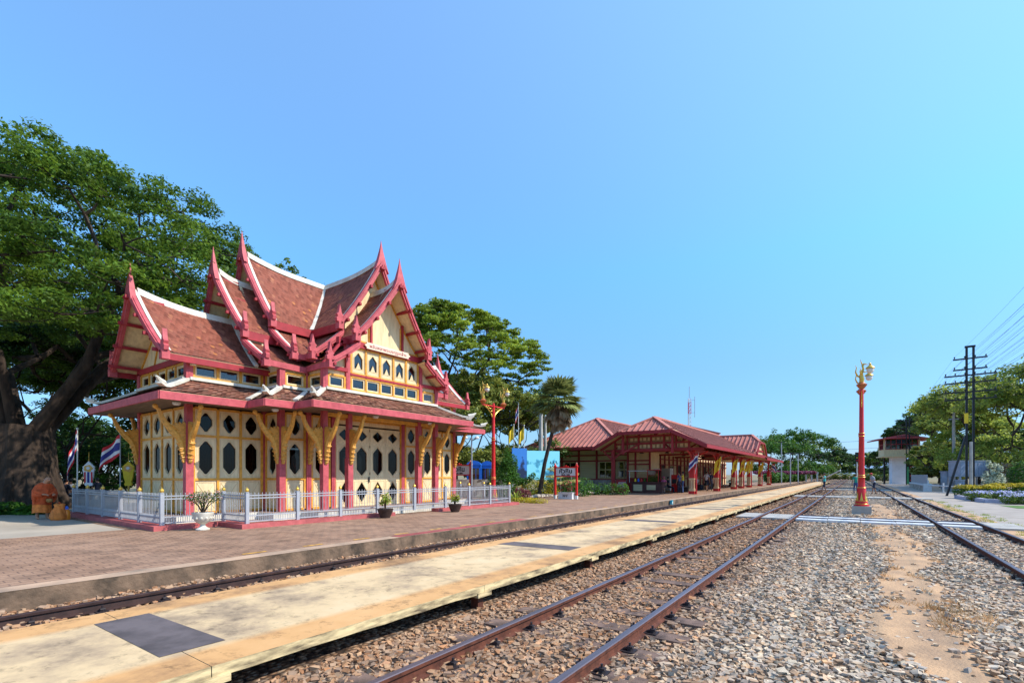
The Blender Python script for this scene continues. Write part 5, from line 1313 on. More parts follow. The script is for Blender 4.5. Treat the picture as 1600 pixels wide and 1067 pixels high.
# fan palm
def fan_palm(label, loc, lean, H, R_, nf, seed, skirt=True, name='fan_palm'):
    t = thing(name, label, 'palm tree', loc); rr = random.Random(seed); mb = MB(); mb.tube([(0,0,0),(lean[0]*.3,lean[1]*.3,H*.35),(lean[0]*.75,lean[1]*.75,H*.72),(*lean,H)], [.15,.12,.11,.12], 9); mb.build('trunk', M['bark'], t)
    V = []; F = []; MI = []; top = Vector((*lean, H))
    for i in range(nf):
        dead = skirt and i < nf*.42; el = rr.uniform(-1.35, -.75) if dead else rr.uniform(-.55, 1.2); az = rr.uniform(0, 2*PI)
        d = Vector((math.cos(az)*math.cos(el), math.sin(az)*math.cos(el), math.sin(el))); s = rr.uniform(.75, 1)*R_*(.8 if dead else 1); pe = s*.42; c0 = top+Vector((0,0,rr.uniform(-.5,.1) if dead else 0)); hub = c0+d*pe
        sd = d.cross(Vector((0,0,1))); sd = sd.normalized() if sd.length > .05 else Vector((1,0,0)); nn = sd.cross(d).normalized()
        b = len(V); V += [c0-sd*.012, c0+sd*.012, hub+sd*.008, hub-sd*.008]; F.append([b,b+1,b+2,b+3]); MI.append(1 if dead else 0)
        m_ = 15; sp = 1.5 if not dead else .5
        for k in range(m_):
            a = (k/(m_-1)-.5)*2*sp; L = s*.60*(1-.22*abs(a)/sp)*rr.uniform(.9, 1.05); dirk = (d*math.cos(a)+sd*math.sin(a)).normalized()
            w = s*.042; pd = dirk.cross(nn).normalized(); mid = hub+dirk*L*.55; tip = hub+dirk*L+Vector((0,0,-.30*L*(.55 if not dead else .8)))
            b = len(V); V += [hub, mid+pd*w, tip, mid-pd*w]; F.append([b,b+1,b+2,b+3]); MI.append(1 if dead else 0)
    link('fronds', npmesh('fronds', V, F, [M['leaf_palm'], M['leaf_dry']], MI), t); return t
fan_palm('shaggy fan palm with leaning trunk and dead frond skirt, before the mural', lay(842, 30.0, PZ), tuple(lay(872, 30.0)-lay(842, 30.0))[:2], 6.0, 2.05, 110, 3)
def conc_pole(label, loc, H, r=.13):
    t = thing('concrete_pole', label, 'utility pole', loc); mb = MB(); mb.tube([(0,0,0),(0,0,H)], [r, r*.75], 8); mb.build('shaft', M['concrete'], t); mb = MB(); mb.bar((-.7,0,H-.3),(.7,0,H-.3),.08,.08); mb.build('cross_arm', M['grey_metal'], t)
conc_pole('tall pale concrete pole standing just left of the fan palm crown', lay(845, 37, 0), 6.6, .2); conc_pole('thinner concrete pole close beside the fan palm trunk', lay(852, 38.5, 0), 6.2, .15)
flagpole('yellow pennant flag on a thin pole left of the mural', lay(803, 36, 0), 5.2, .7, .9, [(0,1,3)], .9, -qx, -qy, 'flags behind the mural', r=.025); flagpole('yellow pennant flag on a thin pole nearer the palm', lay(819, 36.5, 0), 5.2, .7, .9, [(0,1,3)], .9, -qx, -qy, 'flags behind the mural', r=.025)
flagpole('small striped flag on the tallest thin pole behind the mural', lay(810, 37, 0), 6.9, .55, .9, THAI, 1.2, -qx, -qy, 'flags behind the mural', r=.025)
bush('hedge', 'rounded yellow green hedge below the mural', 'hedge', lay(830, 30.5, PZ), [(along(-.7,.45)[0],along(-.7,.45)[1],.45,.6),(0,0,.55,.6),(along(.7,.5)[0],along(.7,.5)[1],.5,.6),(along(1.3,.5)[0],along(1.3,.5)[1],.4,.5)], 2600, .05, M['leaf_yellow'], seed=3)
bush('hedge', 'dark green hedge behind the name sign', 'hedge', lay(868, 31.5, PZ), [(along(k*.6,.5)[0],along(k*.6,.5)[1],.6,.7) for k in range(-2,4)], 3600, .06, M['leaf_bush'], seed=4)
bush('hedge', 'long low green hedge along the station hall wall', 'hedge', lay(925, 33.5, PZ), [(along(k*.7,.3)[0],along(k*.7,.3)[1],.35,.5) for k in range(-3,4)], 2800, .06, M['leaf_bush'], seed=6)
def umbrella_topiary(x, f, h, label):
    t = thing('umbrella_shrub', label, 'shrub', lay(x, f, PZ), 0, 'tiered pale topiary shrubs'); mb = MB(); mb.tube([(0,0,0),(0,0,h)], .04, 6); mb.build('stem', M['concrete'], t)
    leafcloud('foliage', [(0,0,h,.5,.5,.12),(0,0,h-.45,.55,.55,.1)], 900, .045, leafmat_pale, t, shell=.6, seed=int(x))
leafmat_pale = leafmat('leaf_cream', (.30,.32,.08), (.6,.58,.22), trans=.3, scale=3)
umbrella_topiary(866, 29.6, 1.75, 'tiered pale yellow topiary shrub left of the open name sign'); umbrella_topiary(876, 30.6, 1.35, 'lower tiered pale topiary shrub behind the open name sign'); umbrella_topiary(893, 31, 1.45, 'tiered pale topiary shrub seen between the posts of the open name sign')
bush('croton_shrub', 'dark red leaved shrub at the left end of the lawn', 'shrub', lay(812, 26.6, PZ), [(0,0,.35,.4),(along(.35,.3)[0],along(.35,.3)[1],.3,.3)], 900, .05, leafmat('leaf_red', (.10,.02,.03), (.22,.05,.06), trans=.3, scale=3), seed=8)
t = thing('spiky_plant', 'striped yellow spiky-leaved plant at the right end of the railing', 'plant', lay(806, 24.6, PZ)); V = []; F = []
for i in range(46):
    a = random.uniform(0, 2*PI); e = random.uniform(.2, 1.3); L = random.uniform(.5, .85); d = Vector((math.cos(a)*math.cos(e), math.sin(a)*math.cos(e), math.sin(e))); s = Vector((-math.sin(a), math.cos(a), 0))*.025; b = len(V); V += [d*.02-s, d*.02+s, d*L*.7+s+Vector((0,0,.03)), d*L*1.1+Vector((0,0,-.12)), d*L*.7-s+Vector((0,0,.03))]; F += [[b,b+1,b+2,b+4],[b+4,b+2,b+3,b+3]]
link('foliage', npmesh('foliage', V, [f if f[2] != f[3] else [f[0], f[1], f[2], f[2]] for f in F], M['leaf_yg']), t)
tag(leafcloud('ground_cover', [(*lay(808+7*k, 24.3+.5*math.sin(k), PZ)[:2], PZ+.1, .5, .4, .16) for k in range(6)], 1500, .04, M['leaf_yellow'], None), 'low yellow ground cover at the end of the white railing', 'ground cover', kind='stuff')
# stones edging the lawn
st = MB(); st.lathe([(.10,0),(.15,.08),(.12,.18),(.05,.21)], 7); me = st.mesh('edging_stone', ms_); rs = random.Random(2); f0 = None
for i in range(46):
    u = i/45; p = Vector((-15.4-.2*math.sin(u*9), 22.5+u*10.2, PZ))
    o = link('edging_stone', me, None, p, (0, 0, rs.uniform(0, 6))); o.scale = (rs.uniform(.9,1.5), rs.uniform(.9,1.3), rs.uniform(.8,1.1)); tag(o, 'rough grey edging stone in the row along the lawn', 'stone', 'stones edging the lawn')
# ================================================================ STATION HALL AND CANOPY
mat('hall_roof', (.50,.19,.145), .8, .10, 1.5, coord='World'); mat('hall_rib', (.085,.02,.018), .7, .1)
mat('hall_cream', (.62,.45,.24), .7, .08, 2.); mat('board_cream', (.55,.46,.26), .7, .1, 3., bump=.6, bscale=3, sx=(.2,.2,6))
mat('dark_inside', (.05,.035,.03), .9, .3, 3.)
hall = thing('station_hall', 'long low timber station hall with pinkish red tiled roofs and open front canopy', 'station building', (-20, 40, 0)); HO = Vector((-20, 40, 0))
def hl(p): return Vector(p)-HO
def roof_poly(name, pts, ribs=None, th=.12, parent=hall, step=.44, mats=None):
    pts = [Vector(p) for p in pts]; n = (pts[1]-pts[0]).cross(pts[2]-pts[0]).normalized()
    if n.z < 0: n = -n
    mb = MB(); k = len(pts); up = [hl(p) for p in pts]; dn = [hl(p)-Vector((0,0,th)) for p in pts]
    mb.add(up, [tuple(range(k))]); mb.m = 2; mb.add(dn, [tuple(range(k))[::-1]]); mb.m = 1
    for i in range(k): mb.add([up[i], up[(i+1) % k], dn[(i+1) % k], dn[i]], [(0,1,2,3)])
    # ribs run down the slope: clip lines across polygon
    h = Vector((0,0,1)).cross(n).normalized(); d = n.cross(h).normalized()
    c0 = pts[0]; us = [(p-c0).dot(h) for p in pts]; vs_ = [(p-c0).dot(d) for p in pts]; u = min(us)+step*.5
    while u < max(us):
        xs = []
        for i in range(k):
            a, b = us[i], us[(i+1) % k]
            if (a-u)*(b-u) < 0: t = (u-a)/(b-a); xs.append(vs_[i]+(vs_[(i+1) % k]-vs_[i])*t)
        if len(xs) >= 2:
            mb.m = 1; p, q = c0+h*u+d*min(xs)+n*.02, c0+h*u+d*max(xs)+n*.02; mb.bar(hl(p), hl(q), .05, .05, up=n)
            mb.m = 0; mb.bar(hl(p)+h*.09, hl(q)+h*.075, .09, .05, up=n)
        u += step
    return mb.build(name, mats or [M['hall_roof'], M['hall_rib'], M['hall_cream']], parent)
def rod(mb, a, b, w=.12, h=.16): mb.bar(hl(a), hl(b), w, h)
rd, cr = M['red_paint'], M['hall_cream']
mat('hall_red', (.30,.022,.028), .5, .1, 3.); HR = M['hall_red']
# front canopy roof, clipped gable towards the camera
XE, XW, XR, ZR, ZE_ = -8.1, -16.5, -12.35, 5.8, 3.55; Y0, Y1 = 34.0, 74.0
zc = 4.66; xc1, xc2 = -10.45, -14.4
roof_poly('roof', [(XR,36.0,ZR),(XR,60,ZR),(XE,60,ZE_),(XE,Y0,ZE_),(xc1,Y0,zc)])
roof_poly('roof', [(XR,36.0,ZR),(xc2,Y0,zc),(XW,Y0,ZE_),(XW,60,ZE_),(XR,60,ZR)])
roof_poly('roof', [(XR,36.0,ZR),(xc1,Y0,zc),(xc2,Y0,zc)])
# far, lower length of canopy and the cross gable
roof_poly('roof', [(-11.4,60,4.75),(-11.4,73,4.75),(-7.9,75,3.35),(-7.9,60,3.35)], step=.6)
roof_poly('roof', [(-11.4,60,4.75),(-15,60,3.4),(-15,75,3.4),(-11.4,73,4.75)], step=.6)
roof_poly('roof', [(-11.4,73,4.75),(-15,75,3.4),(-7.9,75,3.35)], step=.6)
roof_poly('roof', [(-15,57.5,5.75),(-9.0,57.5,5.75),(-8.0,56.0,4.9),(-8.0,54.2,3.6),(-13,54.2,3.6)])
roof_poly('roof', [(-15,57.5,5.75),(-15,60.8,3.6),(-8.0,60.8,3.6),(-8.0,59.0,4.9),(-9.0,57.5,5.75)])
roof_poly('roof', [(-9.0,57.5,5.75),(-8.0,56.0,4.9),(-8.0,59.0,4.9)])
mb = MB(); mb.add([hl((-8.3,54.5,3.5)), hl((-8.3,60.5,3.5)), hl((-8.3,59.0,4.75)), hl((-8.3,56.0,4.75))], [(0,1,2,3)]); mb.build('gable_panel', M['hall_cream'], hall)
mb = MB(); rod(mb, (-8.25,54.3,4.05), (-8.25,60.7,4.05)); rod(mb, (-8.1,54.2,3.55), (-8.1,60.8,3.55)); rod(mb, (-8.0,54.2,3.58), (-8.0,56.0,4.86)); rod(mb, (-8.0,60.8,3.58), (-8.0,59.0,4.86)); rod(mb, (-8.0,56.0,4.86), (-8.0,59.0,4.86)); mb.each('gable_frame', HR, hall)
# hipped main roof
e0, e1, w0_, w1_ = 37.6, 79.0, -25.6, -15.6
roof_poly('roof', [(-20.2,42.6,6.85),(-15.6,e0,3.9),(w0_,e0,3.9)])
roof_poly('roof', [(-20.2,42.6,6.85),(-20.2,74,6.85),(-15.6,e1,3.9),(-15.6,e0,3.9)])
roof_poly('roof', [(-20.2,42.6,6.85),(w0_,e0,3.9),(w0_,e1,3.9),(-20.2,74,6.85)])
roof_poly('roof', [(-20.2,74,6.85),(w0_,e1,3.9),(-15.6,e1,3.9)])
# ridge tiles
mb = MB()
for a, b in (((-20.2,42.6,6.9),(-15.6,e0,3.97)),((-20.2,42.6,6.9),(w0_,e0,3.97)),((-20.2,42.6,6.92),(-20.2,74,6.92)),((XR,36,ZR+.06),(XR,60,ZR+.06)),((XR,36,ZR+.06),(xc1,Y0,zc+.06)),((XR,36,ZR+.06),(xc2,Y0,zc+.06)),((-15,57.5,5.8),(-9,57.5,5.8)),((-9,57.5,5.8),(-8,56,4.95))): rod(mb, a, b, .26, .12)
mb.each('ridge_tile', M['hall_roof'], hall)
# fascias
mb = MB()
for a, b in (((XE,Y0,ZE_-.1),(xc1,Y0,zc-.1)),((xc1,Y0,zc-.1),(xc2,Y0,zc-.1)),((xc2,Y0,zc-.1),(XW,Y0,ZE_-.1)),((XE,Y0,ZE_-.1),(XE,60,ZE_-.1)),((-7.9,60,3.25),(-7.9,75,3.25)),((w0_,e0,3.78),(-15.6,e0,3.78))): rod(mb, a, b, .10, .24)
mb.each('fascia', HR, hall)
# gable frame: king posts, tie beam, cream lights between
mb = MB(); yy = 35.4
rod(mb, (-16,yy,3.35), (-8.6,yy,3.35), .14, .18); rod(mb, (-15.2,yy,3.85), (-9.5,yy,3.85), .12, .12); rod(mb, (-14.3,yy,4.40), (-10.5,yy,4.40), .12, .14)
for x in (-15.2,-14.2,-13.3,-12.35,-11.4,-10.5,-9.6): rod(mb, (x,yy,3.3), (x,yy,min(4.5, 5.6-.53*abs(x+12.35))), .13, .13)
rod(mb, (-16.3,yy-.3,3.4), (-14.4,yy-.3,4.5)); rod(mb, (-8.3,yy-.3,3.4), (-10.4,yy-.3,4.5))
for x in (-14.2,-10.5): rod(mb, (x,yy-.9,3.05), (x,yy-.9,4.4), .16, .16); rod(mb, (x,yy-.9,3.15), (x+(.8 if x < -12 else -.8),yy,3.75), .1, .1)
mb.each('gable_frame', HR, hall)
mb = MB()
for i in range(16):
    x = -15.0+i*.34
    if abs(x+12.35) < 2.0: mb.box(*[v for v in (hl((x,0,0)).x, hl((x,0,0)).x+.20)], yy+.02-40, yy+.05-40, 4.06, 4.28)
    mb.box(hl((x,0,0)).x, hl((x,0,0)).x+.20, yy+.02-40, yy+.05-40, 3.50, 3.76)
mb.each('gable_light', M['hall_cream'], hall)
mb = MB(); mb.add([hl((-15.2,yy+.08,3.42)), hl((-9.5,yy+.08,3.42)), hl((-10.6,yy+.08,4.36)), hl((-14.1,yy+.08,4.36))], [(0,1,2,3)]); mb.build('gable_panel', mat('gable_brown', (.35,.20,.10), .8, .1), hall)
# rafters and ceiling ties beneath the canopy
mb = MB()
for i in range(9):
    y = 37+i*2.7; rod(mb, (-8.4,y,3.42), (XR,y,5.45), .08, .12); rod(mb, (-16.2,y,3.42), (XR,y,5.45), .08, .12)
for y in (36.2,43.7,51.2,58.9): rod(mb, (-15.4,y,3.30), (-9.6,y,3.30), .12, .16); rod(mb, (XR,y,3.3), (XR,y,5.4), .1, .1)
rod(mb, (-9.6,35.6,3.28), (-9.6,75,3.22), .16, .22)
mb.each('rafter', HR, hall)
# hall walls
def wall(a, b, z0, z1, m, th=.1, name='wall'):
    mb = MB(); a, b = Vector((*a, 0)), Vector((*b, 0)); mb.bar(hl(a)+Vector((0,0,(z0+z1)/2)), hl(b)+Vector((0,0,(z0+z1)/2)), th, z1-z0); return mb.build(name, m, hall)
WY = 40.2
wall((-24.4,WY), (-15.4,WY), 1.05, 3.9, M['board_cream']); wall((-24.4,WY-.05), (-15.4,WY-.05), PZ, 1.05, mat('stone_base', (.34,.31,.29), .9, .3, 3., coord='World', bump=.8), .3, 'stone_base'); wall((-15.4,WY), (-15.4,76), PZ, 3.9, M['hall_cream']); wall((-24.4,WY), (-24.4,76), PZ, 3.9, M['board_cream']); wall((-24.4,76), (-15.4,76), PZ, 3.9, M['board_cream'])
wall((-15.2,38.2), (-13.4,38.2), 1.2, 3.3, M['hall_cream']); wall((-15.2,38.2), (-13.4,38.2), PZ, 1.2, HR, .12, 'dado'); wall((-13.4,38.2), (-13.4,WY), PZ, 3.3, M['hall_cream'])
mb = MB()
for x in (-24.4,-22.6,-20.8,-19.0,-17.3,-15.4): rod(mb, (x,WY-.1,PZ), (x,WY-.1,3.85), .16, .12)
for z in (3.75,3.25,2.75,1.08): rod(mb, (-24.4,WY-.09,z), (-15.4,WY-.09,z), .08, .12)
for x in (-15.25,-14.6,-13.4): rod(mb, (x,38.1,PZ), (x,38.1,3.35), .13, .13)
for z in (2.65,2.35,1.2): rod(mb, (-15.2,38.1,z), (-13.4,38.1,z), .08, .10)
for i in range(26): rod(mb, (-15.28,41+i*1.35,PZ), (-15.28,41+i*1.35,3.4), .12, .10)
for z in (1.1,2.5,3.0): rod(mb, (-15.29,WY,z), (-15.29,76,z), .08, .1)
mb.each('timber_frame', HR, hall)
def hwin(x, y, w, z0, z1, side=False):
    f = link('window', None, hall, (0,0,0)); mb = MB(); d = .02
    if side: 
        for a in (0, w/2, w): mb.box(4.68, 4.74, y+a-.03-40, y+a+.03-40, z0, z1)
        for z in (z0, (z0+z1)/2, z1): mb.box(4.68, 4.735, y-40, y+w-40, z-.03, z+.03)
        g = MB(); g.box(4.655, 4.67, y-40, y+w-40, z0, z1)
    else:
        X = x+20
        for a in (0, w/2, w): mb.box(X+a-.04, X+a+.04, WY-40-.12, WY-40-.07, z0, z1)
        for z in (z0, (z0+z1)/2, z1): mb.box(X, X+w, WY-40-.115, WY-40-.07, z-.04, z+.04)
        g = MB(); g.box(X, X+w, WY-40-.068, WY-40-.058, z0, z1)
    mb.build('frame', M['board_cream'], f); g.build('pane', M['glass_sky'], f)
for x in (-22.3,-17.0,-18.75): hwin(x, 0, 1.2, 1.25, 2.65)
for i in range(10):
    if i % 2: hwin(0, 41.3+i*2.7, 1.0, 1.3, 2.4, True)
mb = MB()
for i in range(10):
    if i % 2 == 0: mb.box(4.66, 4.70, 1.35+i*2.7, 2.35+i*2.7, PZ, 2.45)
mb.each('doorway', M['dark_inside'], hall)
# canopy columns: panelled foot, slim companion post, curved brackets
def ccol(y, first=None):
    r = link('column', None, hall, hl((-9.6, y, PZ)))
    mb = MB(); mb.cbox(0,0,0,.42,.42,.22); mb.build('base', M['lamp_red_d'], r); mb = MB(); mb.cbox(0,0,1.15,.34,.34,.75); mb.cbox(0,0,1.9,.20,.20,1.3); mb.cbox(0,0,2.95,.46,.34,.25); mb.build('shaft', M['lamp_red_d'], r)
    mb = MB(); mb.cbox(0,0,.22,.36,.36,.16); mb.cbox(0,0,.38,.30,.30,.70); mb.cbox(0,0,1.05,.40,.40,.10); mb.build('panelled_foot', M['hall_cream'], r)
    mb = MB()
    for s in (-1, 1): mb.box(s*.10-.02, s*.10+.02, -.156, .156, .42, 1.0); mb.box(-.156, .156, s*.10-.02, s*.10+.02, .42, 1.0)
    mb.each('moulding', HR, r)
    mb = MB(); mb.tube([(.28,0,0),(.28,0,2.45)], .06, 8); mb.tube([(.28,0,2.35),(.36,0,2.62),(.60,0,2.86),(1.1,0,3.08)], .05, 6); mb.build('slim_post', M['lamp_red_d'], r)
    for s in (-1, 1): mb = MB(); mb.tube([(0,s*.1,2.3),(0,s*.35,2.75),(0,s*.8,2.98),(0,s*1.3,3.1)], .05, 6); mb.build('bracket', M['lamp_red_d'], r)
mat('lamp_red_d', (.48,.022,.022), .45, .08, 4.)
for y in (36.2,43.7,50.8,54.6,59.2,66.8,74.4): ccol(y)
mb = MB()
for y in (35.6,): rod(mb, (-15.2,y-.6,PZ), (-15.2,y-.6,3.4), .22, .22); rod(mb, (-15.2,y-.7,2.6), (-16,y-.7,3.35), .1, .1); rod(mb, (-15.2,y-.7,2.6), (-14.4,y-.7,3.3), .1, .1)
mb.each('corner_post', HR, hall)
# hanging lamps
for x, y, wl in ((-13.6,36.8,'left of the two front'),(-11.8,37.4,'right of the two front'),(-12.4,44,'third'),(-12.4,51,'deepest')):
    t = thing('pendant_lamp', 'small dark pendant lamp under the canopy, '+wl+(' lamps' if 'two' in wl else ' from the front'), 'lamp', (x, y, 3.3), 0, 'pendant lamps under the canopy'); mb = MB(); mb.tube([(0,0,1.2),(0,0,0)], .012, 4); mb.lathe([(.02,.05),(.16,-.10),(.17,-.14)], 10); mb.build('shade', M['dark_metal'], t)
# flags on the canopy columns
mb = None
for i, (y, kind, lab) in enumerate([(36.0,0,'striped national flag hanging on the nearest canopy column'),(43.5,1,'yellow flag on the second canopy column, left of the walker in white'),(50.6,1,'yellow flag on the third canopy column'),(54.4,1,'yellow flag on the fourth canopy column'),(57.0,1,'yellow flag hung between the far canopy columns'),(59.0,1,'yellow flag on the fifth canopy column'),(66.6,1,'yellow flag on the sixth canopy column'),(74.2,0,'striped national flag on the farthest canopy column')]):
    t = thing('wall_flag', lab, 'flag', (-9.35, y, 1.55), 0, 'flags on the canopy columns'); sx_ = -1 if i < 7 else 1
    m2 = MB(); m2.tube([(0,0,0),(.25,0,1.55)], .015, 5); m2.build('pole', M['white_paint'], t)
    w, h = (.75, 1.05) if kind else (.8, .85)
    def fn(u, v, w=w, h=h, sx_=sx_, i=i): k = u*w; return (.25-(.10*(1-v))+sx_*k*.75*qx-.05*math.sin(u*8+i), sx_*k*.75*qy+.06*math.sin(u*8+v*2+i), 1.5-h*(1-v)-.5*k*(.5+u))
    flag_cloth(t, w, h, fn, [(0,1,3)] if kind else THAI, bool(kind), n=10)
# ------------- furniture under the canopy
def bench(loc, rz, label, L=1.6, m='bark'):
    t = thing('bench', label, 'bench', loc, rz, 'benches on the platform'); mb = MB()
    for i in range(3): mb.box(-L/2, L/2, -.2+i*.14, -.08+i*.14, .42, .46)
    mb.each('seat_slat', M[m], t); mb = MB(); mb.box(-L/2, L/2, .24, .28, .60, .78); mb.build('backrest', M[m], t)
    for x in (-L/2+.15, L/2-.15): mb = MB(); mb.box(x-.03, x+.03, -.2, .26, 0, .42); mb.box(x-.03, x+.03, .22, .26, .42, .78); mb.build('leg', M['dark_metal'], t)
bench((-11.0, 38.9, PZ), R(90), 'wooden bench under the canopy beside the red machine'); bench((-11.8, 47.0, PZ), R(90), 'wooden bench under the canopy behind the walker in white'); bench((-11.8, 53.0, PZ), R(90), 'wooden bench deep under the far canopy'); bench((-12.0, 63.0, PZ), R(90), 'bench beneath the lower far end of the canopy')
t = thing('food_stall', 'dark wooden food stall counter with a glass case and shelf under the canopy', 'stall', (-13.0, 36.6, PZ)); mb = MB(); mb.box(-1.2,1.2,-.35,.35,0,.80); mb.box(-1.3,1.3,-.42,.42,.80,.86); mb.build('counter', mat('dark_wood', (.09,.03,.025), .6, .2, 4.), t)
mb = MB(); mb.box(-1.05,-.35,-.37,-.36,.15,.65); mb.box(.0,.7,-.37,-.36,.25,.62); mb.each('counter_panel', M['board_cream'], t); mb = MB(); mb.box(.05,.85,-.25,.25,.86,1.75); mb.build('glass_case', M['glass_sky'], t); mb = MB(); mb.box(-.02,.95,-.3,.3,1.75,1.80)
for x in (.03,.87): mb.box(x-.02,x+.02,-.27,-.23,.86,1.75)
mb.each('case_frame', M['lamp_red_d'], t); mb = MB(); mb.box(-1.5,.0,-.4,.4,1.68,1.72); mb.tube([(-1.4,-.3,.8),(-1.4,-.3,1.7)], .02, 5); mb.each('shelf', M['white_paint'], t)
for k, (x, c) in enumerate(((-1.0,'flag_yellow'),(-.75,'booth_blue'),(-.5,'lamp_red'),(-.25,'leaf_bush'))):
    mb = MB(); mb.lathe([(.08,.86),(.09,.95),(.06,1.08),(.03,1.12)], 8, (x,-.1,0)); mb.build('jar', M[c], t)
t = thing('cabinet', 'tall pale grey upright cabinet standing under the canopy', 'cabinet', lay(1043, 41.5, PZ), R(-10)); mb = MB(); mb.box(-.38,.38,-.3,.3,.05,1.95); mb.build('carcass', mat('cab_grey', (.42,.38,.32), .5, .05), t); mb = MB(); mb.box(-.36,-.01,-.32,-.30,.1,1.9); mb.box(.01,.36,-.32,-.30,.1,1.9); mb.each('door', M['cab_grey'], t)
t = thing('red_machine', 'waist-high red box machine next to the grey cabinet', 'machine', lay(1055, 39.5, PZ)); mb = MB(); mb.box(-.25,.25,-.25,.25,0,1.15); mb.prism([(-.25,1.15),(.25,1.15),(.25,1.28),(-.25,1.4)], lambda a, b, q_: (q_, a, b), -.25, .25); mb.build('body', M['lamp_red'], t); mb = MB(); mb.box(-.18,.18,-.27,-.25,.7,1.05); mb.build('panel', M['dark_metal'], t)
t = thing('noticeboard', 'small white notice board on a post under the canopy', 'sign', (-13.2, 38.9, PZ)); mb = MB(); mb.tube([(0,0,0),(0,0,1.9)], .03, 6); mb.build('post', M['grey_metal'], t); mb = MB(); mb.box(-.35,.35,-.04,0,1.55,1.9); mb.build('board', M['white_paint'], t)
t = thing('gate', 'dark red lattice barrier gate at the corner of the station hall', 'gate', (-14.6, 35.0, PZ)); mb = MB()
for k in range(6): mb.bar((-.3+.1*k,-.02,.45),(-.1+.1*k,-.02,.85),.02,.03)
mb.each('lattice', M['white_paint'], t); mb = MB(); mb.box(-.4,.4,0,.04,0,1.0); mb.build('board', HR, t)
# ------------- people under the canopy and on the crossing
mat('cloth_yellow', (.62,.50,.05), .8, .12, 12.); mat('cloth_jean', (.06,.10,.22), .8, .15, 12.); mat('cloth_white', (.62,.62,.64), .8, .08, 12.); mat('cloth_navy', (.02,.025,.05), .8, .2, 12.)
mat('cloth_teal', (.05,.50,.46), .8, .08, 12.); mat('cloth_green', (.03,.33,.22), .8, .08, 12.); mat('cloth_grey', (.40,.42,.46), .8, .15, 12.); mat('hair_brown', (.05,.03,.02), .6, .2, 12.); mat('cloth_pink', (.70,.12,.25), .8, .1, 9.)
person('person in a yellow top and jeans raising a camera beside the nearest canopy column', lay(1067, 36.8, PZ), R(200), 1.62, M['cloth_yellow'], M['cloth_jean'], 'stand', 'up', bare_legs=False)
person('person in a blue top standing close behind the one in yellow', lay(1061, 37.4, PZ), R(160), 1.6, M['cloth_jean'], M['cloth_navy'], 'stand', 'down', bare_legs=False)
person('person in a white shirt and dark shorts walking away under the canopy', lay(1104, 41.5, PZ), R(80), 1.68, M['cloth_white'], M['cloth_navy'], 'step', 'down')
person('person in a dark top walking past the second canopy column', lay(1110, 42.6, PZ), R(110), 1.62, M['cloth_navy'], M['cloth_navy'], 'step', 'down', bare_legs=False)
person('seated vendor in a pink cap behind the food stall', lay(1037, 37.2, PZ-.42+.05), R(-80), 1.6, M['cloth_pink'], M['cloth_navy'], 'stand', 'front', seated=True, cap=M['cloth_pink'])
person('person in an orange top bending over the food stall counter', lay(1026, 38.2, PZ), R(-60), 1.6, M['robe_light'], M['cloth_navy'], 'stand', 'front', lean=.3, bare_legs=False)
for i_, (x_, y_, c_, lab_) in enumerate([(-11.9,46.5,'cloth_grey','seated person in grey on the bench behind the walker in white'),(-11.9,52.6,'cloth_white','seated person in white on the bench deep under the canopy'),(-12.1,38.6,'cloth_navy','seated person in navy on the bench by the red machine'),(-12.0,62.7,'cloth_pink','seated person in pink on the farthest canopy bench')]):
    person(lab_, (x_, y_, PZ-.40), R(-10+20*i_), 1.62, M[c_], M['cloth_navy'], 'stand', 'front', seated=True, bare_legs=False)
def pole_extra(t, J, k):
    mb = MB(); mb.tube([(.05*k,.22*k,1.30*k),(-.3*k,1.9*k,1.95*k)], .045*k, 6); mb.tube([(.05*k,.1*k,1.28*k),(.12*k,-.15*k,1.20*k)], .03*k, 6); mb.build('shouldered_pipe', M['white_paint'], t)
gy = 41.5+.4
person('walker in a turquoise shirt and dark shorts carrying a white pipe across the track', Vector((*[(lambda p: p.x)(lay(1288, 41.0))], lay(1288, 41.0).y, .0)), R(-150), 1.62, M['cloth_teal'], M['cloth_navy'], 'stride', 'carry', extra=pole_extra)
person('walker in green and yellow clothes half hidden behind the lone lamp post', Vector((lay(1337, 39.5).x, lay(1337, 39.5).y, -.05)), R(100), 1.60, M['cloth_green'], M['cloth_jean'], 'step', 'down', bare_legs=False)
person('stooping walker in a grey shirt, red cap and dark shorts beside the lone lamp post', Vector((lay(1366, 38.5).x, lay(1366, 38.5).y, -.05)), R(215), 1.66, M['cloth_grey'], M['cloth_navy'], 'stride', 'front', lean=.35, cap=M['lamp_red'])
# visitors sitting in the shade of the giant tree
for i, (px, f, c, lab) in enumerate([(6, 19.5, 'cloth_white', 'visitor in white sitting in the shade left of the giant trunk'), (17, 20.5, 'cloth_navy', 'visitor in dark blue sitting in the shade beside the giant trunk'), (103, 21, 'cloth_navy', 'visitor in dark clothes sitting behind the left end of the railing'), (110, 22, 'cloth_grey', 'visitor in grey sitting behind the left end of the railing'), (152, 27, 'cloth_navy', 'dark-haired visitor sitting behind the railing between the plaques')]):
    person(lab, lay(px, f, PZ-.40), R(35+40*i), 1.6, M[c], M['cloth_navy'], 'stand', 'front', seated=True, group='visitors sitting in the tree shade')
    st_ = thing('stool', f'low grey stool under the {lab[:lab.index(" sitting")]}', 'stool', lay(px, f, PZ)); mb = MB(); mb.lathe([(.16,0),(.13,.36),(.2,.38),(.2,.42)], 10); mb.build('seat', M['concrete'], st_)
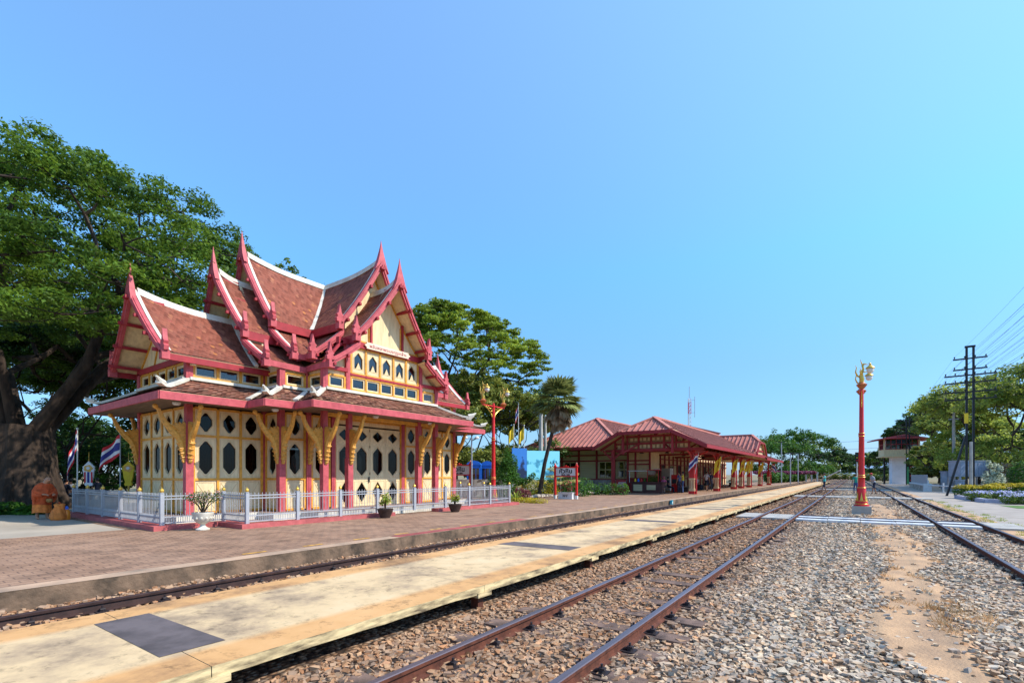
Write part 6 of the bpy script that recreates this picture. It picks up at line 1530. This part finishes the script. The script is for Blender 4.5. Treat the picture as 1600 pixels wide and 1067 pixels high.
# aerial mast
t = thing('radio_mast', 'thin red and white lattice radio mast rising beyond the station roof', 'mast', lay(1077, 85, 0)); mb = MB()
for i in range(22):
    z0, z1 = i*.68, (i+1)*.68; mb.m = (i//3) % 2; c = [(.3*math.cos(a), .3*math.sin(a)) for a in (0, 2.1, 4.2)]
    for k in range(3): mb.bar((*c[k], z0), (*c[k], z1), .06, .06); mb.bar((*c[k], z0), (*c[(k+1) % 3], z1), .04, .04); mb.bar((*c[k], z0), (*c[(k+1) % 3], z0), .04, .04)
mb.build('lattice', [M['lamp_red'], M['white_paint']], t); mb = MB(); mb.tube([(0,0,14.9),(0,0,17)], .05, 5); mb.bar((0,0,14.6),(.82*.95,.57*.95,14.6),.05,.05); mb.bar((0,0,12.4),(.82*.95,.57*.95,12.4),.05,.05); mb.tube([(.78,.54,11.6),(.78,.54,15.2)], .05, 5); mb.build('aerial', M['grey_metal'], t)
t = thing('trackside_marker', 'tiny blue and white box fixed to the brick platform edge', 'box', (-8.15, 26.4, -.1)); mb = MB(); mb.box(0,.12,-.1,.1,0,.22); mb.build('case', mat('marker_teal', (.05,.35,.42), .5, .1), t); mb = MB(); mb.box(.12,.125,-.06,.06,.05,.14); mb.build('face', M['white_paint'], t)
# ================================================================ TREES
def rain_tree(name, label, loc, tr, th_, cc, Rx, Ry, z0, z1, nc, nl, ls, m, seed, flat=.34, csize=(1.0, 1.9), group=None, bark='bark', under=.25, rot=0., gap=None, limbs=7, flare=1.5, sz=.33, lr=(.30,.46), parent_trunk=True, lobes=None, ball=False):
    g = np.random.default_rng(seed); rr = random.Random(seed); t = thing(name, label, 'tree', loc, 0, group); cl = []
    tries = 0
    while len(cl) < nc and tries < nc*30:
        tries += 1
        if lobes:
            L = lobes[rr.randrange(len(lobes))]; a = rr.uniform(0, 2*PI); rho = math.sqrt(rr.random()); x = L[0]+L[3]*rho*math.cos(a); y = L[1]+L[3]*rho*math.sin(a); z = L[2]+L[4]*math.sqrt(max(0, 1-rho*rho))*rr.uniform(.25, 1.)
        else:
            a = rr.uniform(0, 2*PI); rho = math.sqrt(rr.random()); low = rr.random() < under; x0 = Rx*rho*math.cos(a); y0 = Ry*rho*math.sin(a)
            x = cc[0]+x0*math.cos(rot)-y0*math.sin(rot); y = cc[1]+x0*math.sin(rot)+y0*math.cos(rot); hh = math.sqrt(max(0, 1-rho*rho*.92)); z = z0+(z1-z0)*hh*(rr.uniform(.35, .75) if low else rr.uniform(.86, 1.0))
            if ball: z = (z0+z1)/2+(z1-z0)/2*math.sqrt(max(0, 1-rho*rho*.8))*rr.uniform(.55, 1)*rr.choice([1, 1, -1])
        s = rr.uniform(*csize)
        if any((x-c[0])**2+(y-c[1])**2+((z-c[2])*1.8)**2 < (s*.62)**2 for c in cl): continue
        cl.append((x, y, z, s, s*rr.uniform(.7, 1), s*flat*rr.uniform(.8, 1.3)))
    mb = MB(); 
    pr = [(0, 0, -.2), (0, 0, .3), (tr*.1, 0, th_*.5), (0, 0, th_)]
    mb.tube(pr, [tr*flare, tr*1.15, tr, tr*.95], 18)
    if tr > .8:      # fluted roots and ribs of an old trunk
        for k in range(11):
            a = 2*PI*k/11+rr.uniform(-.2,.2); c, s = math.cos(a), math.sin(a); r0 = tr*rr.uniform(1.35, 1.8)
            mb.tube([(c*r0, s*r0, -.2), (c*tr*1.1, s*tr*1.1, th_*.18), (c*tr*.82, s*tr*.82, th_*.5), (c*tr*.74, s*tr*.74, th_*1.02)], [tr*.16, tr*.26, tr*.28, tr*.24], 8)
    cen = Vector((cc[0], cc[1], 0)); LB = []
    for i in range(limbs):
        a = 2*PI*i/limbs+rr.uniform(-.3, .3); q_ = rr.uniform(.42, .62); e = Vector((cc[0]*.8+Rx*q_*math.cos(a), cc[1]*.8+Ry*q_*math.sin(a), z0+(z1-z0)*rr.uniform(.35, .62)))
        s = Vector((math.cos(a)*tr*.5, math.sin(a)*tr*.5, th_*.9)); m1 = s+(e-s)*.35+Vector((rr.uniform(-.5,.5), rr.uniform(-.5,.5), rr.uniform(.3, 1.)*(z1-th_)*.10)); m2 = s+(e-s)*.7+Vector((rr.uniform(-.6,.6), rr.uniform(-.6,.6), rr.uniform(0, .8)))
        r = tr*rr.uniform(*lr); mb.tube([s, m1, m2, e], [r, r*.72, r*.5, r*.3], 9, cap=False); LB.append(([s, m1, m2, e], r))
    # grow branches: each clump joins the nearest point of the wood already grown
    N = []; PAR = []; CNT = []
    def nod(p, par): N.append(p); PAR.append(par); CNT.append(0); return len(N)-1
    for P, r in LB:
        k = nod(P[0], -1)
        for q_ in P[1:]: k = nod(q_, k)
    nb0 = len(N); ends = []; fork = Vector((0, 0, th_)); order = sorted(cl, key=lambda c: (Vector(c[:3])-fork).length); arr = np.zeros((nb0+len(cl)*4, 3)); arr[:nb0] = [tuple(p) for p in N]; dist = [(p-fork).length for p in N]
    starts = {i for i in range(nb0) if PAR[i] < 0}
    for c in order:
        C3 = Vector(c[:3])-Vector((0, 0, .15)); dd = np.linalg.norm(arr[:len(N)]-np.array(C3), axis=1)+.30*np.array(dist)
        for i in starts: dd[i] += 3
        k = int(dd.argmin()); p = N[k]; L = (C3-p).length; sgn = Vector((rr.uniform(-1,1), rr.uniform(-1,1), rr.uniform(-.9,.3)))
        for u in (.38, .72, 1.):
            q_ = p.lerp(C3, u)+sgn*L*.11*math.sin(u*PI); k = nod(q_, k); arr[len(N)-1] = q_; dist.append(dist[PAR[k]]+(q_-N[PAR[k]]).length)
        ends.append((k, c))
    for k, c in ends:
        while k >= 0: CNT[k] += 1; k = PAR[k]
    tip = .022*max(1, ls/.12)
    rad = [tip*math.sqrt(max(1, n_))*1.15 for n_ in CNT]
    for i in range(nb0, len(N)):
        a_, b_ = N[PAR[i]], N[i]; r0 = min(rad[PAR[i]], rad[i]*1.5); mb.tube([a_, b_], [r0, rad[i]], 6 if r0 > .08 else 4, cap=False)
    for k, c in ends:
        for _ in range(4):
            e = N[k]+Vector((rr.uniform(-1,1)*c[3]*.85, rr.uniform(-1,1)*c[3]*.85, rr.uniform(-.1,.7)*c[5])); m_ = N[k].lerp(e, .5)+Vector((0,0,-.08)); mb.tube([N[k], m_, e], [tip*.8, tip*.5, .006], 4, cap=False)
    mb.build('trunk', M[bark], t, smooth=True)
    # foliage: several small flat sprays per clump
    sp = []
    for c in cl:
        for _ in range(9):
            a = rr.uniform(0, 2*PI); q_ = math.sqrt(rr.random()); s = c[3]*rr.uniform(.22, .42)
            sp.append((c[0]+c[3]*q_*math.cos(a), c[1]+c[4]*q_*math.sin(a), c[2]+c[5]*(1-q_*q_)*rr.uniform(.2,1)-.10*q_*c[3], s, s, s*sz))
    leafcloud('crown', sp, nl, ls, m, t, shell=.15, flat=.55, asp=.5, seed=seed)
    return t
# giant rain tree
gt = lay(38, 19.4, PZ)
def rel(px, f, y=None):
    p = lay(px, f); return (p.x-gt.x, p.y-gt.y)
rain_tree('rain_tree', 'giant old rain tree with a massive fluted trunk spreading over the left side', gt, .92, 3.3, (-2.0, 1.7), 10.6, 10.4, 3.6, 14.9, 400, 290000, .078, M['leaf_rain'], 27, limbs=11, lr=(.20,.34), under=.5, csize=(1.0, 2.0))
# second tree: wide umbrella crown above the right of the pavilion
st2 = lay(706, 43, 0)
rain_tree('rain_tree', 'umbrella-crowned rain tree rising between the pavilion and the fan palm', st2, .48, 6.2, (-.3, 0), 8.4, 8.4, 7.6, 16.2, 120, 60000, .125, M['leaf_rain_far'], 5, limbs=8, under=.15, csize=(1.0, 1.8), flat=.24)
# dark masses that close the view behind
def round_tree(name, label, loc, H, Rr, nl, ls, m, seed, trh=.3, group=None, nc=34, tr=.22, flat=.75, bark='bark_dark'):
    rain_tree(name, label, loc, tr, H*trh, (0,0), Rr, Rr, H*trh*.8, H, nc, nl, ls, m, seed, flat=flat, csize=(Rr*.22, Rr*.42), group=group, under=.55, limbs=5, bark=bark, ball=True, sz=.75)
G1 = 'trees behind the pavilion'
for i, (px, f, H, r, m, nl, ls, lab) in enumerate([
    (-40, 34, 12, 7, 'leaf_dark', 16000, .17, 'dark tree at the far left edge behind the giant trunk'),
    (105, 29, 10.5, 5.0, 'leaf_dark', 22000, .12, 'dark leafy tree directly right of the giant trunk'),
    (70, 36, 12.5, 6.5, 'leaf_dark', 18000, .17, 'dark tree filling the gap right of the giant trunk'),
    (165, 40, 12, 6.5, 'leaf_dark', 17000, .18, 'dark tree between the flags and the pavilion'),
    (255, 44, 13, 6.5, 'leaf_mid', 10000, .2, 'tree hidden mostly behind the left pavilion gable'),
    (445, 50, 22.5, 5.0, 'leaf_mid', 9000, .2, 'tree top showing above the pavilion roof ridge'),
    (520, 52, 20.3, 4.0, 'leaf_mid', 6000, .2, 'small tree top peeping over the pavilion roof valley'),
    (660, 45, 10.5, 5.5, 'leaf_mid', 20000, .17, 'dark tree low behind the right pavilion gable'),
    (735, 40, 9.2, 4.8, 'leaf_olive', 24000, .14, 'yellow green broadleaf tree behind the twin lamp post'),
    (690, 37, 7.2, 3.8, 'leaf_olive', 15000, .13, 'yellow green broadleaf tree behind the end of the pavilion'),
    (790, 44, 9.8, 4.8, 'leaf_mid', 22000, .15, 'green tree behind the elephant topiary'),
    (818, 52, 8.6, 4.4, 'leaf_olive', 14000, .16, 'olive tree beside the flags behind the mural')]):
    round_tree('broadleaf_tree', lab, lay(px, f, 0), H, r, nl, ls, M[m], 30+i, group=G1, trh=.12 if H < 15 else .5)
G2 = 'bushes behind the railing on the left'
for i, (px, f, h, lab) in enumerate([(128, 31, 3.2, 'light green bush behind the striped plaque'), (165, 33, 3.6, 'light green bush between the two plaques'), (200, 32, 3.5, 'light green bush behind the yellow plaque'), (10, 30, 2.6, 'light green bush left of the giant trunk')]):
    round_tree('bush', lab, lay(px, f, 0), h, 1.9, 5200, .09, M['leaf_mid'] if i % 2 else M['leaf_bush'], 60+i, group=G2, trh=.12, nc=22, tr=.1)
bush('grass_clump', 'low strappy green plants at the foot of the giant tree', 'plant', lay(14, 17.2, PZ), [(-.8,-.6,.15,.5,.5,.25),(0,0,.15,.5,.5,.3),(.7,.5,.12,.5,.5,.2)], 1500, .09, M['leaf_bush'], stem=False, seed=9)
# far left of the track beyond the station
G3 = 'trees beyond the station'
for i, (px, f, H, r, m, nl) in enumerate([(1200,110,9,6,'leaf_mid',6000),(1222,100,8,6,'leaf_bush',6000),(1246,125,12.5,8,'leaf_bush',9000),(1268,140,11,7,'leaf_mid',6000),(1285,165,10,7,'leaf_dark',5000),(1305,210,11,8,'leaf_dark',4500),(1322,280,12,9,'leaf_dark',3500),(1352,300,11,9,'leaf_mid',3500),(1366,230,10,7,'leaf_dark',3500),(1380,180,9.5,6,'leaf_mid',4500),(1398,150,10,6,'leaf_dark',5500)]):
    lab = ['light tree just past the canopy end','bright tree past the canopy end','tallest domed tree left of the track','green tree right of the tallest domed one','dark tree nearer the vanishing track','dark far tree left of the signal','small dark tree where the tracks vanish, left side','small tree where the tracks vanish, right side','dark far tree right of the lone lamp post','far tree left of the signal cabin','dark tree directly behind the signal cabin'][i]
    round_tree('broadleaf_tree', lab, lay(px, f, 0), H, r, nl, .0023*f, M[m], 80+i, group=G3, trh=.15, nc=26)
# right-hand wood
G4 = 'trees on the right of the line'
for i, (px, f, H, r, m, nl, lab) in enumerate([
    (1436, 118, 15.5, 6, 'leaf_dark', 12000, 'dark tree just right of the signal cabin'),
    (1468, 96, 16.0, 6, 'leaf_dark', 16000, 'tall dark tree behind the small telegraph pole'),
    (1472, 62, 5.6, 3.0, 'leaf_olive', 11000, 'low olive bush-like tree above the white fence'),
    (1506, 70, 10.8, 5.5, 'leaf_feather', 18000, 'feathery tree left of the tall telegraph pole'),
    (1560, 54, 12.2, 6.5, 'leaf_feather', 24000, 'large feathery yellow green tree right of the tall telegraph pole'),
    (1625, 47, 11.6, 6.0, 'leaf_feather', 20000, 'feathery tree at the right edge of the view'),
    (1700, 44, 12.5, 6.0, 'leaf_mid', 9000, 'broad tree beyond the right edge'),
    (1530, 84, 8.5, 6.5, 'leaf_dark', 9000, 'low dark tree closing the view behind the grey container'),
    (1590, 72, 8.0, 6.5, 'leaf_dark', 9000, 'low dark tree behind the withered shrub'),
    (1478, 86, 7.0, 4.0, 'leaf_dark', 7000, 'low dark tree right behind the paling fence')]):
    if m == 'leaf_feather' and m not in M: leafmat('leaf_feather', (.095,.150,.022), (.280,.350,.060), trans=.5, scale=.35)
    round_tree('broadleaf_tree', lab, lay(px, f, 0), H, r, nl, .0033*f, M[m], 110+i, group=G4, trh=.15, nc=44, flat=.6, bark='bark')
# hills on the horizon
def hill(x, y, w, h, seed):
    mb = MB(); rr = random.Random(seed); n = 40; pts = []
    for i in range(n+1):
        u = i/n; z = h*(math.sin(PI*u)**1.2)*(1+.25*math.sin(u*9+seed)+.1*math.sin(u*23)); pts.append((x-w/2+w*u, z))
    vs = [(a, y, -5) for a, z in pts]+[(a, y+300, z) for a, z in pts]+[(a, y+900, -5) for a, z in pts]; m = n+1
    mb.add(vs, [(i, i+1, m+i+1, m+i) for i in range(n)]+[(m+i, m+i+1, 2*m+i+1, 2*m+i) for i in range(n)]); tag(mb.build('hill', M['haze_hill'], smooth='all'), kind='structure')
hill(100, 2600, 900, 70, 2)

# ================================================================ RIGHT SIDE OF THE LINE
sheet('road', [(3.9,8),(3.9,26),(3.75,60),(3.75,110),(30,110),(60,60),(60,8)], GZ+.02, M['asphalt'])
sheet('verge', [(3.3,5),(3.3,110),(3.95,110),(3.95,8),(3.95,5)], GZ+.03, M['dirt'])
tufts('verge_grass', [(random.uniform(3.5,4.4), random.uniform(12, 40), GZ+.03) for _ in range(90)], 26, .10, M['leaf_yg'], 'thin yellowing grass on the verge between the dark rail and the road')
# flower beds with a pale painted kerb
def bed_(px, f, L, lab, mname, flower, h, seed, rz=R(35)):
    c = lay(px, f, GZ); t = thing('flower_bed', lab, 'flower bed', c, rz, 'flower beds beside the road'); 
    sp = [(x_*.55-L/2, random.uniform(-.3,.3), h*.55, .45, .5, h*.5) for x_ in range(int(L/.55)+1)]
    leafcloud('foliage', sp, int(L*1200), .055, M[mname], t, shell=.5, seed=seed)
    leafcloud('flowers', [(a, b, c_+h*.28, d*.95, e, h*.30) for a, b, c_, d, e, g_ in sp], int(L*(900 if flower == 'leaf_yellow' else 260)), .05, M[flower], t, shell=.6, top=.9, seed=seed+1)
bed_(1535, 33.0, 3.2, 'clipped yellow topped hedge bed left of the lilac flowers', 'leaf_bush', 'leaf_yellow', .85, 3)
bed_(1592, 33.5, 3.4, 'long clipped yellow topped hedge bed running to the right edge', 'leaf_bush', 'leaf_yellow', .95, 5)
bed_(1570, 29.5, 3.8, 'loose bed of small lilac white flowers in front of the yellow hedge', 'leaf_mid', 'flower_lilac', .6, 7)
bed_(1606, 26.5, 2.2, 'lilac flowered clump nearest the camera at the right edge', 'leaf_mid', 'flower_lilac', .55, 9)
mb = MB(); a, b, c_ = lay(1494, 33), lay(1540, 27.8), lay(1620, 26.0); g0 = GZ+.10
mb.bar((a.x,a.y,g0),(b.x,b.y,g0),.22,.3); mb.bar((b.x,b.y,g0+.003),(c_.x,c_.y,g0+.003),.22,.3); tag(mb.build('kerb', mat('pale_kerb', (.46,.46,.56), .8, .1, 3.)), 'pale lavender painted kerb edging the flower beds on the right', 'kerb')
sheet('grass_patch', [tuple(lay(1560, 25.5))[:2], tuple(lay(1640, 24.5))[:2], tuple(lay(1680, 22.5))[:2], tuple(lay(1590, 23.0))[:2]], GZ+.028, M['grass'])
bush('pale_shrub', 'silvery white leaved shrub behind the yellow hedge', 'shrub', lay(1550, 37, 0), [(0,0,1.0,.4,.4,.7),(.2,.2,1.8,.25,.25,.7),(-.4,-.3,1.2,.3,.3,.6),(.5,.4,1.1,.35,.35,.5),(.4,.0,1.9,.2,.2,.4),(-.2,-.1,2.3,.18,.18,.35)], 950, .11, M['leaf_pale'], seed=12)
bush('green_shrub', 'bright green shrub at the right edge beyond the hedge', 'shrub', lay(1604, 40, 0), [(0,0,1.5,1.2,1.2,1.2)], 2500, .09, M['leaf_bush'], seed=13)
bush('dry_shrub', 'brown withered drooping shrub under the feathery trees', 'shrub', lay(1578, 44, 0), [(0,0,1.6,1.6,1.6,1.0),(1,.6,1.3,1.2,1.2,.8)], 3000, .10, M['leaf_dry'], seed=14)
# signal cabin
cb = thing('signal_cabin', 'raised cream signal cabin on a single white pier with a crimson flat roof', 'signal cabin', lay(1404, 82, GZ), R(8)); mb = MB(); mb.box(-1.0,1.0,-.5,1.6,0,4.6); mb.build('pier', mat('cabin_white', (.80,.80,.84), .7, .05, 1.), cb)
mb = MB(); mb.box(-2.7,2.7,-2.3,2.4,4.6,4.75); mb.box(-2.4,2.4,-2.0,2.1,4.75,5.85)
for x in (-2.3,2.3):
    for y in (-1.9,2.0): mb.cbox(x, y, 5.85, .22, .22, 1.9)
mb.each('cabin_wall', M['cream'], cb); mb = MB()
for i in range(7): x = -2.1+i*.7; mb.cbox(x, -1.9, 5.85, .07, .07, 1.8); 
for i in range(5): y = -1.6+i*.8; mb.cbox(-2.3, y, 5.85, .07, .07, 1.8); mb.cbox(2.3, y, 5.85, .07, .07, 1.8)
for z in (5.9,6.7,7.6): mb.box(-2.2,2.2,-1.94,-1.86,z-.05,z+.05); mb.box(-2.34,-2.26,-1.9,2.0,z-.05,z+.05); mb.box(2.26,2.34,-1.9,2.0,z-.05,z+.05)
mb.build('window_frame', M['red_paint'], cb); mb = MB(); mb.box(-2.15,2.15,-1.86,-1.85,5.9,7.6); mb.box(-2.27,-2.26,-1.8,1.9,5.9,7.6); mb.box(2.26,2.27,-1.8,1.9,5.9,7.6); mb.build('glass', M['glass_sky'], cb)
mb = MB(); mb.prism([(-3.9,7.35),(-3.9,7.50),(0,8.25),(3.9,7.50),(3.9,7.35),(2.4,7.62),(-2.4,7.62)], lambda a, b, q_: (a, q_, b), -3.2, 3.2); mb.build('roof', M['pink'], cb)
mb = MB(); mb.cbox(1.9, 1.6, 0, .25, .25, 4.6); mb.cbox(-1.6, 1.9, 0, .25, .25, 4.6); mb.each('post', M['black'], cb); mb = MB(); mb.box(1.1,1.5,.6,.7,0,3.0); mb.build('door', mat('cabin_green', (.02,.18,.09), .5, .05), cb); mb = MB()
for k in range(6): mb.bar((1.3,1.2,.5+k*.75),(2.2,1.2,.8+k*.75),.5,.08)
mb.each('stair_flight', M['red_paint'], cb)
# white paling fence, rail barrier, grey cabinets
f0_, f1_ = lay(1424, 62, 0), lay(1449, 47, 0); d_ = (f1_-f0_); L_ = d_.length; t = thing('paling_fence', 'white paling fence on a low masonry base beside the road', 'fence', (f0_.x, f0_.y, GZ), math.atan2(d_.y, d_.x)); mb = MB(); mb.box(0,L_,-.2,.2,0,.55); mb.build('base', M['rubble'], t); mb = MB(); mb.box(0,L_,-.24,.24,.55,.68); mb.cbox(L_,0,0,.6,.6,.75); mb.build('coping', M['white_paint'], t)
for i in range(int(L_/.42)): mb = MB(); mb.cbox(.2+i*.42, 0, .68, .30, .06, .95); mb.build('paling', M['fence_paint'], t)
def gcab(px, f, w, d, h, z, label, legs=False):
    t = thing('equipment_cabinet', label, 'equipment cabinet', lay(px, f, GZ), R(35), 'grey equipment cabinets'); mb = MB(); mb.box(-w/2,w/2,-d/2,d/2,z,z+h); mb.box(-w/2-.06,w/2+.06,-d/2-.06,d/2+.06,z+h,z+h+.08); mb.build('body', M['grey_metal'], t)
    mb = MB(); k = max(2, int(w/.5))
    for i in range(k): x = -w/2+w*(i+.5)/k; mb.box(x-.19*w/k*2, x+.19*w/k*2, -d/2-.03, -d/2, z+.12, z+h-.12)
    mb.each('door_panel', mat('cab_panel', (.26,.30,.37), .5, .08) if 'cab_panel' not in M else M['cab_panel'], t)
    if legs:
        mb = MB()
        for x in (-w/2+.1, w/2-.1):
            for y in (-d/2+.1, d/2-.1): mb.cbox(x, y, 0, .12, .12, z)
        mb.each('leg', M['grey_metal'], t)
gcab(1481, 48, .85, .7, 1.7, .2, 'narrow grey cabinet left of the raised container'); gcab(1513, 46, 2.7, 1.2, 1.45, 1.45, 'wide raised grey container behind the tall telegraph pole', True); gcab(1500, 45, .5, .4, 1.0, .1, 'small grey cabinet beneath the raised container')
a, b = lay(1450, 47, GZ), lay(1502, 40, GZ); t = thing('rail_barrier', 'low single pipe barrier between the paling fence and the hedge', 'barrier', a); d_ = b-a; mb = MB(); mb.tube([(0,0,.62), tuple(d_*.98+Vector((0,0,.62)))], .05, 6); mb.build('rail', M['white_paint'], t)
for k in (0,.5,.96): mb = MB(); mb.tube([tuple(d_*k), tuple(d_*k+Vector((0,0,1.1 if k < .1 else .9)))], .06, 6); mb.build('post', M['white_paint'], t)
t = thing('concrete_pole', 'pale concrete stub pole between the twin telegraph poles', 'utility pole', lay(1517, 36.2, GZ)); mb = MB(); mb.tube([(0,0,0),(0,0,4.1)], [.12,.10], 8); mb.build('shaft', M['concrete'], t)
t = thing('concrete_pole', 'tall pale pole among the trees left of the telegraph pole', 'utility pole', lay(1490, 52, GZ)); mb = MB(); mb.tube([(0,0,0),(0,0,9.0)], [.16,.12], 8); mb.build('shaft', M['concrete'], t); mb = MB(); mb.bar((-.4,0,7.6),(.4,0,7.6),.1,.1); mb.build('cross_arm', M['grey_metal'], t)
# telegraph poles with cross arms and insulators
ARM = [(10.35,.95),(9.55,.95),(9.10,1.45),(8.55,1.45),(7.85,1.45),(7.30,1.45)]
PX = 7.1
def tele(y, label, brace=True):
    t = thing('telegraph_pole', label, 'telegraph pole', (PX, y, GZ), 0, 'telegraph poles'); 
    for s in (-1, 1): mb = MB(); mb.bar((s*.19,0,0),(s*.19,0,11.3),.13,.16,up=(0,1,0)); mb.build('upright', M['black'], t)
    if brace: mb = MB(); mb.bar((-1.35,-.3,0),(-.22,0,4.6),.12,.12); mb.build('brace', M['black'], t); mb = MB(); mb.cbox(-.22,-.1,5.5,.22,.10,.75); mb.build('plate', M['flag_yellow'], t)
    mb = MB(); mb.bar((-.3,0,11.25),(.3,0,11.25),.14,.14); mb.build('cap', M['black'], t)
    for z, w in ARM:
        mb = MB(); mb.bar((-w,0,z),(w,0,z+.03),.10,.10); ao = mb.build('cross_arm', M['black'], t); i_ = MB()
        for k in range(4 if w < 1 else 6):
            x = -w+.08+(2*w-.16)*k/(3 if w < 1 else 5)
            if abs(x) > .2: i_.lathe([(.02,z+.04),(.02,z+.10),(.045,z+.12),(.05,z+.19),(.02,z+.23)], 6, (x,0,0))
        i_.each('insulator', M['dark_metal'], ao)
tele(49.5, 'tall black twin telegraph pole with a yellow plate and six cross arms', True); tele(101, 'distant black telegraph pole behind the signal cabin roof', False)
rw_ = random.Random(4); n_w = 0
for ai, (z, w) in enumerate(ARM):
    for k in range(4 if w < 1 else 6):
        x = -w+.08+(2*w-.16)*k/(3 if w < 1 else 5)
        if abs(x) < .2: continue
        path = []
        for (ya, yb) in ((-4, 49.5), (49.5, 101), (101, 160)):
            for q_ in range(12): u = q_/12; path.append((PX+x, ya+(yb-ya)*u, GZ+z+.2-4*(.55+.12*math.sin(ai+k))*u*(1-u)))
        path.append((PX+x, 160, GZ+z+.2)); mb = MB(); mb.tube([(p[0]-PX-x, p[1]-49.5, p[2]-z) for p in path], .006, 4, cap=False)
        o = mb.build('overhead_wire', M['dark_metal'], None, loc=(PX+x, 49.5, z)); tag(o, 'thin overhead telegraph wire sagging between the black poles', 'wire', 'telegraph wires')
# thin high wires crossing over the track
for i, (ya, za, yb, zb) in enumerate([(118,8.5,70,8.0),(125,7.2,75,7.0),(150,6.0,80,9.2)]):
    mb = MB(); p0_, p1_ = Vector((PX, ya, za)), Vector((-60, yb+70, zb+4)); mb.tube([tuple(p0_.lerp(p1_, u/10)-Vector((0,0,4*1.6*(u/10)*(1-u/10)))-p0_) for u in range(11)], .022, 4, cap=False)
    tag(mb.build('overhead_wire', M['dark_metal'], None, loc=p0_), ['highest thin wire crossing above the tracks', 'middle thin wire crossing above the tracks', 'lowest thin wire crossing above the tracks'][i], 'wire', 'wires crossing the line')
# ---- small things far along the line
def far_lamp(px, f, H, lab):
    t = thing('street_lamp', lab, 'street lamp', lay(px, f, PZ), 0, 'thin lamp posts along the far platform'); mb = MB(); mb.tube([(0,0,0),(0,0,H)], .07, 6); mb.build('pole', M['grey_metal'], t); mb = MB(); mb.box(-.5,.5,-.1,.1,H,H+.12); mb.build('lamp_head', M['dark_metal'], t)
far_lamp(1221, 78, 6.6, 'dark thin lamp post just past the canopy end'); far_lamp(1235, 72, 4.6, 'short dark lamp post past the canopy end'); far_lamp(1247, 82, 5.0, 'pale lamp post left of the low white gateway')
bush('flowering_trellis', 'magenta bougainvillea over a trellis past the canopy end', 'shrub', lay(1226, 88, PZ), [(k*1.0-4, k*.7-2.8, 1.8, .8, .8, .32) for k in range(9)], 5000, .13, M['flower_magenta'], seed=20)
for i in range(7): bush('round_shrub', ['rounded green shrub nearest the canopy end','second rounded green shrub past the canopy end','rounded green shrub under the near end of the trellis','rounded green shrub under the middle of the trellis','rounded green shrub under the far end of the trellis','rounded green shrub just beyond the trellis','rounded green shrub farthest along the platform'][i], 'shrub', lay(1204+8*i, 78+4*i, PZ), [(0,0,.9,1.1,1.1,.9)], 2200, .13, M['leaf_bush'], group='rounded shrubs along the far platform', seed=40+i)
t = thing('white_gateway', 'low white framed gateway with a slanted beam far beside the track', 'gateway', lay(1268, 98, PZ), R(20)); mb = MB()
for x in (-1.0, .0, 1.0): mb.cbox(x, 0, 0, .25, .25, 1.6)
mb.each('post', M['white_paint'], t); mb = MB(); mb.box(-1.2,1.2,-.12,.12,1.6,2.0); mb.build('lintel', M['white_paint'], t)
for (px, f, H, lab) in ((1313, 160, 5.4, 'black far signal post left of the track end'), (1339, 90, 5.2, 'dark signal post just behind the lone lamp post')):
    t = thing('signal_post', lab, 'railway signal', lay(px, f, GZ), 0, 'railway signals'); mb = MB(); mb.tube([(0,0,0),(0,0,H)], .09, 6); mb.build('post', M['white_paint'], t); mb = MB(); mb.box(-.3,.3,-.15,.15,H-1.2,H+.6); mb.build('head', M['black'], t)
    for k, c in enumerate(('lamp_red','flag_yellow','cabin_green')): mb = MB(); mb.lathe([(.12,0),(.12,.05)], 8); mb.x = None; mb.v = [(x, -.15-z, H-.9+k*.5+y) for x, y, z in mb.v]; mb.build('lens', M[c], t)
bush('garden_shrub', 'dry yellowish brush beside the vanishing tracks', 'shrub', lay(1385, 120, 0), [(k*1.5-4, k*.6-2, .8, 1.4, 1.2, .8) for k in range(6)], 2600, .2, M['leaf_olive'], seed=71)
bush('garden_shrub', 'low yellow green scrub left of where the tracks vanish', 'shrub', lay(1300, 150, 0), [(k*2.5-8, 0, 1.0, 2, 1.2, 1.0) for k in range(8)], 3500, .25, M['leaf_olive'], seed=72)
